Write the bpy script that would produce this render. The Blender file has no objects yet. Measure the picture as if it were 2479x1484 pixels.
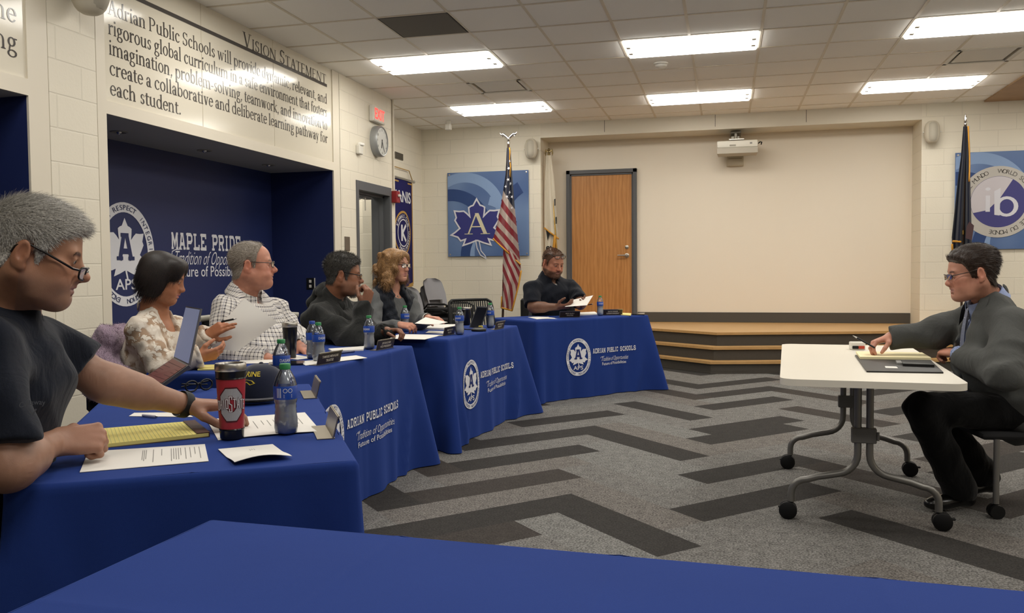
import bpy, bmesh, math, random
import numpy as np
from mathutils import Vector, Matrix
from mathutils.geometry import tessellate_polygon
SC = bpy.context.scene
COL = SC.collection
PI = math.pi
rnd = random.Random(7)
# ------------------------------------------------------------------ camera
CAMF, YAW, PITCH, ROLL = 2040.83, .2489864, -.0420280, -.0083775
CAMH = 1.2
_f = Vector((-math.sin(YAW)*math.cos(PITCH), math.cos(YAW)*math.cos(PITCH), math.sin(PITCH)))
_r = Vector((math.cos(YAW), math.sin(YAW), 0)); _u = _r.cross(_f)
_r2 = _r*math.cos(ROLL)+_u*math.sin(ROLL); _u2 = _r2.cross(_f)
cam = bpy.data.cameras.new('camera'); cam.sensor_width = 36; cam.sensor_fit = 'HORIZONTAL'
cam.lens = CAMF/2479*36; cam.clip_start = .02
co = bpy.data.objects.new('camera', cam); COL.objects.link(co)
co.matrix_world = Matrix(((_r2.x, _u2.x, -_f.x, 0), (_r2.y, _u2.y, -_f.y, 0), (_r2.z, _u2.z, -_f.z, CAMH), (0, 0, 0, 1)))
SC.camera = co
def ray(px, py): return _f*CAMF + _r2*(px-1239.5) - _u2*(py-742)
def atz(px, py, z): d = ray(px, py); t = (z-CAMH)/d.z; return Vector((d.x*t, d.y*t, z))
def atx(px, py, x): d = ray(px, py); t = x/d.x; return Vector((x, d.y*t, CAMH+d.z*t))
def aty(px, py, y): d = ray(px, py); t = y/d.y; return Vector((d.x*t, y, CAMH+d.z*t))
def atd(px, py, dep): d = ray(px, py)*(dep/CAMF); return Vector((d.x, d.y, CAMH+d.z))
# ------------------------------------------------------------------ world, exposure
w = bpy.data.worlds.new('world'); SC.world = w; w.use_nodes = True
w.node_tree.nodes['Background'].inputs[0].default_value = (1, .95, .88, 1)
w.node_tree.nodes['Background'].inputs[1].default_value = .05
SC.view_settings.view_transform = 'Standard'
try: SC.view_settings.look = 'None'
except Exception: pass
SC.view_settings.exposure = 0.12; SC.view_settings.gamma = 1; SC.view_settings.use_curve_mapping = False
SC.cycles.use_denoising = True
SC.cycles.max_bounces = 8; SC.cycles.diffuse_bounces = 4; SC.cycles.glossy_bounces = 3
SC.cycles.transmission_bounces = 8; SC.cycles.transparent_max_bounces = 8
SC.cycles.sample_clamp_indirect = 6; SC.cycles.caustics_reflective = False; SC.cycles.caustics_refractive = False
LIGHT_E = 13.0      # emission of the ceiling panels
ZC = 3.26          # ceiling height
def area(name, x, y, z, sx, sy, power):
    l = bpy.data.lights.new(name, 'AREA'); l.shape = 'RECTANGLE'; l.size = sx; l.size_y = sy; l.energy = power; l.color = (1, .96, .89)
    o = bpy.data.objects.new(name, l); o.location = (x, y, z); COL.objects.link(o); return o
# the room's other ceiling lights, out of the frame
for lx in (-2.76, -.32, 2.13, 4.57):
    for ly in (5.53, 3.09):
        area('ceiling_lamp', lx, ly, ZC-.03, 1.16, .58, 26)
    if lx > 3:
        for ly in (7.97, 10.4): area('ceiling_lamp', lx, ly, ZC-.03, 1.16, .58, 26)
for lx in (-.32, 2.13): area('ceiling_lamp', lx, .65, ZC-.03, 1.16, .58, 26)
# ------------------------------------------------------------------ materials
def lin(c):
    if isinstance(c, str): c = tuple(int(c[i:i+2], 16) for i in (0, 2, 4))
    return tuple(((v/255/12.92) if v/255 <= .04045 else ((v/255+.055)/1.055)**2.4) for v in c[:3])+(1,)
MATS = {}
class NT:
    def __init__(s, name, rough=.6, spec=.3, metal=0.):
        s.m = bpy.data.materials.new(name); s.m.use_nodes = True; s.t = s.m.node_tree; s.b = s.t.nodes['Principled BSDF']
        s.b.inputs['Roughness'].default_value = rough; s.b.inputs['Specular IOR Level'].default_value = spec; s.b.inputs['Metallic'].default_value = metal
    def n(s, typ, ins={}, **kw):
        nd = s.t.nodes.new('ShaderNode'+typ)
        for k, v in kw.items(): setattr(nd, k, v)
        for k, v in ins.items():
            if isinstance(v, tuple) and len(v) == 2 and hasattr(v[0], 'outputs'): s.t.links.new(v[0].outputs[v[1]], nd.inputs[k])
            elif hasattr(v, 'outputs'): s.t.links.new(v.outputs[0], nd.inputs[k])
            else: nd.inputs[k].default_value = v
        return nd
    def link(s, a, b, inp): s.t.links.new(a.outputs[0] if not isinstance(a, tuple) else a[0].outputs[a[1]], b.inputs[inp])
    def math(s, op, a, b=0., c=0.): return s.n('Math', {0: a, 1: b, 2: c}, operation=op)
    def mix(s, f, a, b): 
        nd = s.n('MixRGB', {0: f, 1: a, 2: b}); return nd
    def base(s, x):
        if hasattr(x, 'outputs'): s.link(x, s.b, 'Base Color')
        else: s.b.inputs['Base Color'].default_value = x
    def bump(s, h, strength=.3, dist=.002):
        b = s.n('Bump', {'Strength': strength, 'Distance': dist, 'Height': h}); s.link(b, s.b, 'Normal'); return b
    def coord(s, kind='Object', scale=None):
        tc = s.n('TexCoord')
        src = (tc, {'Generated': 0, 'Normal': 1, 'UV': 2, 'Object': 3}[kind])
        if scale is not None: return s.n('Mapping', {0: src, 3: scale})
        return src
    def pos(s): return (s.n('NewGeometry'), 0)
def M(name, c=None, rough=.6, spec=.3, metal=0., noise=0., nscale=40., bump=0., bdist=.002, sheen=0.):
    if name in MATS: return MATS[name]
    t = NT(name, rough, spec, metal); c = lin(c)
    if noise or bump:
        nz = t.n('TexNoise', {0: t.coord(), 'Scale': nscale, 'Detail': 3.})
        if noise:
            d = tuple(v*(1-noise) for v in c[:3])+(1,); e = tuple(min(1, v*(1+noise)) for v in c[:3])+(1,)
            t.base(t.mix(nz, d, e))
        else: t.base(c)
        if bump: t.bump(nz, bump, bdist)
    else: t.base(c)
    if sheen:
        t.b.inputs['Sheen Weight'].default_value = sheen; t.b.inputs['Sheen Roughness'].default_value = .5
    MATS[name] = t.m; return t.m
def emit(name, c, e):
    if name in MATS: return MATS[name]
    t = NT(name); t.base(lin((0, 0, 0))); t.b.inputs['Emission Color'].default_value = lin(c); t.b.inputs['Emission Strength'].default_value = e
    MATS[name] = t.m; return t.m
# ------------------------------------------------------------------ mesh building
def tri2(poly): 
    return tessellate_polygon([[Vector((p[0], p[1], 0)) for p in poly]])
class MB:
    def __init__(s): s.v = []; s.f = []; s.mi = []; s.T = Matrix.Identity(4); s.st = []; s.m = 0; s.lift = None; s.cnt = 0
    def push(s, T): s.st.append(s.T); s.T = s.T @ T; return s
    def pop(s): s.T = s.st.pop(); return s
    def add(s, vs, fs, m=None):
        n = len(s.v); T = s.T
        s.v.extend([tuple(T @ Vector(p)) for p in vs]); s.f.extend([tuple(i+n for i in f) for f in fs]); s.mi.extend([s.m if m is None else m]*len(fs)); return s
    def quad(s, a, b, c, d, m=None): return s.add([a, b, c, d], [(0, 1, 2, 3)], m)
    def box(s, x0, x1, y0, y1, z0, z1, bev=0., m=None, seg=1):
        if bev <= 0:
            vs = [(x, y, z) for z in (z0, z1) for y in (y0, y1) for x in (x0, x1)]
            return s.add(vs, [(0, 2, 3, 1), (4, 5, 7, 6), (0, 1, 5, 4), (2, 6, 7, 3), (0, 4, 6, 2), (1, 3, 7, 5)], m)
        bm = bmesh.new(); bmesh.ops.create_cube(bm, size=1)
        for v in bm.verts: v.co = Vector(((x0+x1)/2+v.co.x*(x1-x0), (y0+y1)/2+v.co.y*(y1-y0), (z0+z1)/2+v.co.z*(z1-z0)))
        bmesh.ops.bevel(bm, geom=bm.edges[:], offset=min(bev, .49*min(x1-x0, y1-y0, z1-z0)), segments=seg, affect='EDGES', profile=.5)
        bm.verts.index_update()
        s.add([v.co[:] for v in bm.verts], [[v.index for v in f.verts] for f in bm.faces], m); bm.free(); return s
    def tube(s, pts, r, n=10, cap=True, m=None, flat=1.):
        pts = [Vector(p) for p in pts]; rs = r if isinstance(r, (list, tuple)) else [r]*len(pts)
        vs = []; fs = []; up = None
        for i, p in enumerate(pts):
            t = (pts[min(i+1, len(pts)-1)]-pts[max(i-1, 0)]).normalized()
            if up is None:
                up = Vector((0, 0, 1)) if abs(t.z) < .9 else Vector((1, 0, 0))
            a = (up - t*up.dot(t)).normalized(); up = a; b = t.cross(a)
            for k in range(n):
                an = 2*PI*k/n; vs.append(p + (a*math.cos(an)*flat + b*math.sin(an))*rs[i])
        for i in range(len(pts)-1):
            for k in range(n): fs.append((i*n+k, i*n+(k+1) % n, (i+1)*n+(k+1) % n, (i+1)*n+k))
        if cap: fs.append(tuple(range(n-1, -1, -1))); fs.append(tuple((len(pts)-1)*n+k for k in range(n)))
        return s.add(vs, fs, m)
    def lathe(s, prof, n=24, m=None, close=True, fn=None):
        vs = []; fs = []
        for j, (r, z) in enumerate(prof):
            for k in range(n):
                a = 2*PI*k/n; rr = r*(fn(a, z) if fn else 1); vs.append((rr*math.cos(a), rr*math.sin(a), z))
        for j in range(len(prof)-1):
            for k in range(n): fs.append((j*n+k, j*n+(k+1) % n, (j+1)*n+(k+1) % n, (j+1)*n+k))
        if close:
            if prof[0][0] > 1e-5: fs.append(tuple(range(n-1, -1, -1)))
            if prof[-1][0] > 1e-5: fs.append(tuple((len(prof)-1)*n+k for k in range(n)))
        return s.add(vs, fs, m)
    def prism(s, poly, z0, z1, m=None):
        n = len(poly); t = tri2(poly)
        vs = [(p[0], p[1], z0) for p in poly]+[(p[0], p[1], z1) for p in poly]
        ar = sum(poly[i][0]*poly[(i+1) % n][1]-poly[(i+1) % n][0]*poly[i][1] for i in range(n))
        if ar < 0: t = [tuple(reversed(q)) for q in t]
        fs = []
        for q in t:
            a, b, c = [Vector((*poly[i][:2], 0)) for i in q]
            if (b-a).cross(c-a).z < 0: q = tuple(reversed(q))
            fs.append(tuple(i+n for i in q)); fs.append(tuple(reversed(q)))
        for i in range(n):
            j = (i+1) % n; fs.append((i, j, j+n, i+n) if ar > 0 else (j, i, i+n, j+n))
        return s.add(vs, fs, m)
    def poly2(s, poly, fn, m=None):
        t = tri2(poly); vs = [Vector(fn(p[0], p[1])) for p in poly]
        if s.lift is not None:      # overlapping strokes lie a hair above one another
            s.cnt += 1; o = s.lift*(s.cnt % 40); vs = [v+o for v in vs]
        return s.add(vs, [tuple(q) for q in t], m)
    def rise(s, v): s.lift = Vector(v)*4e-5; return s
    def grid(s, nu, nv, fn, m=None):
        vs = [fn(i/nu, j/nv) for j in range(nv+1) for i in range(nu+1)]
        fs = [(j*(nu+1)+i, j*(nu+1)+i+1, (j+1)*(nu+1)+i+1, (j+1)*(nu+1)+i) for j in range(nv) for i in range(nu)]
        return s.add(vs, fs, m)
    def sphere(s, c, r, n=16, m=None, rings=10):
        rr = r if isinstance(r, (list, tuple)) else (r, r, r)
        vs = [(c[0], c[1], c[2]-rr[2])]; fs = []
        for j in range(1, rings):
            th = PI*j/rings
            for k in range(n): vs.append((c[0]+rr[0]*math.sin(th)*math.cos(2*PI*k/n), c[1]+rr[1]*math.sin(th)*math.sin(2*PI*k/n), c[2]-rr[2]*math.cos(th)))
        vs.append((c[0], c[1], c[2]+rr[2])); L = len(vs)-1
        for k in range(n):
            fs.append((0, 1+(k+1) % n, 1+k)); fs.append((L, L-n+k, L-n+(k+1) % n))
            for j in range(rings-2): a = 1+j*n; fs.append((a+k, a+(k+1) % n, a+n+(k+1) % n, a+n+k))
        return s.add(vs, fs, m)
    def build(s, name, mats, parent=None, smooth=None, loc=None):
        me = bpy.data.meshes.new(name)
        if loc is not None: vv = [(p[0]-loc[0], p[1]-loc[1], p[2]-loc[2]) for p in s.v]
        else: vv = s.v
        me.from_pydata(vv, [], s.f)
        for m in (mats if isinstance(mats, (list, tuple)) else [mats]): me.materials.append(m)
        me.polygons.foreach_set('material_index', s.mi)
        if smooth is not None:
            me.polygons.foreach_set('use_smooth', [True]*len(s.f))
            if smooth < 180: 
                try: me.set_sharp_from_angle(angle=math.radians(smooth))
                except Exception: pass
        me.update()
        o = bpy.data.objects.new(name, me); COL.objects.link(o)
        if parent: o.parent = parent
        if loc is not None: o.location = loc
        return o
def TR(x=0, y=0, z=0, rz=0, rx=0, ry=0): 
    return Matrix.Translation((x, y, z)) @ Matrix.Rotation(rz, 4, 'Z') @ Matrix.Rotation(ry, 4, 'Y') @ Matrix.Rotation(rx, 4, 'X')
def tag(o, label, cat=None, group=None, kind=None):
    if label: o['label'] = label
    if cat: o['category'] = cat
    if group: o['group'] = group
    if kind: o['kind'] = kind
    return o
def thing(name, label, cat, loc=(0, 0, 0), rz=0, group=None):
    o = bpy.data.objects.new(name, None); o.empty_display_size = .1; COL.objects.link(o)
    o.location = loc; o.rotation_euler = (0, 0, rz); return tag(o, label, cat, group)
def struct(o, label=None): o['kind'] = 'structure'; (label and o.__setitem__('label', label)); return o
def dup(root, loc, rz=None, label=None, group=None):
    def cp(o, par):
        c = o.copy(); COL.objects.link(c)
        if par: c.parent = par
        for ch in list(o.children): cp(ch, c)
        return c
    r = cp(root, None); r.location = loc
    if rz is not None: r.rotation_euler = (0, 0, rz)
    if label: r['label'] = label
    if group: r['group'] = group
    return r
# ------------------------------------------------------------------ lettering
_tc = {}
def text2d(s, size=1., weight=0., spacing=1.):
    k = (s, weight, spacing)
    if k not in _tc:
        cu = bpy.data.curves.new('lettering', 'FONT'); cu.body = s; cu.size = 1; cu.offset = weight; cu.space_character = spacing; cu.resolution_u = 3
        ob = bpy.data.objects.new('lettering', cu); COL.objects.link(ob)
        dg = bpy.context.evaluated_depsgraph_get(); me = bpy.data.meshes.new_from_object(ob.evaluated_get(dg))
        vs = [(v.co.x, v.co.y) for v in me.vertices]; fs = [tuple(p.vertices) for p in me.polygons]
        bpy.data.objects.remove(ob); bpy.data.curves.remove(cu); bpy.data.meshes.remove(me); _tc[k] = (vs, fs)
    vs, fs = _tc[k]
    return [(x*size, y*size) for x, y in vs], fs
def fit(vs, x0, x1, y0=None, y1=None):
    a = min(p[0] for p in vs); b = max(p[0] for p in vs); sx = (x1-x0)/(b-a)
    if y0 is None: return [(x0+(p[0]-a)*sx, p[1]*sx) for p in vs]
    c = min(p[1] for p in vs); d = max(p[1] for p in vs); sy = (y1-y0)/(d-c)
    return [(x0+(p[0]-a)*sx, y0+(p[1]-c)*sy) for p in vs]
def stroke(pts, w, closed=False):
    n = len(pts); P = [Vector((p[0], p[1])) for p in pts]; L = []; R = []
    for i in range(n):
        a = P[(i-1) % n] if (closed or i > 0) else None; b = P[(i+1) % n] if (closed or i < n-1) else None
        d1 = (P[i]-a).normalized() if a is not None else None; d2 = (b-P[i]).normalized() if b is not None else None
        if d1 is None: d1 = d2
        if d2 is None: d2 = d1
        n1 = Vector((-d1.y, d1.x)); n2 = Vector((-d2.y, d2.x)); m = (n1+n2)
        m = m.normalized() if m.length > 1e-6 else n1
        k = w/2/max(.35, m.dot(n1)); L.append(tuple(P[i]+m*k)); R.append(tuple(P[i]-m*k))
    out = []
    for i in range(n if closed else n-1): j = (i+1) % n; out.append([R[i], R[j], L[j], L[i]])
    return out
# serif letters built from stems, bowls and hairlines
T_, t_ = .082, .036
def _rg(cx, cy, rx, ry, a0=0, a1=360, T=T_, t=t_):
    n = max(4, int(abs(a1-a0)/18)); out = []
    P = []
    for i in range(n+1):
        a = math.radians(a0+(a1-a0)*i/n); P.append(((cx+rx*math.cos(a), cy+ry*math.sin(a)), (cx+(rx-T)*math.cos(a), cy+(ry-t)*math.sin(a))))
    for i in range(n): out.append([P[i][0], P[i+1][0], P[i+1][1], P[i][1]])
    return out
def _bx(x0, x1, y0, y1): return [[(x0, y0), (x1, y0), (x1, y1), (x0, y1)]]
def _sb(x, y, T=T_, up=1, e=.055): return [[(x-e, y), (x+T+e, y), (x+T+e, y+.02*up), (x+T, y+.05*up), (x, y+.05*up), (x-e, y+.02*up)]]
def _sm(x, y0, y1, b=1, t=1, T=T_):
    o = _bx(x, x+T, y0, y1)
    if b: o += _sb(x, y0, T)
    if t == 1: o += [[(x, y1-.09), (x, y1-.03), (x-.06, y1-.055), (x-.06, y1-.035), (x+T, y1+.012), (x+T, y1-.09)]]
    if t == 2: o += _sb(x, y1, T, -1)
    return o
def _dg(x0, y0, x1, y1, w): return [[(x0-w/2, y0), (x0+w/2, y0), (x1+w/2, y1), (x1-w/2, y1)]]
def _ball(x, y, r=.045): return [[(x+r*math.cos(a*PI/4), y+r*math.sin(a*PI/4)) for a in range(8)]]
XH, AS, CP = .46, .72, .67
def _hl(x0, x1, y): return _bx(x0, x1, y, y+.02)
SERIF = {
 'a': (.42, _rg(.17, .13, .14, .14)+_sm(.25, .0, .33, 0, 0)+_rg(.185, .31, .148, .16, 0, 165)+_ball(.075, .34, .038)+_bx(.25, .40, 0, .035)),
 'b': (.49, _sm(.06, .0, AS, 0, 1)+_rg(.255, .23, .2, .24)), 'c': (.42, _rg(.235, .23, .2, .24, 50, 320)+_ball(.345, .38, .045)),
 'd': (.50, _rg(.225, .23, .2, .24)+_sm(.34, 0, AS, 0, 1)+_bx(.34, .48, 0, .03)), 'e': (.43, _rg(.225, .23, .2, .24, 5, 325)+_bx(.06, .41, .235, .27)),
 'f': (.30, _sm(.09, 0, .56, 1, 0)+_rg(.25, .55, .16, .18, 55, 180)+_ball(.32, .66, .045)+_bx(.02, .28, .42, .455)),
 'g': (.45, _rg(.2, .31, .165, .16)+_rg(.215, -.08, .2, .13)+_dg(.1, .03, .13, .17, .06)+_bx(.3, .43, .41, .45)),
 'h': (.52, _sm(.06, 0, AS)+_rg(.26, .29, .165, .18, 0, 150)+_sm(.343, 0, .3, 1, 0)), 'i': (.25, _sm(.08, 0, XH)+_ball(.125, .62, .055)),
 'k': (.5, _sm(.06, 0, AS)+_dg(.16, .22, .38, .45, .04)+_dg(.2, .24, .42, .0, .09)+_hl(.3, .5, .44)+_hl(.34, .54, 0)),
 'l': (.25, _sm(.08, 0, AS)), 'm': (.80, _sm(.06, 0, XH)+_rg(.26, .29, .165, .18, 0, 150)+_sm(.343, 0, .3, 1, 0)+_rg(.54, .29, .165, .18, 0, 150)+_sm(.623, 0, .3, 1, 0)),
 'n': (.53, _sm(.06, 0, XH)+_rg(.26, .29, .165, .18, 0, 150)+_sm(.343, 0, .3, 1, 0)), 'o': (.48, _rg(.24, .23, .21, .24)),
 'p': (.50, _sm(.06, -.23, XH)+_rg(.26, .23, .2, .24)), 'r': (.36, _sm(.06, 0, XH)+_rg(.27, .3, .14, .16, 60, 160)+_ball(.31, .41, .05)),
 's': (.36, _rg(.18, .35, .125, .12, 40, 265)+_rg(.18, .12, .13, .13, -155, 90)+_bx(.28, .305, .33, .44)+_bx(.05, .075, .02, .14)),
 't': (.31, _bx(.09, .172, .08, .58)+_rg(.22, .1, .13, .11, 180, 320)+_bx(.02, .29, .42, .455)),
 'u': (.52, _sm(.06, .15, XH, 0)+_rg(.225, .16, .165, .17, 180, 320)+_sm(.343, 0, XH, 0)+_bx(.343, .49, 0, .03)),
 'v': (.46, _dg(.1, XH, .23, 0, .09)+_dg(.36, XH, .24, 0, .045)+_hl(.0, .2, .44)+_hl(.28, .46, .44)),
 'w': (.70, _dg(.1, XH, .22, 0, .085)+_dg(.34, XH, .23, 0, .04)+_dg(.34, XH, .46, 0, .085)+_dg(.6, XH, .47, 0, .04)+_hl(.0, .2, .44)+_hl(.5, .7, .44)),
 'y': (.46, _dg(.1, XH, .24, 0, .09)+_dg(.37, XH, .16, -.22, .045)+_hl(.0, .2, .44)+_hl(.28, .46, .44)+_ball(.12, -.19)),
 ',': (.22, _ball(.11, .04, .05)+_dg(.13, .02, .07, -.11, .04)), '.': (.22, _ball(.11, .045, .052)), '-': (.30, _bx(.04, .26, .19, .235)), ' ': (.26, []),
 'A': (.66, _dg(.33, CP, .56, 0, .1)+_dg(.32, CP, .1, 0, .04)+_bx(.17, .48, .22, .255)+_hl(0, .22, 0)+_hl(.43, .68, 0)),
 'E': (.56, _sm(.08, 0, CP, 1, 2)+_bx(.08, .48, CP-.035, CP)+_bx(.08, .5, 0, .035)+_bx(.16, .4, .33, .365)+_bx(.455, .48, .53, CP)+_bx(.48, .505, 0, .15)),
 'I': (.32, _sm(.12, 0, CP, 1, 2)), 'M': (.86, _dg(.12, 0, .12, CP, .04)+_dg(.15, CP, .42, 0, .09)+_dg(.69, CP, .43, 0, .04)+_sm(.66, 0, CP, 1, 2)+_hl(.03, .22, 0)+_hl(.03, .2, CP-.02)),
 'N': (.74, _dg(.12, 0, .12, CP, .04)+_dg(.13, CP, .6, 0, .1)+_dg(.61, CP, .61, 0, .04)+_hl(.03, .22, 0)+_hl(.02, .18, CP-.02)+_hl(.51, .71, CP-.02)),
 'O': (.72, _rg(.36, .335, .32, .35)), 'P': (.57, _sm(.08, 0, CP, 1, 2)+_rg(.26, .48, .25, .19, -100, 100)+_bx(.1, .28, CP-.035, CP)),
 'S': (.50, _rg(.25, .5, .18, .18, 30, 268)+_rg(.25, .17, .19, .18, -155, 90)+_bx(.4, .43, .48, .65)+_bx(.06, .09, .02, .2)),
 'T': (.62, _sm(.27, 0, CP, 1, 0)+_bx(.03, .59, CP-.035, CP)+_bx(.03, .055, .52, CP)+_bx(.565, .59, .52, CP)), 'V': (.68, _dg(.12, CP, .34, 0, .1)+_dg(.56, CP, .35, 0, .04)+_hl(0, .24, CP-.02)+_hl(.45, .68, CP-.02)),
 'B': (.58, _sm(.08, 0, CP, 1, 2)+_rg(.25, .5, .22, .17, -95, 95)+_rg(.26, .17, .26, .18, -95, 95)), 'D': (.7, _sm(.08, 0, CP, 1, 2)+_rg(.26, .335, .38, .335, -100, 100)), }
def serif_line(s, x, size, smallcaps=False):
    out = []; 
    for i, ch in enumerate(s):
        k = size
        if smallcaps and ch.islower(): ch = ch.upper(); k = size*.76
        w, ps = SERIF[ch]
        out += [[(x+p[0]*k, p[1]*k) for p in q] for q in ps]; x += w*k
    return out, x
def serif_width(s): return sum(SERIF[c][0] for c in s)
# slab block letters (unit height, width as given)
_O = [(.12, .28), (.28, .08), (.72, .08), (.88, .28), (.88, .72), (.72, .92), (.28, .92), (.12, .72)]
def _slab(a, b, y): return [[(a, y), (b, y), (b, y+.14), (a, y+.14)]]
SLW = .17
def _k(*pls): 
    o = []
    for p in pls: o += stroke(p, SLW*1.2)
    return o
SLAB = {
 'A': _k([(.16, 0), (.42, .95)], [(.58, .95), (.84, 0)], [(.24, .33), (.76, .33)])+_slab(-.02, .34, 0)+_slab(.66, 1.02, 0)+_slab(.24, .7, .86),
 'D': _k([(.2, 0), (.2, 1)], [(.1, .08), (.72, .08), (.9, .28), (.9, .72), (.72, .92), (.1, .92)])+_slab(0, .3, 0)+_slab(0, .3, .86),
 'R': _k([(.2, 0), (.2, 1)], [(.1, .92), (.72, .92), (.88, .8), (.88, .6), (.72, .48), (.2, .48)], [(.6, .48), (.86, 0)])+_slab(0, .42, 0)+_slab(.68, 1.02, 0)+_slab(0, .3, .86),
 'I': _k([(.5, 0), (.5, 1)])+_slab(.25, .75, 0)+_slab(.25, .75, .86),
 'N': _k([(.17, 0), (.17, 1)], [(.83, 0), (.83, 1)], [(.17, .95), (.83, .05)])+_slab(0, .36, 0)+_slab(0, .3, .86)+_slab(.64, 1, .86),
 'P': _k([(.2, 0), (.2, 1)], [(.1, .92), (.72, .92), (.88, .8), (.88, .58), (.72, .44), (.2, .44)])+_slab(0, .46, 0)+_slab(0, .3, .86),
 'U': _k([(.17, 1), (.17, .28), (.32, .08), (.68, .08), (.83, .28), (.83, 1)])+_slab(0, .36, .86)+_slab(.64, 1, .86),
 'B': _k([(.2, 0), (.2, 1)], [(.1, .92), (.7, .92), (.86, .8), (.86, .62), (.72, .52), (.2, .52)], [(.72, .52), (.9, .4), (.9, .2), (.72, .08), (.1, .08)])+_slab(0, .3, 0)+_slab(0, .3, .86),
 'L': _k([(.25, 1), (.25, .08), (.9, .08), (.9, .32)])+_slab(0, .5, .86)+_slab(0, .5, 0),
 'C': _k([(.88, .66), (.88, .74), (.72, .92), (.28, .92), (.12, .72), (.12, .28), (.28, .08), (.72, .08), (.88, .28), (.88, .36)]),
 'S': _k([(.86, .68), (.86, .76), (.7, .92), (.3, .92), (.14, .78), (.14, .64), (.3, .54), (.7, .46), (.86, .36), (.86, .22), (.7, .08), (.3, .08), (.14, .24), (.14, .34)]),
 'H': _k([(.18, 0), (.18, 1)], [(.82, 0), (.82, 1)], [(.18, .5), (.82, .5)])+_slab(0, .38, 0)+_slab(.62, 1, 0)+_slab(0, .38, .86)+_slab(.62, 1, .86),
 'O': [q for q in stroke(_O, SLW*1.2, True)], 'M': _k([(.15, 0), (.15, 1)], [(.85, 0), (.85, 1)], [(.17, .95), (.5, .3), (.83, .95)])+_slab(0, .32, 0)+_slab(.68, 1, 0)+_slab(0, .24, .86)+_slab(.76, 1, .86),
 'E': _k([(.22, 0), (.22, 1)], [(.1, .92), (.88, .92), (.88, .7)], [(.1, .08), (.88, .08), (.88, .3)], [(.2, .5), (.62, .5)])+_slab(0, .3, 0)+_slab(0, .3, .86),
 'T': _k([(.5, 0), (.5, 1)], [(.1, .7), (.1, .92), (.9, .92), (.9, .7)])+_slab(.28, .72, 0), ' ': [] }
def slab_line(s, x0, x1, y, h, gap=.14):
    n = sum(.7 if c in 'I ' else 1 for c in s)+gap*(len(s)-1); u = (x1-x0)/n; x = x0; out = []
    for c in s:
        w = .7*u if c in 'I ' else u
        out += [[(x+(p[0]*w if c != 'I' else (p[0]-.15)*u), y+p[1]*h) for p in q] for q in SLAB[c]]; x += w+gap*u
    return out
LEAF_L = [(0, .99), (-.08, .85), (-.15, .73), (-.25, .70), (-.345, .64), (-.33, .45), (-.30, .27), (-.44, .41), (-.56, .50), (-.76, .49), (-.97, .515), (-.89, .24), (-.95, .12), (-.84, -.06), (-.74, -.21), (-.94, -.37), (-1.12, -.485), (-.83, -.575), (-.71, -.73), (-.5, -.67), (-.55, -.80), (-.6, -.92), (-.3, -.83), (-.04, -.73)]
LEAF = LEAF_L+[(-x, y) for x, y in reversed(LEAF_L) if x]
# ================================================================== ROOM
XW, XW2, YF, YB, ZS = -3.885, -4.30, 11.65, 12.2, .456
C_WALL = 'dfd8c7'
def block_mat(name, axis, c=C_WALL, phase=.046, shift=0.):
    t = NT(name, .55, .35)
    tc = t.coord(); sx = t.n('SeparateXYZ', {0: tc})
    cb = t.n('CombineXYZ', {0: t.math('ADD', (sx, 1 if axis == 'x' else 0), shift), 1: t.math('SUBTRACT', (sx, 2), phase)})
    br = t.n('TexBrick', {0: cb, 'Scale': 1., 'Brick Width': .4064, 'Row Height': .2032, 'Mortar Size': .006, 'Mortar Smooth': .5, 'Bias': 0.}, offset=.5)
    br.inputs['Color1'].default_value = (1, 1, 1, 1); br.inputs['Color2'].default_value = (1, 1, 1, 1); br.inputs['Mortar'].default_value = (0, 0, 0, 1)
    nz = t.n('TexNoise', {0: tc, 'Scale': 90., 'Detail': 4.}); nz2 = t.n('TexVoronoi', {0: tc, 'Scale': 60.})
    cc = lin(c); dk = tuple(v*.80 for v in cc[:3])+(1,)
    n3 = t.n('TexNoise', {0: tc, 'Scale': 2.2})
    col = t.mix(t.math('MULTIPLY', n3, .12), cc, dk)
    t.base(t.mix(br, t.mix(.62, dk, col), col))
    h = t.math('ADD', t.math('MULTIPLY', br, 1.), t.math('MULTIPLY', t.math('ADD', nz, nz2), .16))
    t.bump(h, .4, .005); return t.m
blkX = block_mat('painted_block_x', 'x'); blkY = block_mat('painted_block_y', 'y')
m_gyp = M('smooth_cream_paint', 'd8d0bf', .45, .4, noise=.02, nscale=4)
m_panel = M('satin_cream_panel', 'dad3c2', .13, .5)
m_navy = M('navy_wall_paint', '1f2a58', .5, .35, noise=.05, nscale=60)
m_soff = M('grey_soffit_paint', 'a9a9aa', .6)
m_scr = M('cream_screen_wall', 'e6dccb', .5, .35)
m_base = M('charcoal_vinyl', '4f4b45', .5)
m_ink = M('charcoal_vinyl_lettering', '4a4644', .14, .5)
m_white = M('white_print', 'd9d9de', .6)
m_frame = M('dark_grey_frame_paint', '56575a', .45, .4)
m_steel = M('brushed_steel', 'b8b4ac', .35, .5, 1.)
m_chrome = M('chrome', 'd8d8d8', .15, .5, 1.)
m_black = M('black_plastic', '141414', .45)
m_blackm = M('black_satin', '0d0d0e', .6)
m_wplas = M('white_plastic', 'd8d4ca', .4)
m_gplas = M('grey_plastic', '8b8a86', .5)
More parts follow.
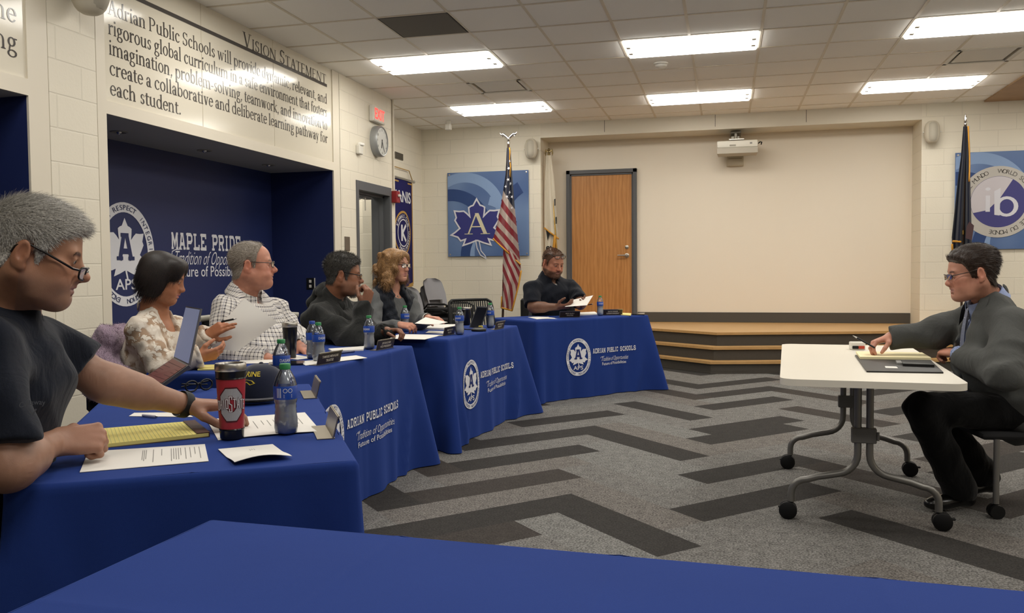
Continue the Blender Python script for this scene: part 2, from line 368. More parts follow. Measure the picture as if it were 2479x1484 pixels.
# ---- floor: herringbone carpet planks, light and dark
def floor():
    K, x0, y0, SY = .1768, -.984, 4.977, .3643; h = SY/2
    DH = {(-1, -1), (-1, 1), (-1, 3), (0, 3), (0, 7), (0, -2), (0, 15), (0, 12), (1, 14), (0, 10), (1, 10), (1, 7), (1, 1), (1, -2), (2, 6), (2, -3), (2, 11), (-1, 8), (-2, 4), (3, 2), (-1, -6), (1, -8)}
    DV = {(0, 0), (0, 2), (0, 4), (0, 6), (0, -2), (0, -3), (1, 13), (1, 11), (1, 9), (1, 6), (1, 5), (1, 2), (1, 0), (2, 1), (2, 3), (2, 4), (2, 6), (2, 9), (2, 12), (-1, 5), (-1, 0), (-2, 2), (3, 5), (3, 9), (3, 0), (0, -9), (1, -7)}
    b = MB(); r = random.Random(3)
    P = lambda k, y: (x0+k*K, y, 0)
    for c in range(-4, 6):
        for n in range(-26, 24):
            y = y0+n*SY; k = 8*c
            l = r.choice((0, 0, 1, 2)); d = 3 if r.random() < .8 else 4
            b.add([P(k, y), P(k+4, y-4*h), P(k+5, y-3*h), P(k+1, y+h)], [(0, 1, 2, 3)], d if (c, n) in DH else l)
            l = r.choice((0, 0, 1, 2)); d = 3 if r.random() < .8 else 4
            b.add([P(k-4, y-4*h), P(k-3, y-5*h), P(k+1, y-h), P(k, y)], [(0, 1, 2, 3)], d if (c, n) in DV else l)
    def carpet(nm, c, amp):
        t = NT(nm, .95, .1); tc = t.coord()
        n1 = t.n('TexNoise', {0: tc, 'Scale': 105., 'Detail': 3., 'Roughness': .8}); n2 = t.n('TexNoise', {0: tc, 'Scale': 18., 'Detail': 3.})
        cc = lin(c); lo = tuple(v*(1-amp) for v in cc[:3])+(1,); hi = tuple(v*(1+amp) for v in cc[:3])+(1,)
        rmp = t.n('MapRange', {0: t.math('ADD', t.math('MULTIPLY', n1, .85), t.math('MULTIPLY', n2, .15)), 1: .40, 2: .60})
        t.base(t.mix(rmp, lo, hi)); t.bump(n1, .5, .004); return t.m
    ms = [carpet('carpet_light_grey', '6c6a67', .62), carpet('carpet_light_warm', '696561', .62), carpet('carpet_light_cool', '706f6c', .62), carpet('carpet_charcoal', '383634', .35), carpet('carpet_brown_charcoal', '3f3b38', .35)]
    struct(b.build('floor', ms))
floor()
# ---- ceiling: two foot tiles in a tee grid, fixture cells left open
G = .6096; CX0, CY0 = -.32, 7.66
LIGHTS = [(-2.76, 7.965), (-.32, 7.965), (2.118, 7.965), (-2.76, 10.403), (-.32, 10.403), (2.118, 10.403)]
VENTS = [(-2.453, 6.746), (-2.453, 9.184), (2.423, 9.184)]
def ceiling():
    t = NT('ceiling_tile', .9, .1); tc = t.coord(); nz = t.n('TexNoise', {0: tc, 'Scale': 220., 'Detail': 2.}); n2 = t.n('TexNoise', {0: tc, 'Scale': 1.3})
    t.base(t.mix(nz, lin('efece6'), lin('fbf9f5'))); t.bump(nz, .25, .003)
    m_tee = M('white_tee_bar', 'd8cfbf', .5)
    m_wood = M('wood_ceiling', 'a5876a', .6, noise=.15, nscale=6)
    b = MB(); skip = set()
    for x, y in LIGHTS:
        j = round((y-G/2-CY0)/G); i = round((x-CX0)/G); skip |= {(i-1, j), (i, j)}
    for x, y in VENTS: skip.add((round((x-G/2-CX0)/G), round((y-G/2-CY0)/G)))
    XE = 3.09
    for i in range(-8, 10):
        for j in range(-19, 8):
            if (i, j) in skip: continue
            xa, xb = CX0+i*G, CX0+(i+1)*G; ya, yb = CY0+j*G, CY0+(j+1)*G; yb = min(yb, YB+.2)
            if yb <= ya: continue
            xb2 = min(xb, XE)
            if xb2 > xa: b.quad((xa, ya, ZC), (xa, yb, ZC), (xb2, yb, ZC), (xb2, ya, ZC), 0)
    for i in range(-8, 7):
        x = CX0+i*G
        for j in range(-19, 8):
            y = CY0+j*G
            if x < XE and not ((i-1, j) in skip and (i, j) in skip and any(abs(x-lx) < .05 and y < ly < y+G for lx, ly in LIGHTS)): b.box(x-.012, x+.012, y, y+G, ZC-.004, ZC+.002, m=1)
    for j in range(-19, 8):
        y = CY0+j*G; b.box(-5, XE, y-.012, y+.012, ZC-.0045, ZC+.0015, m=1)
    b.box(XE, 6, -4, YB+.3, ZC-.02, ZC+.1, m=2)
    struct(b.build('ceiling', [t.m, m_tee, m_wood]))
ceiling()
# ---- walls
def wall_left():
    b = MB()
    W = lambda y0, y1, z0, z1, m: b.box(-4.1, XW, y0, y1, z0, z1, m=m)
    W(-3.2, .9, 0, ZC, 0)
    W(4.21, 4.6, 0, ZC, 0)
    W(8.1, 8.469, 0, ZC, 0); W(9.45, 9.583, 0, ZC, 0); W(8.469, 9.45, 2.2, ZC, 0)
    # smooth surrounds with set-back lettering panels
    def surround(a, c, o0, o1, zt):
        b.box(-3.9, XW, a, o0, 0, ZC, m=1); b.box(-3.9, XW, o1, c, 0, ZC, m=1)
        b.box(-3.9, XW, o0, o1, zt, 2.325, m=1)
        b.box(-4.1, XW-.012, o0, o1, 2.325, ZC, m=2)
        b.box(-4.62, -3.9, o0, o1, zt+.0, zt+.08, m=3)         # soffit of the niche
        b.box(-4.7, -4.6, o0-.1, o1+.1, 0, zt, m=4)           # back of the niche
        b.box(-4.6, -3.9, o0-.1, o0, 0, zt+.1, m=4); b.box(-4.6, -3.9, o1, o1+.1, 0, zt+.1, m=4)
    surround(4.605, 8.09, 4.686, 7.944, 2.24)
    surround(.9, 4.205, 1.0, 4.055, 2.23)
    # control joints
    b.box(-4.05, XW-.02, 4.205, 4.21, 0, ZC, m=5); b.box(-4.05, XW-.02, 8.09, 8.1, 0, ZC, m=5); b.box(-4.05, XW-.02, 4.6, 4.605, 0, ZC, m=1)
    struct(b.build('wall_left', [blkX, m_gyp, m_panel, m_soff, m_navy, M('control_joint_grey', '9a917e', .8)]))  # last material: darker grey of the control joints
    b = MB(); b.box(-4.5, XW2, 9.583, 12.4, 0, ZC); b.box(-4.3, -4.1, 9.55, 9.583, 0, ZC)
    struct(b.build('wall_alcove', [blkX]))
    b = MB(); b.box(-5.9, -5.7, 4.5, 12.4, 0, ZC); struct(b.build('wall_corridor', [block_mat('corridor_block', 'x', 'd3d0c4')]))
    b = MB(); b.box(-5.7, -4.1, 8.1, 9.58, 2.75, 2.85); struct(b.build('ceiling_corridor', [m_gyp]))
    area('corridor_lamp', -4.9, 9.3, 2.7, .6, .6, 26)
wall_left()
def wall_back():
    b = MB()
    b.box(-4.5, -2.53, YF, YB+.2, 0, ZC, m=0); b.box(2.385, 6.0, YF, YB+.2, 0, ZC, m=0)
    b.box(-2.53, 2.385, YF, YB, 3.07, ZC, m=1)
    for x in (-1.63, -.15, 1.0): b.box(x, x+.006, YF-.001, YF+.01, 3.10, ZC, m=3)
    b.box(-2.53, 2.385, YF-.004, YF, 3.062, 3.085, m=1)
    b.box(-2.53, 2.385, YB, YB+.2, 0, ZC, m=2)
    struct(b.build('wall_back', [blkY, m_gyp, m_scr, m_base]))
    b = MB(); b.box(-1.235, 2.38, YB-.012, YB, ZS, ZS+.14, .003); b.box(-2.53, -2.262, YB-.012, YB, ZS, ZS+.14, .003)
    struct(b.build('baseboard_back', [m_base]))
    b = MB(); b.box(5.8, 6, -3.2, YF, 0, ZC); struct(b.build('wall_right', [m_gyp]))
    b = MB(); b.box(-4, 6, -3.4, -3.2, 0, ZC); struct(b.build('wall_front', [m_gyp]))
wall_back()
# ---- stage with wooden treads
def stage():
    m_tread = NT('oak_stage_boards', .4, .4); tc = m_tread.coord('Object', (1.2, 14, 8)); nz = m_tread.n('TexNoise', {0: tc, 'Scale': 3., 'Detail': 5.})
    m_tread.base(m_tread.mix(nz, lin('a5804f'), lin('c79f6a'))); m_tread = m_tread.m
    m_ris = M('charcoal_riser', '47433d', .6, noise=.1, nscale=30)
    def front(off):
        A = [(-1.95, YF), (-.11, 10.2), (1.57, 10.62), (2.7, 11.05), (3.3, YF)]
        out = []
        for i, (x, y) in enumerate(A):
            n = Vector((0, 0))
            for a, c in ((A[i-1], A[i]) if i else (None, None), (A[i], A[i+1]) if i < len(A)-1 else (None, None)):
                if a: d = Vector((c[0]-a[0], c[1]-a[1])).normalized(); n += Vector((d.y, -d.x))
            n.normalize(); out.append((x+n.x*off, y+n.y*off if 0 < i < len(A)-1 else YF))
        return out
    b = MB()
    for k, (off, z0, z1) in enumerate(((.0, .296, ZS), (.17, .142, .296), (.31, 0, .142))):
        f = front(off)
        back = [(3.3+off, YF), (3.3+off, YF-.0)] if 0 else []
        b.prism([(x, y) for x, y in front(off-.03)], z0, z1-.028, 1)
        b.prism(f, z1-.03, z1, 0)
    b.prism([(-2.53, YF), (2.385, YF), (2.385, YB), (-2.53, YB)], 0, ZS, 0)
    b.prism(front(.285+.012), 0, .018, 1)
    o = b.build('stage_platform', [m_tread, m_ris]); struct(o, 'low stage with three oak edged charcoal steps under the screen wall'); o['category'] = 'stage'
stage()
# ---- door on the stage
def door_back():
    r = thing('door_1', 'closed honey oak door in dark grey frame on the stage', 'door', (-1.75, YB, ZS)); r['kind'] = 'structure'
    t = NT('honey_oak_veneer', .4, .4); tc = t.coord('Object', (9, 9, 1.1)); nz = t.n('TexNoise', {0: tc, 'Scale': 2.4, 'Detail': 4., 'Distortion': 1.2})
    wv = t.n('TexWave', {0: t.coord('Object', (3., 3., .5)), 'Scale': 2., 'Distortion': 7., 'Detail': 3., 'Detail Scale': 1.5}, bands_direction='X')
    t.base(t.mix(t.math('ADD', t.math('MULTIPLY', nz, .6), t.math('MULTIPLY', wv, .25)), lin('9a6430'), lin('cf9558')))
    f = MB(); X0, X1, ZT = -.51, .51, 2.194
    for x0, x1, z0, z1 in ((X0, X0+.055, 0, ZT), (X1-.055, X1, 0, ZT), (X0, X1, ZT-.055, ZT)): f.box(x0, x1, -.06, .0, z0, z1, .004)
    for x0, x1, z0, z1 in ((X0+.05, X0+.075, 0, ZT-.05), (X1-.075, X1-.05, 0, ZT-.05), (X0+.05, X1-.05, ZT-.08, ZT-.05)): f.box(x0, x1, -.035, .0, z0, z1, .003)
    f.build('door_frame', [m_frame], r)
    p = MB(); p.box(X0+.07, X1-.07, -.022, -.001, .01, ZT-.075, .002); p.build('door_panel', [t.m], r)
    h = MB(); h.push(TR(.365, -.022, .955, rx=PI/2)); h.lathe([(.032, 0), (.032, .01), (.02, .014), (.014, .05), (.0, .05)], 20); h.pop()
    h.tube([(.365, -.068, .955), (.33, -.07, .956), (.235, -.07, .957)], [.012, .011, .009], 10); h.build('door_handle', [m_steel], r, 40)
    d = MB(); d.push(TR(.365, -.022, 1.075, rx=PI/2)); d.lathe([(.026, 0), (.026, .012), (.015, .018), (0, .018)], 20); d.pop(); d.build('deadbolt', [m_steel], r, 40)
door_back()
def door_left():
    r = thing('door_2', 'open doorway with dark grey steel frame under the exit sign', 'door', (XW, 8.96, 0)); r['kind'] = 'structure'
    f = MB(); Y0, Y1, ZT = -.49, .49, 2.2
    for y0, y1, z0, z1 in ((Y0, Y0+.055, 0, ZT), (Y1-.055, Y1, 0, ZT), (Y0+.055, Y1-.055, ZT-.1, ZT)): f.box(-.23, .012, y0, y1, z0, z1, .003)
    f.box(-.12, -.07, Y0+.05, Y1-.05, ZT-.125, ZT-.1); f.box(-.12, -.07, Y1-.075, Y1-.055, 0, ZT-.1); f.build('door_frame', [m_frame], r)
    c = MB(); c.box(-.17, -.1, -.2, .16, ZT-.16, ZT-.102, .006); c.build('door_closer', [m_frame], r)
    a = MB(); a.tube([(-.09, -.05, ZT-.15), (-.05, -.3, ZT-.19), (-.14, -.42, ZT-.17)], .008); a.tube([(-.09, -.05, ZT-.15), (-.09, -.05, ZT-.3)], .006); a.build('closer_arm', [m_steel], r)
    d = MB(); d.box(-1.13, -.24, -.475, -.43, .01, ZT-.11, .003); d.build('door_panel', [M('door_leaf_grey', '8d8f86', .5)], r)
door_left()
# ---- lettering on the left wall
def wall_text():
    XP = XW-.012
    f = lambda y, z, d=.0015: (XP+d, y, z)
    g = 0
    def line(s, y0, y1, z, size, obj, sc=False, lastnat=False):
        words = s.split(' '); nat = sum(serif_width(w_) for w_ in words); b = MB().rise((1, 0, 0))
        tot = (y1-y0)/size; gap = (tot-nat)/max(1, len(words)-1) if not lastnat else .27
        k = 1.
        if gap < .16: k = (tot-.2*(len(words)-1))/nat; gap = .2
        y = y0
        for w_ in words:
            for ch in w_:
                wd, ps = SERIF[ch]
                for q in ps: b.poly2(q, lambda u, v, y=y: f(y+u*size*k, z+v*size))
                y += wd*size*k
            y += gap*size
        return b
    L = ['Adrian Public Schools will provide dynamic, relevant, and', 'rigorous global curriculum in a safe environment that fosters', 'imagination, problem-solving, teamwork, and innovation to', 'create a collaborative and deliberate learning pathway for', 'each student.']
    root = thing('wall_lettering', 'vision statement paragraph in charcoal serif letters above the logo niche', 'wall lettering', (0, 0, 0))
    for i, s in enumerate(L):
        b = line(s, 4.735, 7.84, 2.893-.1305*i, .142, root, lastnat=(i == 4)); b.build('text_line', [m_ink], root)
    b = MB(); b.box(XP, XP+.004, 4.735, 7.84, 3.062, 3.09); b.build('rule_line', [m_ink], root)
    b = MB().rise((1, 0, 0)); y = 6.32; ps, x = serif_line('Vision Statement', 0, .175, True); k = (7.83-6.32)/x
    for q in ps: b.poly2(q, lambda u, v: f(6.32+u*k, 3.092+v))
    b.build('heading', [m_ink], root)
    r2 = thing('wall_lettering', 'end of charcoal serif sentence at the far left panel edge', 'wall lettering')
    for s, z in (('me', 2.623), ('ng', 2.46)):
        b = MB().rise((1, 0, 0)); wd = serif_width(s)*.165; ps, x = serif_line(s, 0, .165)
        for q in ps: b.poly2(q, lambda u, v: f(4.0-wd+u, z+v))
        b.build('text_line', [m_ink], r2)
    for y in (5.746, 6.806):
        b = MB(); b.box(XP, XP+.0012, y-.002, y+.002, 2.325, ZC); struct(b.build('trim_%d' % (1 if y < 6 else 2), [M('panel_seam', 'b8ad97', .5)]))
wall_text()
# ---- the oval school logo, laid out flat in a unit of its own height
def emblem(b, fn0, lay=.0012, words=('RESPECT', 'INTEGRITY', 'DETERMINATION', 'EXCELLENCE', 'PRODUCTIVITY'), mats=(0, 1)):
    """oval ring, maple leaf, block A and APS; height 1, width .72; fn(u, v, layer)"""
    W0, Bl = mats; N = 48; fn = lambda u, v, l: fn0(u*1.18, v, l)
    def ell(rx, ry, n=N): return [(rx*math.cos(2*PI*i/n), ry*math.sin(2*PI*i/n)) for i in range(n)]
    o, i_ = ell(.36, .5), ell(.275, .405)
    for k in range(N):
        j = (k+1) % N; b.add([fn(*o[k], 1), fn(*o[j], 1), fn(*i_[j], 1), fn(*i_[k], 1)], [(0, 1, 2, 3)], W0)
    sc = .235
    def clipleaf(p): return (p[0]*sc*1.0, p[1]*sc*1.25+.06)
    lf = [clipleaf(p) for p in LEAF]; cs_ = .045
    def cut(poly, ax, lim, sg):
        o = []
        for i in range(len(poly)):
            p, q = poly[i], poly[(i+1) % len(poly)]; a_, c_ = (p[ax]-lim)*sg, (q[ax]-lim)*sg
            if a_ >= 0: o.append(p)
            if a_*c_ < 0: f_ = a_/(a_-c_); o.append((p[0]+(q[0]-p[0])*f_, p[1]+(q[1]-p[1])*f_))
        return o
    kl, b.lift = b.lift, None
    for i in range(-7, 7):
        col_ = cut(cut(lf, 0, i*cs_, 1), 0, (i+1)*cs_, -1)
        for j in range(-7, 9):
            pc = cut(cut(col_, 1, j*cs_, 1), 1, (j+1)*cs_, -1) if len(col_) > 2 else []
            if len(pc) > 2 and abs(sum(pc[k][0]*pc[(k+1) % len(pc)][1]-pc[(k+1) % len(pc)][0]*pc[k][1] for k in range(len(pc)))) > 1e-5: b.poly2(pc, lambda u, v: fn(u, v, 1), W0)
    b.lift = kl
    b.poly2([(-.02, -.1), (.0, -.1), (.03, -.24), (.012, -.245)], lambda u, v: fn(u, v, 1), W0)
    for q in SLAB['A']: b.poly2([((p[0]-.5)*.20, p[1]*.26-.055) for p in q], lambda u, v: fn(u, v, 2), Bl)
    vs, fs = text2d('APS', 1, .012); vs = fit(vs, -.125, .125, -.34, -.235); b.add([fn(u, v, 1) for u, v in vs], fs, W0)
    # words round the ring, clockwise from the top
    c0 = [0, -68, -142, -222, -294]
    for wd, a0 in zip(words, c0):
        n = len(wd); step = 7.2 if n < 10 else 5.6
        for q, ch in enumerate(wd):
            a = math.radians(90+a0-(q-(n-1)/2)*step); rx, ry = .318, .452
            cx, cy = rx*math.cos(a), ry*math.sin(a); nx, ny = math.cos(a)/rx, math.sin(a)/ry; l = math.hypot(nx, ny); nx /= l; ny /= l
            vs, fs = text2d(ch, .068); 
            if not vs: continue
            mx = (min(p[0] for p in vs)+max(p[0] for p in vs))/2
            b.add([fn(cx+(p[0]-mx)*ny+(p[1]-.024)*nx, cy-(p[0]-mx)*nx+(p[1]-.024)*ny, 2) for p in vs], fs, Bl)
    return b
def script_line(b, s, x0, x1, y, h, fn, m=0):
    vs, fs = text2d(s, 1, -.008); vs = fit(vs, 0, x1-x0-h*.3); k = h/.95
    a = [(x0+p[0]+p[1]*.35, y+p[1]*k/max(1e-6, (x1-x0)/ (len(s)*.42))*1.) for p in vs]
    mx = max(p[1] for p in vs); a = [(x0+p[0]+(p[1]/mx)*h*.3, y+p[1]/mx*h*.8) for p in vs]
    b.add([fn(u, v, 1) for u, v in a], fs, m)
    # flourish of the first capital
    for q in stroke([(x0-.06*h, y+.55*h), (x0-.02*h, y+.75*h), (x0+.3*h, y+.86*h), (x0+.9*h, y+.9*h)], .05*h): b.poly2(q, lambda u, v: fn(u, v, 1), m)
def niche_logo():
    X = -4.6; c = atx(303, 616, X); top = atx(303, 490, X).z; bot = atx(303, 742, X).z; H = top-bot; yc = c.y; zc = (top+bot)/2
    r = thing('wall_logo', 'large white oval maple leaf school seal on the navy niche wall', 'wall logo')
    b = MB().rise((1, 0, 0)); fn = lambda u, v, l: (X+.003*l, yc+u*H, zc+v*H)
    emblem(b, fn); b.build('seal', [m_white, m_navy], r)
    r = thing('wall_lettering', 'white maple pride slogan lettering on the navy niche wall', 'wall lettering')
    a = atx(415, 600, X); e = atx(582, 606, X); b = MB().rise((1, 0, 0))
    for q in slab_line('MAPLE PRIDE', a.y, e.y, 0, .145): b.poly2(q, lambda u, v: (X+.002, u, atx(415, 603, X).z+v))
    b.build('heading', [m_white], r)
    z2 = atx(500, 641, X).z; b = MB(); script_line(b, 'Tradition of Opportunities', a.y+.01, e.y+.14, z2, .15, lambda u, v, l: (X+.002, u, v), 0); b.build('text_line', [m_white], r)
    vs, fs = text2d('Future of Possibilities', 1, .004); z3 = atx(500, 669, X).z; vs = fit(vs, a.y+.03, e.y+.09); mz = max(p[1] for p in vs)
    b = MB(); b.add([(X+.002, u, z3+v/mz*.095) for u, v in vs], fs); b.build('text_line', [m_white], r)
niche_logo()
def niche_downlights():
    for k, px in enumerate(((288, 319), (495, 364), (650, 399))):
        p = atz(px[0], px[1], 2.24)
        t = thing('recessed_downlight', 'unlit round recessed downlight in the niche soffit, '+('above the seal', 'above the slogan', 'nearest the niche right end')[k], 'downlight', (p.x, p.y, 2.24), group='downlights in the niche soffit')
        b = MB(); b.lathe([(.062, -.0), (.062, -.006), (.05, -.008), (.046, -.001)], 24, close=False); b.build('trim_ring', [m_gplas], t, 40)
        b = MB(); b.lathe([(.0, -.001), (.046, -.001)], 24, close=False); b.sphere((0, 0, -.0), .02); b.build('lamp', [m_chrome], t, 60)
niche_downlights()
# ================================================================== CEILING FIXTURES
m_lamp = emit('glowing_diffuser', (255, 250, 240), LIGHT_E)
def lights():
    t = thing('ceiling_light', 'x', 'ceiling light', (0, 0, ZC), group='fluorescent ceiling lights')
    b = MB(); hx, hy = G, G/2
    b.box(-hx, -hx+.02, -hy, hy, -.006, .1); b.box(hx-.02, hx, -hy, hy, -.006, .1); b.box(-hx, hx, -hy, -hy+.02, -.006, .1); b.box(-hx, hx, hy-.02, hy, -.006, .1)
    b.build('light_frame', [m_wplas], t)
    b = MB(); b.box(-hx+.02, hx-.02, -hy+.02, hy-.02, -.026, .05, .012); b.build('diffuser', [m_lamp], t)
    for s in (-1, 1):
        for q in (-1, 1):
            b = MB(); b.box(s*(hx-.055)-.02, s*(hx-.055)+.02, q*.11-.03, q*.11+.03, -.030, .028, .004); b.build('tube_holder', [m_wplas], t)
    labs = ['lit ceiling panel left of the nearer row, beside grey return vent', 'lit ceiling panel in the middle of the nearer row, before smoke detector', 'lit ceiling panel cut off by the right edge of the photo', 'lit ceiling panel of the far row above the flag pole', 'lit ceiling panel of the far row above the projector', 'lit ceiling panel of the far row at right, above the blue seal poster']
    for k, (x, y) in enumerate(LIGHTS):
        if k == 0: t.location = (x, y, ZC); t['label'] = labs[0]
        else: dup(t, (x, y, ZC), None, labs[k])
lights()
def vents():
    x, y = VENTS[0]; h = G/2-.002
    t = thing('return_vent', 'flat dark grey square return air vent in the ceiling', 'vent', (x, y, ZC))
    b = MB(); b.box(-h, h, -h, h, -.004, .02, .002); b.build('vent_frame', [M('grey_vent', '77736d', .7)], t)
    b = MB(); b.box(-h+.02, h-.02, -h+.02, h-.02, -.007, -.003); b.build('perforated_face', [M('grey_perforated', '6f6c66', .8, noise=.2, nscale=400)], t)
    for k, (x, y) in enumerate(VENTS[1:]):
        t = thing('ceiling_vent', ('square white plaque diffuser between the two left ceiling lights', 'square white plaque diffuser at the right edge of ceiling')[k], 'vent', (x, y, ZC), group='white air diffusers')
        b = MB()
        for x0, x1, y0, y1 in ((-h, -h+.04, -h, h), (h-.04, h, -h, h), (-h, h, -h, -h+.04), (-h, h, h-.04, h)): b.box(x0, x1, y0, y1, -.008, .1, .002)
        b.build('vent_frame', [m_wplas], t)
        b = MB(); b.box(-h+.03, h-.03, -h+.03, h-.03, .09, .1); b.build('duct_throat', [M('dark_throat', '3c3a37', .8)], t)
        b = MB(); b.box(-.235, .235, -.235, .235, -.002, .012, .004); b.tube([(0, 0, .01), (0, 0, .095)], .01); b.build('plaque', [m_wplas], t)
    p = atz(1600, 153, ZC); t = thing('smoke_detector', 'round white smoke detector on the ceiling', 'smoke detector', (p.x, p.y, ZC))
    b = MB(); b.lathe([(.075, 0), (.075, -.012), (.06, -.02)], 28, close=False); b.build('base_plate', [m_wplas], t, 40)
    b = MB(); b.lathe([(.06, -.02), (.055, -.035), (.03, -.05), (0, -.052)], 28, close=False); b.build('sensor_cap', [m_wplas], t, 40)
    p = atz(1086, 292, ZC); t = thing('motion_sensor', 'small white motion sensor hanging near the ceiling corner', 'sensor', (p.x, p.y, ZC))
    b = MB(); b.box(-.03, .03, -.02, .02, -.05, 0, .004); b.build('bracket', [m_wplas], t)
    b = MB(); b.box(-.04, .04, -.05, .03, -.13, -.05, .012, seg=2); b.build('sensor_body', [m_wplas], t)
vents()
# ================================================================== BLUE CLOTH TABLES
T = .748
def cloth_mat():
    t = NT('royal_blue_tablecloth', .85, .15); tc = t.coord()
    n = t.n('TexNoise', {0: tc, 'Scale': 900., 'Detail': 1.}); n2 = t.n('TexNoise', {0: tc, 'Scale': 3.})
    t.base(t.mix(t.math('ADD', t.math('MULTIPLY', n, .5), t.math('MULTIPLY', n2, .3)), lin('192d68'), lin('213d88')))
    t.bump(t.math('ADD', t.math('MULTIPLY', n, .3), t.n('TexNoise', {0: tc, 'Scale': 9., 'Detail': 2.})), .18, .004)
    t.b.inputs['Sheen Weight'].default_value = .25; t.b.inputs['Sheen Tint'].default_value = lin('5a78d0'); return t.m
m_cloth = cloth_mat()
class Cloth:
    """throw over a table: front edge runs P1 -> P2, table body lies to the left of it"""
    def __init__(s, P1, P2, D, flare, label, seed, back=.16, drop=None):
        s.P1 = Vector((*P1, 0)); d = Vector((*P2, 0))-s.P1; s.L = d.length; s.d = d/s.L; s.n = Vector((s.d.y, -s.d.x, 0)); s.D = D
        s.flare = flare; s.seed = seed; r = random.Random(seed); s.ph = [r.uniform(0, 6) for _ in range(6)]
        cs = [(0, 0), (s.L, 0), (s.L, -D), (0, -D)]; R = .02
        per = []  # (x, y, nx, ny, side/corner weights, drop)
        sides = [(cs[0], cs[1], (0, 1), 0), (cs[1], cs[2], (1, 0), 1), (cs[2], cs[3], (0, -1), 2), (cs[3], cs[0], (-1, 0), 3)]
        for a, b, nn, k in sides:
            ln = math.hypot(b[0]-a[0], b[1]-a[1]); N = int(ln/.022)
            for i in range(N):
                q = (i+.5)/N; x = a[0]+(b[0]-a[0])*q; y = a[1]+(b[1]-a[1])*q
                per.append((x, y, nn[0], nn[1], k, ln*q, ln*(1-q), ln))
        s.per = per; rows = [0, .004, .012, .03, .07, .13, .22, .33, .45, .58, .7, .82, .92, 1.]
        vs = []; N = len(per)
        for h in rows:
            for p in per: vs.append(s.pt(p, h, back))
        fs = []
        for j in range(len(rows)-1):
            for i in range(N): fs.append((j*N+i, (j+1)*N+i, (j+1)*N+(i+1) % N, j*N+(i+1) % N))
        # top: a grid
        b = MB(); b.add(vs, fs)
        ins = .012; cr = [.25*s.L, .5*s.L, .75*s.L]; xs = sorted([ins+(s.L-2*ins)*i/30 for i in range(31)]+[c+q for c in cr for q in (-.007, 0, .007)]); cy_ = [.5*D]; ys = sorted([ins+(D-2*ins)*i/16+(1e-4 if i == 8 else 0) for i in range(17)]+[c+q for c in cy_ for q in (-.007, .007)]); nx, ny = len(xs)-1, len(ys)-1; rg = lambda v, L_: max([math.exp(-((v-c)/.005)**2) for c in L_])
        b.add([s.loc(xs[i], -ys[j], T+.0006*math.sin(xs[i]*26+s.ph[0])*math.sin(ys[j]*19)+.0009*rg(xs[i], cr)+.0009*rg(ys[j], cy_)) for j in range(ny+1) for i in range(nx+1)],
              [(j*(nx+1)+i, (j+1)*(nx+1)+i, (j+1)*(nx+1)+i+1, j*(nx+1)+i+1) for j in range(ny) for i in range(nx)])
        s.o = b.build('tablecloth', [m_cloth], None, 60)
        tag(s.o, label, 'tablecloth', 'royal blue tablecloths of the board tables')
    def loc(s, x, y, z): q = s.P1+s.d*x+s.n*y; return (q.x, q.y, z)
    def pt(s, p, h, back=.16, extra=0.):
        x, y, nx, ny, k, q0, q1, ln = p
        H = T-.006
        if k == 2: H = back
        elif k in (1, 3):
            dist = (q1 if k == 1 else q0); t = min(1, dist/.1) ; H = H   # ends hang full
        e = .012
        if h <= .012:
            a = h/.012; off = -e+e*math.sin(a*PI/2); z = T-.012*(1-math.cos(a*PI/2))
        else:
            off = 0; z = T-.012-(h-.012)/(1-.012)*(H-.012)
        hh = max(0, h-.012)
        w = .010*math.sin(q0*9.+s.ph[k])+.006*math.sin(q0*23+s.ph[k+1]); w *= hh*1.5
        ce = 0; cx = 0
        fl = {0: (s.flare[0], s.flare[1]), 1: (s.flare[1], .1), 2: (0, 0), 3: (.1, s.flare[0])}[k]
        for f, dq, sg in ((fl[0], q0, -1), (fl[1], q1, 1)):
            g = math.exp(-(dq/.13)**2); ce += f*.75*g*hh; cx += f*.8*sg*math.exp(-(dq/.16)**2)*hh
            ce += .018*hh*math.sin(dq*38)*math.exp(-(dq/.3)**2)
            if f > .08: ce += .045*hh*max(0, 1-abs(dq-.05-.20*hh)/.045)
        if k == 0: off += .005*max(math.exp(-((x-c)/.012)**2) for c in (.25*s.L, .5*s.L, .75*s.L))
        off += .012*hh+w+ce+extra
        tx, ty = {0: (1, 0), 1: (0, -1), 2: (-1, 0), 3: (0, 1)}[k]
        return s.loc(x+nx*off+tx*cx, y+ny*off+ty*cx, z)
    def front(s, x, z, lay=0.):
        h = .012+(T-.012-z)/(T-.006-.012)*(1-.012)
        return s.pt((x, 0, 0, 1, 0, x, s.L-x, s.L), h, .16, .0025+.0022*lay)
    def on(s, px, py):
        """point of the upright front plane seen at a pixel: (along, height)"""
        r_ = ray(px, py); t = s.P1.dot(s.n)/r_.dot(s.n); p = r_*t; return (p-s.P1).dot(s.d), p.z+CAMH
    def logo(s, xc, zc, x0, x1):
        b = MB().rise(s.n); emblem(b, lambda u, v, l: s.front(xc+u*.352, zc+v*.352, l)); 
        b.build('printed_seal', [m_white, M('printed_navy', '1c2a66', .8)], s.o)
        b = MB().rise(s.n)
        def P(u, v, l=1): return s.front(u, v, l)
        for q in slab_line('ADRIAN PUBLIC SCHOOLS', x0, x1, zc+.022, .045, .16): b.poly2(q, lambda u, v: P(u, v))
        b.build('printed_name', [m_white], s.o)
        b = MB(); script_line(b, 'Tradition of Opportunities', x0+.1, x1-.08, zc-.058, .05, P, 0)
        vs, fs = text2d('Future of Possibilities', 1, .004); vs = fit(vs, x0+.115, x1-.12); mz = max(p[1] for p in vs); b.add([P(u, zc-.098+v/mz*.028) for u, v in vs], fs)
        b.build('printed_slogan', [m_white], s.o)
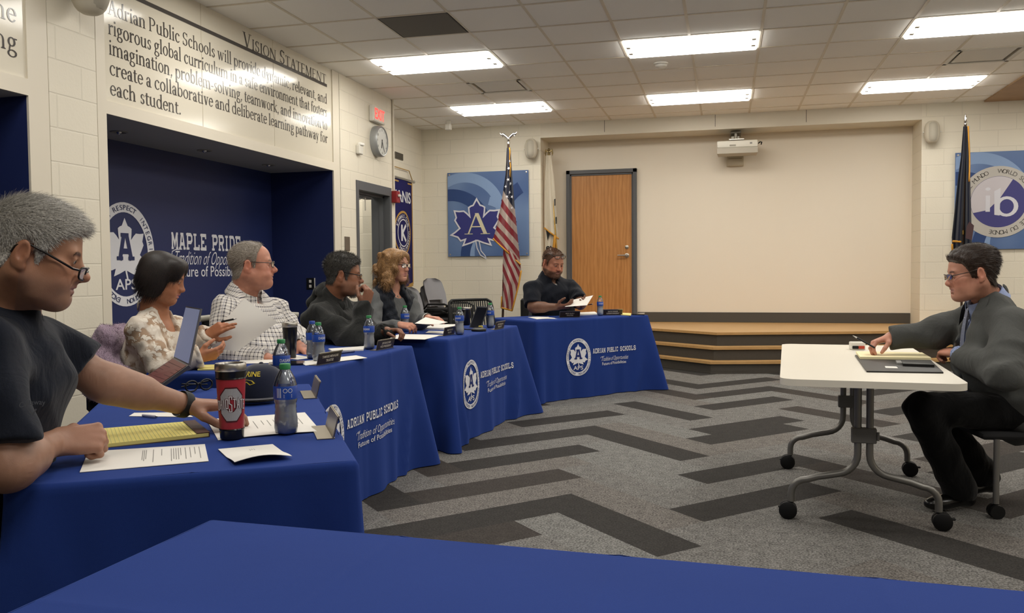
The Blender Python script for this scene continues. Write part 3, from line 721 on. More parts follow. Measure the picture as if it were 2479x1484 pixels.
CA = Cloth((-.85, 1.85), (-1.645, 3.12), .755, (.02, .05), 'blue tablecloth of the near left table with red tumbler', 1)
CB = Cloth((-1.84, 3.33), (-1.86, 4.85), .75, (.02, .14), 'blue seal cloth of the table where lace top woman and plaid man sit', 2)
CC = Cloth((-1.80, 5.33), (-1.68, 6.80), .75, (.12, .2), 'blue seal cloth of the table in front of the curly haired woman', 3)
CD = Cloth((-1.66, 7.39), (-.75, 8.52), .75, (.03, .16), 'blue seal cloth of the far table before the flag and oak door', 4)
CE = Cloth((.6, 1.30), (-.925, 1.358), .80, (.02, .02), 'plain blue tablecloth of the closest table along the bottom edge', 5)
CB.logo(.36, .39, .545, 1.24); CC.logo(.4, .395, .58, 1.27); CD.logo(.5, .39, .68, 1.24)
# ================================================================== THINGS ON THE TABLES
m_paper = M('white_paper', 'e4e0d8', .8); m_print = M('grey_print', '8f8c88', .8)
def film(name, c, a, rough=.08):
    t = NT(name); n = t.t; n.nodes.remove(t.b); out = [x for x in n.nodes if x.type == 'OUTPUT_MATERIAL'][0]
    tr = t.n('BsdfTransparent'); tr.inputs[0].default_value = (.97, .985, 1, 1); gl = t.n('BsdfGlossy'); gl.inputs[0].default_value = lin(c); gl.inputs['Roughness'].default_value = rough
    fr = t.n('Fresnel', {'IOR': 1.45}); mx = t.n('MixShader', {0: t.math('ADD', t.math('MULTIPLY', fr, .9), a), 1: tr, 2: gl}); n.links.new(mx.outputs[0], out.inputs[0]); return t.m
m_clear = film('clear_bottle_plastic', 'f4f6fa', .06)
m_ice = NT('frosted_water', .3, .5); m_ice.base(lin('d3d8e2')); m_ice.b.inputs['Emission Strength'].default_value = 0; m_ice.bump(m_ice.n('TexNoise', {0: m_ice.coord(), 'Scale': 120.}), .3, .003); m_ice = m_ice.m
m_lab = M('blue_bottle_label', '1f47a0', .3, .5); m_capg = M('green_bottle_cap', '2f7d4a', .4); m_capb = M('blue_bottle_cap', '2a4596', .4)
def bottle(px, py, label, cap=None, rot=0., face=0):
    p = atz(px, py, T+.001); rz = math.atan2(-p.y, -p.x)+rot
    t = thing('water_bottle', label, 'bottle', (p.x, p.y, T+.001), rz, 'water bottles on the blue tables')
    rib = lambda a, z: 1+(.035*math.cos(5*a) if z < .022 else 0)-(.02 if z < .004 else 0)
    prof = [(.012, .006), (.022, .0), (.029, .006), (.0318, .02), (.0318, .045), (.030, .055), (.0305, .062), (.0285, .07), (.030, .078), (.0285, .085), (.031, .092), (.0325, .1), (.0325, .128), (.0325, .132), (.031, .142), (.026, .158), (.018, .174), (.0135, .181), (.0135, .188)]
    b = MB(); b.lathe(prof, 30, close=False, fn=rib); b.build('bottle_body', [m_clear], t, 180)
    b = MB(); b.lathe([(0, .008)]+[(r-.0018, z+.0015) for r, z in prof[1:14] if z < .12]+[(.029, .12), (0, .12)], 30, fn=rib); b.build('water', [m_ice], t, 60)
    b = MB(); b.lathe([(.0329, .1), (.0331, .101), (.0331, .136), (.0326, .137)], 30, close=False)
    lb = b.build('label', [m_lab], t, 60)
    b = MB(); vs, fs = text2d('DASANI', 1, .008) if face == 0 else text2d('III', .8, .01)
    w_ = .046 if face == 0 else .012; vs = fit(vs, -w_/2, w_/2); mz = max(v[1] for v in vs); hh = .012 if face == 0 else .026
    a_ = 0 if face == 0 else .55
    b.add([(.0336*math.cos(u/.0336+a_*-1), .0336*math.sin(u/.0336-a_), (.113 if face == 0 else .106)+v/mz*hh) for u, v in vs], fs)
    if face:
        for k, aa in enumerate((-.02, .4)):
            for i in range(14):
                q0, q1 = 2*PI*i/14, 2*PI*(i+1)/14
                b.add([(.0336*math.cos(aa+r_*math.cos(q)/.0336), .0336*math.sin(aa+r_*math.cos(q)/.0336), .125+r_*math.sin(q)) for q, r_ in ((q0, .0062), (q1, .0062), (q1, .0048), (q0, .0048))], [(0, 1, 2, 3)])
        for i in range(3): b.add([(.0336*math.cos(a), .0336*math.sin(a), z) for a, z in ((-.15, .106+i*.0035), (.55, .106+i*.0035), (.55, .1075+i*.0035), (-.15, .1075+i*.0035))], [(0, 1, 2, 3)])
    b.build('label_print', [m_white], lb)
    b = MB(); b.lathe([(.0135, .182), (.0152, .183), (.0152, .196), (.0135, .198), (0, .198)], 24, fn=lambda a, z: 1+.02*math.cos(24*a)); b.build('cap', [cap or m_capg], t, 50)
    return t
bottle(693, 1050, 'frosted water bottle nearest the camera, beside the red tumbler', face=1)
bottle(683, 946, 'water bottle standing behind the nearest bottle by the navy cap', rot=.5)
bottle(772, 874, 'green capped water bottle directly behind the trustee nameplate of the second table', rot=.7)
bottle(757, 868, 'blue capped water bottle half hidden behind a green capped one', cap=m_capb, rot=2.5)
bottle(894, 845, 'water bottle beside the vice president nameplate', rot=-.6)
bottle(981, 803, 'water bottle in front of the hand of the curly haired woman', rot=.6)
bottle(1113, 810, 'water bottle just right of the third table trustee nameplate', rot=-.5)
bottle(1187, 793, 'slightly turned water bottle by the president nameplate', rot=-.5)
bottle(1453, 764, 'water bottle on the far table before the oak door', rot=.3)
def sheet(name, pts, label, cat='paper', z=T+.001, th=.0012, lift=None, lines=None, mat=None, group='loose papers on the tables'):
    """flat sheet whose four corners are given where they lie on the table"""
    C = [atz(x, y, z) for x, y in pts]; c = sum(C, Vector())/4
    t = MB(); n = 10
    def P(u, v):
        q = (C[0]*(1-u)+C[1]*u)*(1-v)+(C[3]*(1-u)+C[2]*u)*v; q = q.copy()
        if lift: q.z += lift(u, v)
        return q
    for dz, flip in ((th, 0), (0, 1)):
        m = len(t.v); t.grid(n, n, lambda u, v: P(u, v)+Vector((0, 0, dz)))
    E = [(i, i+1) for i in range(n)]
    k = (n+1)*(n+1)
    for i in range(n):
        for a, b_ in ((i, i+1), (n*(n+1)+i, n*(n+1)+i+1), (i*(n+1), (i+1)*(n+1)), (i*(n+1)+n, (i+1)*(n+1)+n)): t.f.append((a, b_, b_+k, a+k)); t.mi.append(0)
    if lines:
        r = random.Random(len(label))
        for u0, u1, v0, v1 in lines(r):
            t.add([P(u, v)+Vector((0, 0, th+.0006)) for u, v in ((u0, v0), (u1, v0), (u1, v1), (u0, v1))], [(0, 1, 2, 3)], 1)
    o = t.build(name, [mat or m_paper, m_print], None, 30, loc=tuple(c)); return tag(o, label, cat, group)
def text_cols(us, v0=.12, v1=.88):
    return lambda r: [(u, u+.006, v0, v0+(v1-v0)*r.uniform(.5, 1)) for u in us]
sheet('paper', [(214, 1094), (496, 1076), (505, 1117), (193, 1144)], 'printed agenda sheet closest to the camera, below the yellow pad', lines=text_cols([.46, .475, .49, .55, .62, .7, .72, .74, .76, .78, .82, .86, .9, .94], .15, .85))
sheet('folded_paper', [(528, 1089), (660, 1077), (707, 1112), (568, 1127)], 'folded white sheet in front of the red tumbler', lift=lambda u, v: .001+.016*math.sin(PI*min(1, max(0, (v-.55)/.45))*.5)*(.4+.6*math.sin(PI*u)), lines=text_cols([.5, .54, .58], .2, .3))
sheet('paper', [(500, 1016), (738, 999), (777, 1045), (528, 1066)], 'white sheet lying under the tumbler and nearest bottle', lift=lambda u, v: .004*math.sin(3*u)*v, lines=text_cols([.42, .5, .56, .62, .7, .76, .84, .88], .3, .7))
sheet('paper', [(325, 1000), (448, 999), (468, 1010), (312, 1008)], 'small white paper under the outstretched forearm')
def pen(name, a, b, label, mat, r=.0045, z=T+.006, clip=None):
    A, B = atz(*a, z), atz(*b, z); d = (B-A); t = thing(name, label, 'pen' if 'pen' in name and name != 'pencil' else 'pencil', tuple(A))
    m = MB(); m.tube([Vector(), d*.86], r, 10); m.build('barrel', [mat], t, 40)
    m = MB(); m.tube([d*.86, d*.97, d], [r*.95, r*.4, r*.1], 10); m.build('tip', [m_steel if name == 'pen' else M('bare_wood', 'c9a878')], t, 40); return t
pen('pen', (346, 1005), (383, 1009), 'white pen lying on the small paper under the forearm', M('white_pen_barrel', 'cfccd4', .4))
pen('pen', (858, 851), (818, 856), 'dark blue pen lying in front of the green capped bottle', M('navy_pen_barrel', '1b2350', .3))
pen('pencil', (989, 799), (1024, 797), 'orange highlighter pencil beside the curly haired woman', M('orange_barrel', 'd8793a', .5), r=.006)
def legal_pad():
    C = [atz(*p, T) for p in ((213, 1050), (472, 1028), (508, 1058), (219, 1090))]; t = thing('legal_pad', 'yellow lined legal pad with brown binding beside the fist', 'notepad', tuple(C[0])); o = C[0]
    t2 = NT('yellow_ruled_paper', .8, .2); sx = t2.n('SeparateXYZ', {0: t2.coord('Generated')})
    pp = lambda u, v, z: (C[0]*(1-u)+C[1]*u)*(1-v)+(C[3]*(1-u)+C[2]*u)*v-o+Vector((0, 0, z))
    t2.base(lin('e3d580'))
    def slab(b, u0, u1, z0, z1, m=0):
        vs = [pp(u, v, z) for z in (z0, z1) for u, v in ((u0, 0), (u1, 0), (u1, 1), (u0, 1))]
        b.add(vs, [(3, 2, 1, 0), (4, 5, 6, 7), (0, 1, 5, 4), (1, 2, 6, 5), (2, 3, 7, 6), (3, 0, 4, 7)], m)
    b = MB(); slab(b, 0, .99, .003, .012)
    for i in range(26):
        u = .03+i*.034
        b.add([pp(u, 0, .0124), pp(u+.004, 0, .0124), pp(u+.004, 1, .0124), pp(u, 1, .0124)], [(0, 1, 2, 3)], 1)
    b.build('pages', [t2.m, M('pale_blue_rule', 'b9bd86', .8)], t)
    b = MB(); slab(b, .885, 1.0, .0125, .0145); slab(b, .985, 1.0, .001, .0125); b.build('binding', [M('maroon_binding', '4b2f26', .5)], t)
    b = MB(); slab(b, -.005, 1.0, .0005, .003); b.build('card_backing', [M('brown_card', '6a5a44', .8)], t)
legal_pad()
def tumbler(px, py, label, H, r0, r1, red=True):
    p = atz(px, py, T+.001); rz = math.atan2(-p.y, -p.x)
    t = thing('travel_tumbler', label, 'tumbler', (p.x, p.y, T+.001), rz); R = lambda z: r0+(r1-r0)*z/H
    m_red = M('crimson_wrap', '9c2530', .45, .4); gm = M('black_gloss_coating', '101011', .25, .5)
    zb, zt, zr = (.028, .8*H, .9*H) if red else (.0, .86*H, .87*H)
    if red:
        b = MB(); b.lathe([(0, 0), (R(0)-.004, 0), (R(0), .004), (R(zb), zb)], 40); b.build('base_band', [gm], t, 40)
        b = MB(); b.lathe([(R(zb)-.0008, zb), (R(zb)-.0008, zb+.001), (R(zt)-.0008, zt)], 40, close=False); bod = b.build('body', [m_red], t, 60)
        b = MB(); b.lathe([(R(zt), zt), (R(zr), zr)], 40, close=False); b.lathe([(R(zt)-.001, zt-.001), (R(zt)+.0012, zt), (R(zt), zt+.004)], 40, close=False); b.lathe([(R(zb), zb-.002), (R(zb)+.0012, zb), (R(zb), zb+.003)], 40, close=False); b.build('neck_band', [gm], t, 40)
    else:
        b = MB(); b.lathe([(0, 0), (R(0)-.003, 0), (R(0), .004), (R(zt), zt)], 40); bod = b.build('body', [gm], t, 40)
    b = MB(); b.lathe([(R(zr), zr), (R(zr)+.0015, zr+.002), (R(H), H-.004), (R(H)-.002, H), (R(H)-.007, H), (R(H)-.009, H-.006)], 40, close=False); b.build('steel_rim', [m_steel], t, 50)
    b = MB(); b.lathe([(R(H)-.008, H-.004), (R(H)-.012, H-.009), (0, H-.009)], 40, close=False); b.box(.0, .03, -.008, .008, H-.009, H-.003, .002); b.build('lid', [NT('smoke_lid', .1, .5).m if False else M('smoke_plastic_lid', '55565a', .15, .5)], t, 40)
    if red:
        def S(u, v, l=1): a = u/.04; rr = R(v)+.0003+.0004*l; return (rr*math.cos(a), rr*math.sin(a), v)
        zc = .098; b = MB(); o8 = lambda k: [(x*k, y*k*1.22) for x, y in ((-.016, -.038), (.016, -.038), (.034, -.02), (.034, .02), (.016, .038), (-.016, .038), (-.034, .02), (-.034, -.02))]
        def ringp(a, c, l, m):
            for i in range(8):
                j = (i+1) % 8
                for q in range(4):
                    f0, f1 = q/4, (q+1)/4; L = lambda A, f: (A[i][0]+(A[j][0]-A[i][0])*f, A[i][1]+(A[j][1]-A[i][1])*f+zc)
                    b.add([S(*L(a, f0), l), S(*L(a, f1), l), S(*L(c, f1), l), S(*L(c, f0), l)], [(0, 1, 2, 3)], m)
        ringp(o8(1.02), o8(.36), 1, 1); ringp(o8(.94), o8(.42), 2, 0)
        for lay, wd, mm in ((3, .30, 1), (4, .13, 2)):
            sv = [('O', 0, .8), ('H', 1, .8), ('I', 1.95, .8), ('O', 2.75, .8), ('S', 3.75, 1.35), ('T', 4.85, .8), ('A', 5.85, .8), ('T', 6.85, .8), ('E', 7.8, .8)]
            for ch, x, hs in sv:
                u0 = -.0445+x*.0102; hh = .030*hs; arch = .006*math.cos((x-4.2)/4.2*1.5)
                pl = {'O': [[(.15, 0), (.85, 0), (.85, 1), (.15, 1), (.15, 0)]], 'H': [[(.15, 0), (.15, 1)], [(.85, 0), (.85, 1)], [(.15, .5), (.85, .5)]], 'I': [[(.4, 0), (.4, 1)]], 'S': [[(.9, .8), (.9, 1), (.1, 1), (.1, .55), (.9, .45), (.9, 0), (.1, 0), (.1, .2)]], 'T': [[(0, 1), (1, 1)], [(.5, 0), (.5, 1)]], 'A': [[(.05, 0), (.5, 1), (.95, 0)], [(.25, .35), (.75, .35)]], 'E': [[(.9, 1), (.15, 1), (.15, 0), (.9, 0)], [(.15, .5), (.7, .5)]]}[ch]
                for q in pl:
                    for s_ in stroke([(u0+a*.0082, zc-.018*hs+arch+c*hh) for a, c in q], wd*.02 if lay == 4 else .0048):
                        lay_ = lay+.01*(len(b.f) % 40); b.add([S(u, v, lay_) for u, v in s_], [(0, 1, 2, 3)], mm)
        b.build('team_logo', [M('logo_grey', '9b9a9c', .5), M('logo_dark_red', '4a1218', .5), M('logo_silver', 'c9c3c4', .5)], bod)
    return t
tumbler(562, 1062, 'tall red tumbler with grey block O logo and steel rim', .208, .031, .0415)
tumbler(703, 867, 'black tumbler with steel rim on the second table', .19, .030, .040, False)
tumbler(1129, 787, 'black tumbler behind a bottle beside the empty mesh chair', .15, .030, .040, False)
m_brass = M('brushed_holder', 'a89f8d', .35, .5, .9); m_plate = M('dark_brown_name_plate', '2d241d', .35, .4)
def nameplate(px, py, rz, label, l1, l2, W=.205, HT=.06):
    p = atz(px, py, T+.001); t = thing('name_plate', label, 'name plate', (p.x, p.y, T+.001), rz, 'name plates along the tables')
    b = MB(); tl = math.radians(14)
    b.push(TR(0, 0, .001, rx=tl))
    b.box(-W/2, W/2, -.0015, .0015, 0, HT, m=0); b.box(-W/2, W/2, -.005, -.0015, HT-.004, HT+.002); b.box(-W/2, W/2, -.005, -.0015, -.002, .003); b.pop()
    b.box(-W/2, W/2, 0, .042, 0, .0022); b.build('holder', [m_brass], t)
    b = MB(); b.push(TR(0, 0, .001, rx=tl)); b.box(-W/2+.004, W/2-.004, -.0035, -.0015, .003, HT-.004); b.pop(); pl = b.build('plate', [m_plate], t)
    b = MB(); b.push(TR(0, 0, .001, rx=tl))
    for s_, z, h in ((l1, .033, .0125), (l2, .013, .0125)):
        vs, fs = text2d(s_, 1, .012); wd = min(W-.05, len(s_)*.0095); vs = fit(vs, -wd/2, wd/2); mz = max(v[1] for v in vs); b.add([(u, -.0042, z+v/mz*h) for u, v in vs], fs)
    b.pop(); b.build('engraving', [M('engraved_ivory', 'cfc6b4', .6)], pl); return t
dA = math.atan2(1.27, -.795); dB = PI/2; dC = math.atan2(1.47, .12); dD = math.atan2(1.13, .91)
nameplate(797, 1046, dA, 'name plate seen from behind, nearest the camera on the table edge', 'BOARD', 'TRUSTEE')
nameplate(759, 955, dA, 'name plate seen from behind, farther along the near table edge', 'BOARD', 'SECRETARY')
nameplate(795, 880, dB-.12, 'name plate before two bottles on the second table', 'TAMARIE MENAGAR', 'TRUSTEE')
nameplate(931, 845, dB-.1, 'vice president name plate near the second table corner', 'JOE BAUCHER', 'VICE PRESIDENT')
nameplate(1086, 811, dC, 'name plate beside the bottle of the third table', 'RUBY FLORES', 'TRUSTEE')
nameplate(1208, 796, dC, 'president name plate at the third table far corner', 'BETH FERGUSON', 'PRESIDENT')
nameplate(1379, 768, dD-.45, 'trustee name plate in front of the man in the navy polo', 'MIKE BUKU', 'TRUSTEE')
nameplate(1483, 763, dD-.45, 'superintendent name plate right of the far table bottle', 'NATE PARKER', 'SUPERINTENDENT')
S_ = sheet
S_('notepad', [(478, 897), (492, 886), (560, 884), (570, 895)], 'yellow pad at the near end of the second table', 'notepad', th=.006, mat=M('yellow_pad_paper', 'ddd183', .8), group=None)
S_('paper', [(572, 881), (582, 873), (700, 869), (690, 878)], 'white sheet nearest the lace top woman hands')
S_('paper', [(643, 861), (700, 857), (760, 866), (720, 871)], 'white sheet behind the black tumbler base')
S_('paper', [(722, 876), (862, 862), (889, 868), (740, 885)], 'white sheet tucked behind the first trustee nameplate', lift=lambda u, v: .003*u)
S_('paper', [(770, 858), (806, 854), (826, 860), (790, 866)], 'small white sheet behind the green capped bottle')
S_('paper', [(795, 847), (882, 841), (880, 849), (803, 852)], 'white papers on a board by the plaid man hand', th=.008)
S_('paper', [(928, 820), (968, 809), (1072, 811), (1028, 822)], 'white sheet on the near end of the third table')
S_('paper', [(1012, 797), (1030, 789), (1102, 789), (1098, 799)], 'thick white paper stack under the curly haired woman hands', th=.014)
S_('paper', [(1030, 806), (1038, 801), (1078, 802), (1072, 808)], 'small white sheet behind the third table nameplate')
S_('paper', [(1278, 768), (1340, 766), (1362, 771), (1300, 773)], 'white sheets left of the navy polo man nameplate', lift=lambda u, v: .003*math.sin(5*u))
S_('paper', [(1402, 759), (1440, 757), (1447, 762), (1404, 764)], 'paper stack left of the far table bottle', th=.012)
S_('notepad', [(1503, 763), (1505, 759), (1528, 760), (1527, 765)], 'yellow pad at the far table right end', 'notepad', th=.008, mat=M('yellow_pad_paper', 'ddd183', .8), group=None)
def small_items():
    def slab(nm, lab, cat, pts, th, mat, z=T+.001):
        C = [atz(*p, z) for p in pts]; c = sum(C, Vector())/4; b = MB()
        vs = [q+(c-q)*.0 for q in C]+[q+Vector((0, 0, th)) for q in C]
        b.add(vs, [(3, 2, 1, 0), (4, 5, 6, 7), (0, 1, 5, 4), (1, 2, 6, 5), (2, 3, 7, 6), (3, 0, 4, 7)])
        return tag(b.build(nm, [mat], None, None, loc=tuple(c)), lab, cat)
    gl = M('phone_black_glass', '15161a', .15, .5)
    for nm, lab, pts in (('smartphone', 'black phone lying beside the black tumbler base', ((696, 885), (703, 877), (738, 877), (734, 884))), ('smartphone', 'dark phone just left of the black tumbler, behind bottle', ((648, 887), (652, 881), (668, 880), (666, 887))), ('smartphone', 'black phone at the far table right corner', ((1530, 763), (1533, 760), (1561, 759), (1560, 763)))):
        o = slab(nm, lab, 'phone', pts, .009, gl)
    # folded eyeglasses by the watch arm
    p = atz(482, 948, T); t = thing('eyeglasses', 'black folded eyeglasses behind the watch wearing arm', 'eyeglasses', tuple(p), 1.2)
    for s in (-1, 1):
        b = MB(); b.tube([(s*.032+.026*math.cos(a*PI/8), 0, .024+.02*math.sin(a*PI/8)) for a in range(17)], .0035, 8); b.build('lens_rim', [m_black], t, 60)
        b = MB(); b.tube([(s*.06, 0, .034), (s*.06, .02, .034), (-s*.05, .03+.01*s, .02)], .003, 8); b.build('temple_arm', [m_black], t, 60)
    b = MB(); b.tube([(-.008, 0, .028), (0, -.002, .032), (.008, 0, .028)], .003, 8); b.build('bridge', [m_black], t, 60)
    # conference speaker puck
    p = atz(1159, 802, T); t = thing('conference_puck', 'round black microphone puck before the empty mesh chair', 'microphone', (p.x, p.y, T))
    b = MB(); b.lathe([(0, .0), (.052, 0), (.058, .008), (.056, .018), (.03, .026), (0, .027)], 32); b.build('puck_body', [m_black], t, 40)
    b = MB(); b.lathe([(.022, .026), (.02, .031), (0, .032)], 20); b.build('button', [m_blackm], t, 40)
    b = MB(); b.box(-.012, .02, .03, .05, .018, .04, .003); b.build('yellow_tag', [M('olive_yellow', 'b2a142', .6)], t)
    b = MB(); b.tube([(0, .055, .01), (-.05, .1, .006), (-.12, .1, .006), (-.2, .18, .006)], .004, 8); b.build('cable', [m_black], t, 60)
    # leaning tablet behind the slanted bottle
    A, B = atz(1162, 795, T+.002), atz(1172, 789, T+.002); t = thing('tablet', 'dark tablet leaning up beside the slanted bottle', 'tablet', tuple(A)); d = (B-A).normalized(); 
    b = MB(); u = Vector((.06, .02, .17)); w_ = Vector((-.12, .10, 0)); q = Vector((.006, .008, 0))
    vs = [Vector(), w_, w_+u, u]; vs += [x+q for x in vs]; b.add(vs, [(3, 2, 1, 0), (4, 5, 6, 7), (0, 1, 5, 4), (1, 2, 6, 5), (2, 3, 7, 6), (3, 0, 4, 7)]); b.build('casing', [M('tablet_grey', '4b4c50', .4)], t)
    b = MB(); vs = [Vector((.002, -.004, 0))+x*.9+Vector((0, 0, .008)) for x in (Vector(), w_, w_+u, u)]; b.add(vs, [(0, 1, 2, 3)]); b.build('screen', [gl], t)
small_items()
def ball_cap():
    p = atz(634, 965, T); t = thing('baseball_cap', 'navy baseball cap with yellow lettering behind the red tumbler', 'cap', (p.x, p.y, T+.001), math.atan2(-p.y, -p.x)-.55)
    m_cap = M('navy_cap_cloth', '1b2033', .9, .1, noise=.1, nscale=200, sheen=.3)
    def dome(u, v, r=.0):
        a = 2*PI*u; th = v*PI/2; R = .092+r; z = .015+.112*math.sin(th)**.85*(1-.10*max(0, -math.cos(a))); return (R*1.12*math.cos(th)**.75*math.cos(a), R*.92*math.cos(th)**.75*math.sin(a), z+r)
    b = MB(); b.grid(36, 10, lambda u, v: dome(u, v)); b.grid(36, 1, lambda u, v: (dome(u, 0)[0], dome(u, 0)[1], .015*v)); b.build('crown', [m_cap], t, 60)
    b = MB(); b.sphere((0, 0, .127), (.008, .008, .005)); b.build('top_button', [m_cap], t, 60)
    def brim(u, v): 
        a = (u-.5)*2.2; R = .098+.07*v*math.cos(a*.75); return (R*1.1*math.cos(a), R*.95*math.sin(a), .012+.006*v-.012*v*abs(a)*.35+.003)
    b = MB(); b.grid(20, 6, brim); b.grid(20, 6, lambda u, v: tuple(Vector(brim(u, v))-Vector((0, 0, .004)))); br = b.build('brim', [m_cap], t, 60)
    b = MB(); b.poly2([(.14, .02), (.165, -.02), (.15, -.05), (.128, -.06), (.135, -.02)], lambda u, v: (u, v, brim((math.atan2(v, u)/2.2)+.5, .6)[2]+.004)); b.build('orange_leaf', [M('orange_stitch', 'd8983a', .6)], br)
    b = MB(); vs, fs = text2d('MARINE', 1, .02); vs = fit(vs, -.05, .05); mz = max(v[1] for v in vs)
    def onf(u, v): a = u/.085; q = dome((a % (2*PI))/(2*PI), v); n = Vector((math.cos(a), math.sin(a), .4)).normalized(); return tuple(Vector(q)+n*.002)
    b.add([onf(u, .42+v/mz*.14) for u, v in vs], fs)
    for q in stroke([(-.03, .0), (-.02, .06), (.0, .08), (.02, .06), (.03, .0), (.015, -.03), (0, .03), (-.015, -.03)], .006): b.add([onf(u, .26+v) for u, v in q], [(0, 1, 2, 3)])
    b.build('embroidery', [M('yellow_stitch', 'c9b23a', .6)], t)
ball_cap()
# ================================================================== WHITE ROLLING TABLE
TW = .72
def white_table():
    q = [atz(*p, TW) for p in ((1893, 833), (1888, 915), (2347, 919))]; c0 = q[1]
    dy = (q[0]-q[1]); L = dy.length+.06; dy.normalize(); dx = Vector((dy.y, -dy.x, 0)); Wd = .745
    ctr = c0-dy*.03+dy*L/2+dx*(Wd/2-.0); rz = math.atan2(dy.y, dy.x)-PI/2
    t = thing('folding_table', 'white rolling table with grey tube legs before the man in a suit', 'table', (ctr.x, ctr.y, 0), rz)
    m_top = M('white_laminate', 'dcd6c8', .35, .5); m_leg = M('grey_powder_coat', '7d7b76', .4, .5, .6)
    def rr(w, l, r, n=8):
        o = []
        for sx, sy, a0 in ((1, 1, 0), (-1, 1, 90), (-1, -1, 180), (1, -1, 270)):
            for k in range(n+1): a = math.radians(a0+90*k/n); o.append((sx*(w-r)+r*math.cos(a), sy*(l-r)+r*math.sin(a)))
        return o
    b = MB(); b.prism(rr(Wd/2, L/2, .07), TW-.030, TW); b.build('tabletop', [m_top], t, 30)
    for sy in (-1, 1):
        y = sy*.53
        for sx in (-1, 1):
            b = MB(); p = [(sx*.026, y, .66), (sx*.026, y, .40), (sx*.026, y, .33)]
            for k in range(1, 7): a = PI/2*k/6*.9; p.append((sx*(.026+.10*(1-math.cos(a))), y, .33-.10*math.sin(a)))
            p += [(sx*.20, y, .212), (sx*.25, y, .195)]
            for k in range(1, 6): a = PI/2*k/5; p.append((sx*(.25+.07*math.sin(a)), y, .195-.07*(1-math.cos(a))))
            p += [(sx*.32, y, .085)]
            b.tube(p, .0165, 12); b.build('leg', [m_leg], t, 60)
            c = MB(); c.push(TR(sx*.335, y-.012, .042, rx=PI/2)); c.lathe([(0, -.012), (.036, -.012), (.042, -.008), (.042, .008), (.036, .012), (0, .012)], 22); c.pop()
            c.push(TR(sx*.335, y+.016, .042, rx=PI/2)); c.lathe([(0, -.012), (.036, -.012), (.042, -.008), (.042, .008), (.036, .012), (0, .012)], 22); c.pop()
            c.tube([(sx*.32, y, .1), (sx*.325, y, .05)], .012, 8); c.box(sx*.335+sx*.03-.015, sx*.335+sx*.03+.025, y-.01, y+.01, .05, .06, .003); c.build('caster', [m_blackm], t, 40)
        b = MB(); b.box(-.055, .055, y-.022, y+.022, .385, .455, .004); b.tube([(.06, y-.02, .40), (.06, y-.02, .44)], .006, 8); b.build('clamp_plate', [M('grey_clamp', '6d6c69', .5)], t)
        b = MB(); b.prism([(-.09, .64), (.09, .64), (.12, .69), (-.12, .69)], y-.03, y+.03) if False else b.box(-.1, .1, y-.035, y+.035, .645, .69, .012); b.build('top_bracket', [m_black], t)
    b = MB(); b.box(-.015, .015, -.53, .53, .655, .685, .003); b.build('cross_rail', [m_leg], t)
    return t
white_table()
def on_white():
    Z = TW+.001
    def slab(b, pts, z0, z1, o, m=0):
        C = [atz(*p, Z)-o for p in pts]; vs = [q+Vector((0, 0, z0)) for q in C]+[q+Vector((0, 0, z1)) for q in C]
        b.add(vs, [(3, 2, 1, 0), (4, 5, 6, 7), (0, 1, 5, 4), (1, 2, 6, 5), (2, 3, 7, 6), (3, 0, 4, 7)], m)
    o = atz(2170, 880, Z); t = thing('portfolio', 'open black leather portfolio with cream note pad on the white table', 'portfolio', tuple(o)); m_lea = M('black_leather', '191817', .45, .4, bump=.2, nscale=200)
    b = MB(); slab(b, ((2070, 862), (2246, 868), (2284, 904), (2098, 901)), 0, .006, o); b.build('cover', [m_lea], t)
    b = MB(); slab(b, ((2072, 858), (2232, 861), (2254, 874), (2082, 872)), .006, .018, o); b.build('note_pad', [M('cream_note_paper', 'ece0b4', .8)], t)
    b = MB(); slab(b, ((2180, 879), (2254, 881), (2262, 892), (2186, 889)), .006, .018, o); b.build('pocket', [m_lea], t)
    b = MB(); slab(b, ((2168, 880), (2186, 880), (2192, 886), (2172, 886)), .006, .016, o); b.build('calculator', [M('grey_key_face', '8d8c88', .4)], t)
    b = MB(); slab(b, ((2142, 890), (2170, 891), (2174, 895), (2144, 894)), .006, .0075, o); b.build('white_card', [m_paper], t)
    o = atz(2075, 846, Z); t = thing('desk_gadget', 'small white and red box under the reaching hand', 'box', tuple(o), .1)
    b = MB(); b.box(-.04, .04, -.03, .03, 0, .045, .004); b.build('casing', [m_wplas], t)
    b = MB(); b.box(-.034, .0, -.034, -.029, .006, .024, .002); b.build('dark_window', [m_black], t)
    b = MB(); b.box(-.0, .034, -.034, -.029, .006, .024, .002); b.build('red_label', [M('red_label', 'b0402c', .5)], t)
on_white()
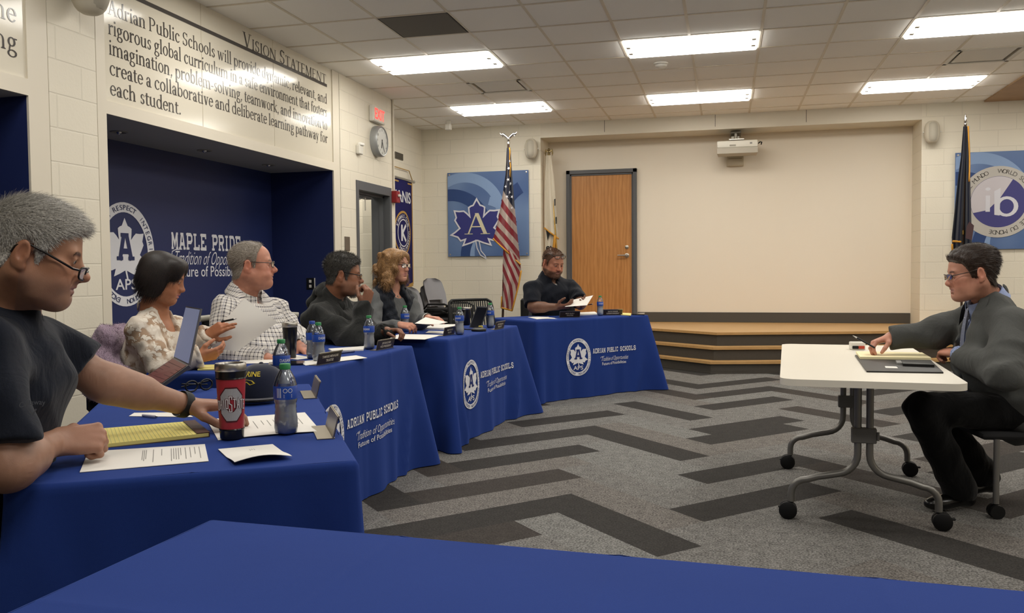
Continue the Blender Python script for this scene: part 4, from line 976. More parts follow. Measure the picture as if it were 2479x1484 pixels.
# ================================================================== WALL THINGS
def on_left():
    X = XW
    a, c = atx(893, 257, X), atx(921, 302, X); y0, y1 = 8.84, 9.17; z0, z1 = 2.895, 3.075
    t = thing('exit_sign', 'lit red and white exit sign over the doorway', 'exit sign', (X, (y0+y1)/2, (z0+z1)/2)); h, w = (z1-z0)/2, (y1-y0)/2
    b = MB(); b.box(0, .06, -w, w, -h, h, .012, seg=2); b.build('housing', [m_wplas], t)
    b = MB(); b.box(.06, .063, -w+.015, w-.015, -h+.015, h-.015); b.build('face', [M('pale_sign_face', 'd9c9b8', .5)], t)
    vs, fs = text2d('EXIT', 1, .02); vs = fit(vs, -w+.03, w-.03, -h+.03, h-.03); b = MB(); b.add([(.0645, u, v) for u, v in vs], fs); b.build('exit_letters', [emit('red_exit_glow', (255, 60, 55), 2.2)], t)
    t = thing('wall_clock', 'round silver wall clock under the exit sign', 'clock', (X, 9.03, 2.69)); R = .175
    b = MB(); b.push(TR(ry=PI/2)); b.lathe([(0, 0), (R, 0), (R, .07), (R-.012, .085), (R-.022, .08)], 48, close=False); b.pop(); b.build('case', [M('silver_clock_case', '9a9c9c', .4, .5, .3)], t, 40)
    b = MB(); b.push(TR(ry=PI/2)); b.lathe([(0, .075), (R-.02, .075)], 48, close=False); b.pop(); b.build('dial', [M('white_dial', 'c9c9c4', .4)], t)
    b = MB()
    for k in range(12):
        an = PI/2-2*PI*(k+1)/12; vs, fs = text2d(str(k+1), .036, .01); mx = (min(v[0] for v in vs)+max(v[0] for v in vs))/2
        b.add([(.0765, .128*math.cos(an)+u-mx, .128*math.sin(an)+v-.013) for u, v in vs], fs)
    b.build('numerals', [m_black], t)
    for nm, an, ln, wd in (('hour_hand', math.radians(-102), .08, .012), ('minute_hand', math.radians(-62), .125, .008)):
        b = MB(); b.push(Matrix.Rotation(an, 4, 'X')); b.box(.078, .08, -.02, ln, -wd/2, wd/2); b.pop(); b.build(nm, [m_black], t)
    t = thing('wall_sensor', 'small white sensor box left of the clock', 'sensor', (X, 8.53, 2.545))
    b = MB(); b.box(0, .045, -.05, .05, -.065, .035, .008); b.build('sensor_body', [m_wplas], t)
    b = MB(); b.box(0.02, .06, -.04, .06, .03, .062, .01, seg=2); b.build('sensor_lens', [M('bright_plastic', 'f2f0ea', .3)], t)
    p = atx(840, 590, X); b = MB(); b.box(0, .008, -.06, .06, -.075, .075, .003); tag(b.build('blank_plate', [M('bronze_plate', '6f665a', .45, .5, .4)], loc=None), 'brown metal plate on the wall left of the doorway', 'wall plate').location = (X, p.y, p.z)
    t = thing('fire_alarm', 'red fire alarm strobe at the wall corner', 'fire alarm', (X, 9.52, 2.1))
    b = MB(); b.box(0, .07, -.055, .055, -.07, .07, .006); b.build('alarm_body', [M('fire_red', '8d2b2c', .45)], t)
    b = MB(); b.box(.07, .09, -.03, .05, .0, .03, .006); b.build('strobe', [M('clear_strobe', 'd8d3cc', .3)], t)
    b = MB(); b.tube([(.012, 0, .07), (.012, 0, ZC-2.1)], .012, 8); b.build('conduit', [m_gyp], t, 60)
    p = atx(965, 378, XW2); b = MB(); b.box(0, .012, -.14, .14, -.045, .045, .003, m=0)
    for k in range(6): b.box(.012, .016, -.13, .13, -.036+.0135*k, -.030+.0135*k, m=1)
    o = tag(b.build('vent_grille', [M('bronze_grille', '6a6458', .6), M('grille_dark', '4a463e', .7)]), 'small brown louvred wall grille in the alcove', 'vent'); o.location = (XW2, p.y, p.z)
    p = aty(752, 687, 7.944); t = thing('power_outlet', 'black power outlet plate on the navy niche side', 'outlet', (p.x, 7.944, p.z))
    b = MB(); b.box(-.045, .045, -.008, 0, -.06, .06, .003); b.build('cover_plate', [m_black], t)
    b = MB(); b.box(-.014, .014, -.011, -.007, .01, .04, .002); b.box(-.014, .014, -.011, -.007, -.04, -.01, .002); b.build('socket', [m_wplas], t)
    b = MB(); b.box(.047, .052, -.012, 0, -.06, .06); b.build('edge_strip', [m_wplas], t)
on_left()
def speaker(loc, rz, label, s=1.):
    t = thing('wall_speaker', label, 'speaker', loc, rz, 'white wall speakers')
    b = MB(); b.grid(24, 14, lambda u, v: (.09*s*math.cos(2*PI*u)*math.sin(PI*v)**.6, -.105*s+.085*s*math.sin(2*PI*u)*math.sin(PI*v)**.6, -.14*s*math.cos(PI*v))); b.build('cabinet', [M('speaker_cream', 'bfb8a8', .5)], t, 180)
    b = MB(); b.grid(14, 10, lambda u, v: (.075*s*math.cos(PI+PI*(.12+.76*u))*math.sin(PI*(.12+.76*v))**.5, -.112*s+.086*s*math.sin(PI+PI*(.12+.76*u))*math.sin(PI*(.12+.76*v))**.5, -.125*s*math.cos(PI*(.1+.8*v)))); b.build('grille', [M('speaker_mesh', 'aaa496', .7)], t, 180)
    b = MB(); b.box(-.02*s, .02*s, -.04*s, 0, -.03*s, .03*s); b.tube([(-.105*s, -.10*s, 0), (.105*s, -.10*s, 0)], .009*s, 8); b.build('bracket', [m_wplas], t, 60)
speaker((-2.64, YF, 2.9), 0, 'oval white wall speaker between flag pole and stage recess')
speaker((2.48, YF, 2.885), 0, 'oval white wall speaker right of the stage recess')
speaker((XW, 4.40, 2.965), PI/2, 'large rounded speaker at the top of the left block pilaster', 1.35)
def projector():
    t = thing('projector', 'white short throw projector over the screen wall', 'projector', (.14, 11.86, 2.83))
    m_pw = M('projector_white', 'e6e2d6', .4); m_pg = M('projector_grey', 'b7b0a2', .5)
    b = MB(); b.box(-.265, .265, -.17, .17, -.01, .085, .02, seg=2); b.build('body', [m_pw], t, 30)
    b = MB(); b.prism([(-.262, -.165), (.262, -.165), (.25, .16), (-.25, .16)], -.085, -.008); b.build('lower_body', [m_pg], t)
    b = MB(); b.box(-.10, -.02, -.173, -.166, .008, .03, .002); b.build('front_port', [M('port_grey', 'a9a498', .5)], t)
    b = MB(); b.box(.16, .19, -.172, -.168, .03, .05); b.build('badge', [m_print], t)
    b = MB(); b.box(-.11, .09, -.1, .1, .1, .118, .003); b.tube([(-.08, 0, .085), (-.08, 0, .11)], .01, 8); b.tube([(.06, 0, .085), (.06, 0, .11)], .01, 8); b.build('mount_plate', [m_steel], t)
    b = MB(); b.box(-.08, .03, .0, .34, .125, .165, .004); b.tube([(-.02, 0, .11), (-.02, 0, .2)], .022, 10); b.box(-.09, .05, -.02, .34, .2, .225, .004); b.build('wall_arm', [M('mount_grey', '8d887d', .4, .5, .5)], t)
    b = MB(); b.tube([(.26, .05, .05), (.30, .04, .08), (.32, .02, .07), (.31, .0, .04)], .008, 8); b.build('cable', [m_black], t, 60)
    t = thing('touch_unit', 'small cream box on the screen wall under the projector', 'wall unit', (.115, YB, 2.69))
    b = MB(); b.box(-.115, .115, -.06, 0, -.065, .07, .012, seg=2); b.build('casing', [M('unit_cream', 'bdb29b', .5)], t)
    b = MB(); b.box(-.09, .09, -.063, -.059, .035, .045); b.build('slot', [M('unit_slot', '8d846f', .6)], t)
projector()
# ================================================================== POSTERS
def posters():
    m_pb = NT('poster_blue', .35, .5); tc = m_pb.coord('Object', (1, 1, 1)); nz = m_pb.n('TexNoise', {0: tc, 'Scale': 1.1, 'Detail': 1., 'Distortion': .8})
    m_pb.base(m_pb.mix(m_pb.n('MapRange', {0: nz, 1: .35, 2: .65}), lin('4a6492'), lin('6f88b0'))); m_pb = m_pb.m
    m_lt, m_dk, m_pu, m_wh = M('poster_pale_blue', '829bc0', .35), M('poster_deep_blue', '2f4676', .35), M('poster_indigo', '373a78', .35), M('poster_white', 'cfcfd6', .35)
    m_cr = M('poster_cream', 'cfc6a8', .4)
    def base(nm, label, x0, z0, W=1.2, H=1.205):
        t = thing(nm, label, 'poster', (x0, YF, z0)); b = MB(); b.box(0, W, -.03, -.012, 0, H, .002); b.build('panel', [m_pb], t)
        b = MB()
        for x in (.03, W-.03):
            for z in (.03, H-.03): b.push(TR(x, -.03, z, rx=PI/2)); b.lathe([(.012, -.02), (.012, .003), (0, .005)], 12, close=False); b.pop()
        b.build('standoff_bolt', [m_steel], t)
        return t
    fn = lambda d: (lambda u, v: (u, -.0312-d, v))
    def clip(poly, W=1.2, H=1.205):
        for ax, lim, sg in ((0, .004, 1), (0, W-.004, -1), (1, .004, 1), (1, H-.004, -1)):
            o = []; n = len(poly)
            for i in range(n):
                p, q = poly[i], poly[(i+1) % n]; a, c = (p[ax]-lim)*sg, (q[ax]-lim)*sg
                if a >= 0: o.append(p)
                if a*c < 0: f = a/(a-c); o.append((p[0]+(q[0]-p[0])*f, p[1]+(q[1]-p[1])*f))
            poly = o
        return poly
    def arc(cx, cy, r0, r1, a0, a1, n=24, sh=0.):
        o = [(cx+r0*math.cos(math.radians(a0+(a1-a0)*i/n)), cy+r0*math.sin(math.radians(a0+(a1-a0)*i/n))) for i in range(n+1)]
        return o+[(cx+sh*(i/n)+r1*math.cos(math.radians(a0+(a1-a0)*i/n)), cy+r1*math.sin(math.radians(a0+(a1-a0)*i/n))) for i in range(n, -1, -1)]
    def swirls(t):
        for k, (pl, mt) in enumerate(((arc(.25, .58, .48, .62, 10, 120), m_lt), (arc(.05, .35, .45, .62, 20, 100), m_dk), (arc(.9, .05, .5, .58, 95, 200), m_lt), (arc(.75, .0, .42, .56, 60, 190), m_dk), (arc(1.35, .5, .45, .62, 120, 230), m_dk), (arc(.45, .15, .6, .72, 40, 75), m_lt))):
            n = len(pl)//2; b = MB()
            for i in range(n-1):
                q = clip([pl[i], pl[i+1], pl[2*n-2-i], pl[2*n-1-i]])
                if len(q) > 2: b.poly2(q, fn(.0004*(k+1)))
            b.build('swirl', [mt], t)
    t = base('leaf_poster', 'blue poster with indigo maple leaf and cream letter behind the striped flag', -3.90, 1.415); swirls(t)
    p = aty(1156, 540, YF); cx, cz = p.x+3.90, p.z-1.415; S = .345
    lf = [(cx+x*S, cz+y*S) for x, y in LEAF]
    b = MB(); b.poly2(lf, fn(.004)); b.build('leaf', [m_pu], t)
    b = MB().rise((0, -1, 0))
    for q in stroke(lf, .022, True): b.poly2(q, fn(.005))
    st = [(cx-.02, cz-.24), (cx+.0, cz-.36), (cx+.05, cz-.46), (cx+.13, cz-.51), (cx+.12, cz-.47), (cx+.06, cz-.4), (cx+.03, cz-.25)]
    for q in stroke(st, .014): b.poly2(q, fn(.005))
    b.build('leaf_outline', [m_wh], t)
    b = MB().rise((0, -1, 0)); k = .30/.67; w_, ps = SERIF['A']
    for dx, dz, mm, d in ((.012, -.012, 1, .0055), (0, 0, 0, .0065)):
        for q in ps: b.poly2([(cx+(x-.33)*k*1.25+dx, cz-.16+y*k+dz) for x, y in q], fn(d), mm)
    b.build('letter', [m_cr, m_dk], t)
    t = base('seal_poster', 'blue poster with round world school seal behind the dark flag', 2.768, 1.42); swirls(t)
    p = aty(2415, 489, YF); cx, cz = p.x-2.768, p.z-1.42; R = .44; Ri = .315
    disc = lambda r, n=56: [(cx+r*math.cos(2*PI*i/n), cz+r*math.sin(2*PI*i/n)) for i in range(n)]
    b = MB(); b.poly2(clip(disc(R)), fn(.004)); b.build('seal_ring', [M('seal_silver', 'b9b5ae', .4)], t)
    b = MB(); b.poly2(disc(Ri), fn(.005)); b.build('seal_disc', [NT('seal_indigo', .4).m if False else M('seal_indigo', '43427a', .4)], t)
    b = MB(); pl = arc(cx, cz, Ri*.99, .0, 80, 205, 20); b.poly2(arc(cx, cz, Ri*.99, Ri*.99, 60, 205, 24)[:25]+[(cx-.12, cz-.10), (cx+.02, cz+.05)], fn(.006)); b.build('seal_sweep', [M('seal_pale', 'c4bfc4', .4)], t)
    b = MB().rise((0, -1, 0)); G_ = fn(.0075)
    for q in _rg(cx+.09, cz-.06, .13, .125, 0, 360, .05, .035): b.poly2(q, G_)
    b.poly2([(cx-.045, cz-.16), (cx+.015, cz-.17), (cx+.02, cz+.17), (cx-.05, cz+.13)], G_)
    for q in stroke([(cx-.12, cz-.12), (cx-.12, cz+.08)], .05): b.poly2(q, G_)
    b.poly2([(cx-.12+.03*math.cos(a*PI/6), cz+.16+.02*math.sin(a*PI/6)) for a in range(12)], G_)
    b.build('seal_letters', [m_wh], t)
    b = MB()
    for s_, a0, st_ in (('WORLD SCHOOL', 52, 6.3), ('ECOLE DU MONDE', -62, 6.3), ('COLEGIO DEL MUNDO', 160, 6.0)):
        n = len(s_)
        for k, ch in enumerate(s_):
            a = math.radians(a0-(k-(n-1)/2)*st_)
            vs, fs = text2d(ch, .075)
            if not vs: continue
            mx = (min(v[0] for v in vs)+max(v[0] for v in vs))/2; rr_ = .352
            b.add([(cx+(rr_+v)*math.cos(a)+(u-mx)*math.sin(a), -.0312-.0055, cz+(rr_+v)*math.sin(a)-(u-mx)*math.cos(a)) for u, v in vs], fs)
    b.build('seal_lettering', [M('seal_ink', '55524e', .5)], t)
posters()
def banner():
    t = thing('club_banner', 'indigo club banner with gold trim hanging in the alcove', 'banner', (XW2+.02, 10.62, 2.45)); m_in = M('indigo_felt', '272555', .9, .1); m_go = M('gold_trim', 'b08a45', .6)
    H, W = 1.42, .56; f = lambda d: (lambda u, v: (.012+d+.008*math.sin(u*9), u, v))
    b = MB(); b.grid(16, 20, lambda u, v: f(0)((u-.5)*2*W, -H*v-.06*(1-abs(2*u-1))*v)); b.build('banner_cloth', [m_in], t, 180)
    b = MB()
    for s in (-1, 1):
        for q in stroke([(s*(W-.01), 0), (s*(W-.01), -H), ], .03): b.poly2(q, f(.003))
        for q in stroke([(s*(W-.01), -H), (0, -H-.08)], .05): b.poly2(q, f(.003))
    for q in stroke([(-W, -.03), (W, -.03)], .02): b.poly2(q, f(.003))
    b.build('gold_trim', [m_go], t)
    b = MB(); b.tube([(.02, -W-.03, .012), (.02, W+.03, .012)], .014, 10); b.sphere((.02, W+.03, .012), .022); b.build('rod', [m_steel], t, 60)
    b = MB(); b.tube([(.02, W-.02, .02), (.01, W-.12, .15), (.01, -W+.12, .15), (.02, -W+.02, .02)], .006, 6); b.build('cord', [m_go], t, 60)
    b = MB(); vs, fs = text2d('KIWANIS', 1, .02); vs = fit(vs, -W+.05, W-.07); mz = max(v[1] for v in vs); b.add([f(.004)(u, -.30+v/mz*.15) for u, v in vs], fs); b.build('banner_lettering', [m_white], t)
    cy, cz = .17, -.72; b = MB()
    for k in range(40):
        a0, a1 = 2*PI*k/40, 2*PI*(k+1)/40
        for r0, r1, m_ in ((.30, .27, 0), (.19, .175, 1)): b.add([f(.004)(cy+r*math.cos(a), cz+r*math.sin(a)) for r, a in ((r0, a0), (r0, a1), (r1, a1), (r1, a0))], [(0, 1, 2, 3)], m_)
    for s_, a0 in (('KIWANIS CLUB', 90), ('INTERNATIONAL', -60)):
        for k, ch in enumerate(s_):
            a = math.radians(a0-(k-(len(s_)-1)/2)*11); vs, fs = text2d(ch, .07, .015)
            if vs:
                mx = (min(v[0] for v in vs)+max(v[0] for v in vs))/2; b.add([f(.005)(cy+(.205+v)*math.cos(a)+(u-mx)*math.sin(a), cz+(.205+v)*math.sin(a)-(u-mx)*math.cos(a)) for u, v in vs], fs, 1)
    for q in stroke([(cy-.06, cz-.11), (cy-.06, cz+.11)], .05)+stroke([(cy+.09, cz+.11), (cy-.04, cz), (cy+.09, cz-.11)], .045): b.poly2(q, f(.005), 1)
    b.build('club_seal', [m_go, m_white], t)
banner()
# ================================================================== FLAGS
m_fr = M('gold_fringe', 'c08a33', .7); m_gold = M('polished_gold', 'c9a45a', .25, .5, 1.); m_polew = M('dark_pole_wood', '3a2a1e', .4)
def panel(b, rows, Y, nu=20, amp=.03, k=3, ph=0., m=None):
    """cloth hanging in folds: rows of (left px, right px, y px at left, y px at right), smooth between rows"""
    n = len(rows)-1
    def at(u, v):
        x = v*n; i = min(n-1, int(x)); f = x-i; r = [rows[i][q]*(1-f)+rows[i+1][q]*f for q in range(4)]
        px = r[0]*(1-u)+r[1]*u; py = r[2]*(1-u)+r[3]*u
        d = amp*math.sin(u*k*PI+ph)*min(1, .3+v)
        return aty(px, py, Y+d)
    return at
def star(b, P, r, rot=0.):
    pts = [(r*(1 if k % 2 == 0 else .4)*math.cos(PI/2+rot+k*PI/5), r*(1 if k % 2 == 0 else .4)*math.sin(PI/2+rot+k*PI/5)) for k in range(10)]
    b.poly2(pts, lambda u, v: P+Vector((u, 0, v)))
def us_flag():
    Y = 10.9; p = aty(1231, 356, Y); t = thing('flag', 'striped flag with stars and gold fringe hanging on a pole', 'flag', (p.x-.0, Y, 0))
    o = Vector((p.x, Y, 0))
    bs = aty(1213, 756, Y); b = MB(); b.tube([(p.x-o.x, 0, 2.88), (bs.x-o.x-.0, 0, .05)], .016, 12); b.build('pole', [m_polew], t, 60)
    b = MB(); b.push(TR(bs.x-o.x, 0, 0)); b.lathe([(0, 0), (.18, 0), (.18, .02), (.06, .06), (.03, .12), (0, .12)], 32); b.pop(); b.build('stand', [m_gold], t, 40)
    b = MB(); z = 2.88; b.lathe([(.018, z), (.018, z+.03), (.01, z+.035), (.022, z+.05), (.022, z+.07), (0, z+.08)], 16)
    for s in (-1, 1):
        b.tube([(0, 0, z+.07), (s*.03, 0, z+.10), (s*.07, 0, z+.135), (s*.10, 0, z+.13), (s*.115, 0, z+.155)], [.014, .018, .018, .014, .004], 8)
        b.tube([(s*.06, 0, z+.13), (s*.085, 0, z+.10)], [.014, .006], 8)
    b.build('finial', [m_chrome], t, 60)
    m_n, m_r, m_w = M('flag_navy', '191f36', .85, .1, sheen=.2), M('flag_red', '8a2f38', .85, .1, sheen=.2), M('flag_white', 'b9a9a0', .85, .1, sheen=.2)
    def cloth(name, rows, sl, off, amp, k, ph, canton, ns, mats):
        b = MB(); at = panel(b, rows, Y-.03, amp=amp, k=k, ph=ph); nu, nv = 70, 260
        vs = [at(i/nu, j/nv)-o for j in range(nv+1) for i in range(nu+1)]; fs = []; mi = []
        for j in range(nv):
            for i in range(nu):
                u, v = (i+.5)/nu, (j+.5)/nv; s = v+sl*(u-.5)
                fs.append((j*(nu+1)+i, (j+1)*(nu+1)+i, (j+1)*(nu+1)+i+1, j*(nu+1)+i+1))
                mi.append(0 if s < canton else 1+int(math.floor((s-canton)/ns+off)) % 2)
        b.v = [tuple(q) for q in vs]; b.f = fs; b.mi = mi; return b.build(name, mats, t, 180), at
    fl, at = cloth('flag_cloth', [(1227, 1236, 358, 358), (1224, 1240, 420, 420), (1214, 1246, 490, 500), (1203, 1253, 545, 570), (1194, 1260, 578, 640)], -.13, 1, .05, 3.2, .4, .46, .073, [m_n, m_r, m_w])
    b = MB()
    for u, v in ((.5, .2), (.45, .3), (.7, .33), (.25, .36), (.6, .40), (.85, .43), (.4, .44), (.62, .13), (.8, .52)):
        star(b, at(u, v)-o+Vector((0, -.012, 0)), .024, u)
    b.build('star', [m_white], fl)
    lo, at2 = cloth('flag_fold', [(1219, 1258, 590, 630), (1217, 1262, 640, 655), (1216, 1256, 690, 690), (1214, 1240, 745, 752)], -.62, 0, .04, 2.6, 2.2, -9, .13, [m_n, m_r, m_w])
    b = MB()
    def strip(at, us, wd, dz=-.008):
        P = [at(u, v)-o+Vector((0, dz, 0)) for u, v in us]; b.tube(P, wd, 6)
    strip(at, [(i/12, 1.) for i in range(13)], .011); strip(at2, [(1, i/12) for i in range(4, 13)], .011); strip(at2, [(i/6, 1) for i in range(7)], .011); strip(at, [(.75+.1*math.sin(i), i/12*.28) for i in range(13)], .012); strip(at2, [(0, i/12) for i in range(10, 13)], .01)
    b.build('gold_fringe', [m_fr], t, 180)
us_flag()
def other_flags():
    Y = 11.78; p = aty(1329, 375, Y); t = thing('flag', 'furled white flag with gold fringe beside the oak door', 'flag', (p.x, Y, ZS)); o = Vector((p.x, Y, ZS))
    b = MB(); e = aty(1347, 600, Y)-o; b.tube([(0, 0, p.z-ZS), (e.x, 0, e.z), (e.x*1.6, 0, .1)], .014, 10); b.build('pole', [m_gold], t, 60)
    b = MB(); b.lathe([(0, 0), (.15, 0), (.15, .02), (.04, .06), (.02, .1), (0, .1)], 28); b.build('stand', [m_gold], t, 40)
    b = MB(); z = p.z-ZS; b.sphere((0, 0, z+.01), (.02, .02, .03))
    for s in (-1, 1):
        for k in range(4): b.tube([(s*.01, 0, z+.04), (s*.045, 0, z+.075-.006*k), (s*(.06-.004*k), 0, z+.02-.012*k)], [.014, .012, .003], 6)
    b.sphere((0, -.01, z+.07), (.018, .02, .022)); b.tube([(0, 0, z), (0, 0, z-.05)], .02, 8); b.build('eagle_finial', [M('antique_brass', '7d6c48', .4, .5, .8)], t, 60)
    m_w = M('white_flag_cloth', 'cfc6b4', .85, .1)
    rows = [(1323, 1334, 376, 376), (1319, 1341, 430, 430), (1318, 1347, 500, 505), (1318, 1352, 552, 578)]
    b = MB(); at = panel(b, rows, Y-.03, amp=.03, k=3); b.grid(14, 30, lambda u, v: at(u, v)-o); b.build('flag_cloth', [m_w], t, 180)
    rows2 = [(1321, 1344, 545, 570), (1320, 1341, 595, 600), (1322, 1338, 640, 640)]
    b = MB(); at2 = panel(b, rows2, Y-.01, amp=.02, k=3, ph=1); b.grid(10, 10, lambda u, v: at2(u, v)-o); lo = b.build('flag_fold', [m_w], t, 180)
    b = MB(); b.tube([at(i/8, 1.)-o+Vector((0, -.006, 0)) for i in range(9)], .012, 6); b.tube([at2(1, i/5)-o+Vector((.0, -.01, 0)) for i in range(4)], .02, 6); b.build('gold_fringe', [m_fr], t, 180)
    b = MB(); q0 = at2(.1, .62)-o; vs, fs = text2d('ev', .13, .02); b.add([q0+Vector((u, -.035, v)) for u, v in vs], fs)
    for u, v in ((.95, .60), (.95, .8)): q = at(u, v)-o; b.add([q+Vector((x, -.03, z)) for x, z in ((-.008, -.05), (.006, -.05), (.008, .05), (-.01, .04))], [(0, 1, 2, 3)])
    b.add([at2(.08, .1)-o+Vector((0, -.03, 0)), at2(.5, .08)-o+Vector((0, -.03, 0)), at2(.3, .35)-o+Vector((0, -.03, 0))], [(0, 1, 2)])
    b.build('flag_print', [m_black], t)
    Y = 11.2; p = aty(2337, 306, Y); t = thing('flag', 'furled dark navy flag with gold fringe at the right wall', 'flag', (p.x, Y, 0)); o = Vector((p.x, Y, 0))
    b = MB(); e = aty(2331, 600, Y)-o; b.tube([(0, 0, p.z+.02), (e.x, 0, e.z), (e.x*2, 0, .4), (e.x*2, 0, .1)], .014, 10); b.build('pole', [m_polew], t, 60)
    b = MB(); b.tube([(e.x, -.0, e.z+.16), (e.x, 0, e.z+.21)], .022, 12); b.tube([(e.x, -.0, e.z+.0), (e.x, 0, e.z+.03)], .022, 12); b.build('brass_collar', [m_gold], t, 60)
    b = MB(); b.push(TR(e.x*2, 0, 0)); b.lathe([(0, .0), (.16, 0), (.16, .02), (.04, .06), (.02, .12), (0, .12)], 28); b.pop(); b.build('stand', [m_gold], t, 40)
    b = MB(); z = p.z+.02; b.lathe([(.018, z), (.012, z+.02), (.022, z+.035), (.01, z+.05), (.018, z+.07), (.004, z+.12), (0, z+.16)], 14); b.build('finial', [m_chrome], t, 60)
    m_n = M('dark_navy_flag', '161a2b', .85, .1, sheen=.2)
    b = MB(); at = panel(b, [(2332, 2344, 306, 306), (2326, 2347, 380, 380), (2318, 2349, 440, 440), (2312, 2351, 500, 500), (2304, 2353, 575, 600), (2306, 2354, 606, 640)], Y-.04, amp=.05, k=4.2); b.grid(24, 40, lambda u, v: at(u, v)-o); fl = b.build('flag_cloth', [m_n], t, 180)
    b = MB(); b.tube([at(.0, v)-o for v in (.9, .94, 1.)]+[at(.1, 1.)-o], .012, 6); b.tube([at(0, .86)-o+Vector((0, -.03, 0)), at(.2, .83)-o+Vector((0, -.05, 0)), at(.42, .80)-o+Vector((0, -.03, 0))], .012, 6); b.tube([at(.9+.06*math.sin(9*v), v)-o+Vector((0, -.02, 0)) for v in [i/10*.4 for i in range(11)]], .009, 6); b.build('gold_fringe', [m_fr], t, 180)
    b = MB(); q = at(.8, .72)-o; b.add([q+Vector((x, -.06, z)) for x, z in ((-.04, -.1), (.03, -.12), (.05, .05), (.0, .1), (-.03, .04))], [(0, 1, 2, 3, 4)]); b.build('flag_crest', [M('crest_maroon', '4a3638', .8)], t)
other_flags()
# ================================================================== CHAIRS
m_gch = M('grey_chair_shell', '87868a', .5); m_bseat = M('black_seat_pad', '1b1b1c', .8)
def stack_chair(loc, rz, label, group='stacked grey chairs'):
    t = thing('stacking_chair', label, 'chair', loc, rz, group)
    b = MB()
    def bk(u, v, d=0): w = .215*(1-.10*abs(2*v-.9))*(1 if v < .82 else math.sqrt(max(0, 1-((v-.82)/.2)**2))); x = (u-.5)*2; return (-.21-.09*v-.02*v*v+.05*x*x+d, x*w, .50+.36*v)
    b.grid(12, 10, lambda u, v: bk(u, .22+.78*v)); b.grid(12, 10, lambda u, v: bk(1-u, .22+.78*v, -.012))
    b.grid(3, 4, lambda u, v: bk(u*.16, .25*v)); b.grid(3, 4, lambda u, v: bk(.84+u*.16, .25*v)); b.grid(3, 4, lambda u, v: bk(.16-u*.16, .25*v, -.01)); b.grid(3, 4, lambda u, v: bk(1-u*.16, .25*v, -.01)); b.build('backrest', [m_gch], t, 60)
    b = MB(); b.box(-.22, .23, -.22, .22, .43, .475, .02, seg=2); b.build('seat', [m_bseat], t, 40)
    for sy in (-1, 1):
        for nm, pts in (('leg', [(.2, sy*.235, .44), (.24, sy*.25, .0)]), ('leg', [(-.2, sy*.235, .44), (-.26, sy*.25, .0)])):
            b = MB(); b.tube(pts, .011, 8); b.build(nm, [m_black], t, 60)
        b = MB(); b.tube([(-.22, sy*.24, .47), (-.14, sy*.26, .53), (.12, sy*.26, .535), (.21, sy*.25, .50), (.22, sy*.24, .42)], .012, 8); b.build('arm', [m_black], t, 60)
    return t
base = aty(1068, 700, 10.3)
c0 = stack_chair((base.x-.06, 10.42, 0), -.3, 'grey shell chair at the bottom of the right stack')
for k, lb in ((1, 'grey shell chair second from bottom of the right stack'), (2, 'grey shell chair second from top of the right stack'), (3, 'topmost grey shell chair of the right stack by the wall')):
    dup(c0, (base.x-.06+.05*k, 10.42-.03*k, .085*k), -.3, lb)
for k, lb in ((0, 'lower grey chair of the left stack behind the curly haired woman'), (1, 'upper grey chair of the left stack behind the curly haired woman')):
    dup(c0, (-3.66+.05*k, 9.86-.03*k, .10*k+.05), -.3, lb)
def mesh_chair():
    p = aty(1176, 790, 7.36); t = thing('office_chair', 'empty black chair with ribbed back at the table gap', 'chair', (p.x-.04, 7.36, 0), -.8, None)
    def P(u, v, d=0): x = (u-.5)*2; return (-.20-.07*v+.05*x*x+d, x*(.235-.01*v), .50+.43*v)
    b = MB(); E = [(u/10, 1) for u in range(11)]; pts = [P(0, v/6) for v in range(1, 6)]+[P(.02, .96), P(.08, 1.)]+[P(u/10, 1.01) for u in range(1, 10)]+[P(.92, 1.), P(.98, .96)]+[P(1, v/6) for v in range(5, 0, -1)]
    b.tube(pts, .014, 8); b.tube([P(u/10, .16) for u in range(11)], .012, 8); b.build('back_frame', [m_black], t, 60)
    b = MB()
    for k in range(1, 22): b.tube([P(k/22, .17+.83*v/5) for v in range(6)], .0062, 6)
    b.build('back_ribs', [M('rib_charcoal', '2e2f30', .5)], t, 60)
    b = MB(); b.box(-.22, .24, -.24, .24, .44, .49, .025, seg=2); b.build('seat', [m_bseat], t, 40)
    b = MB(); b.tube([(0, 0, .44), (0, 0, .12)], .025, 12); b.build('column', [m_black], t, 60)
    for k in range(5):
        a = 2*PI*k/5; b = MB(); b.tube([(0, 0, .12), (.28*math.cos(a), .28*math.sin(a), .07)], [.022, .014], 8); b.build('leg', [m_black], t, 60)
        b = MB(); b.push(TR(.28*math.cos(a), .28*math.sin(a), .03, a+PI/2, PI/2)); b.lathe([(0, -.02), (.03, -.02), (.03, .02), (0, .02)], 14); b.pop(); b.build('caster', [m_black], t, 40)
mesh_chair()
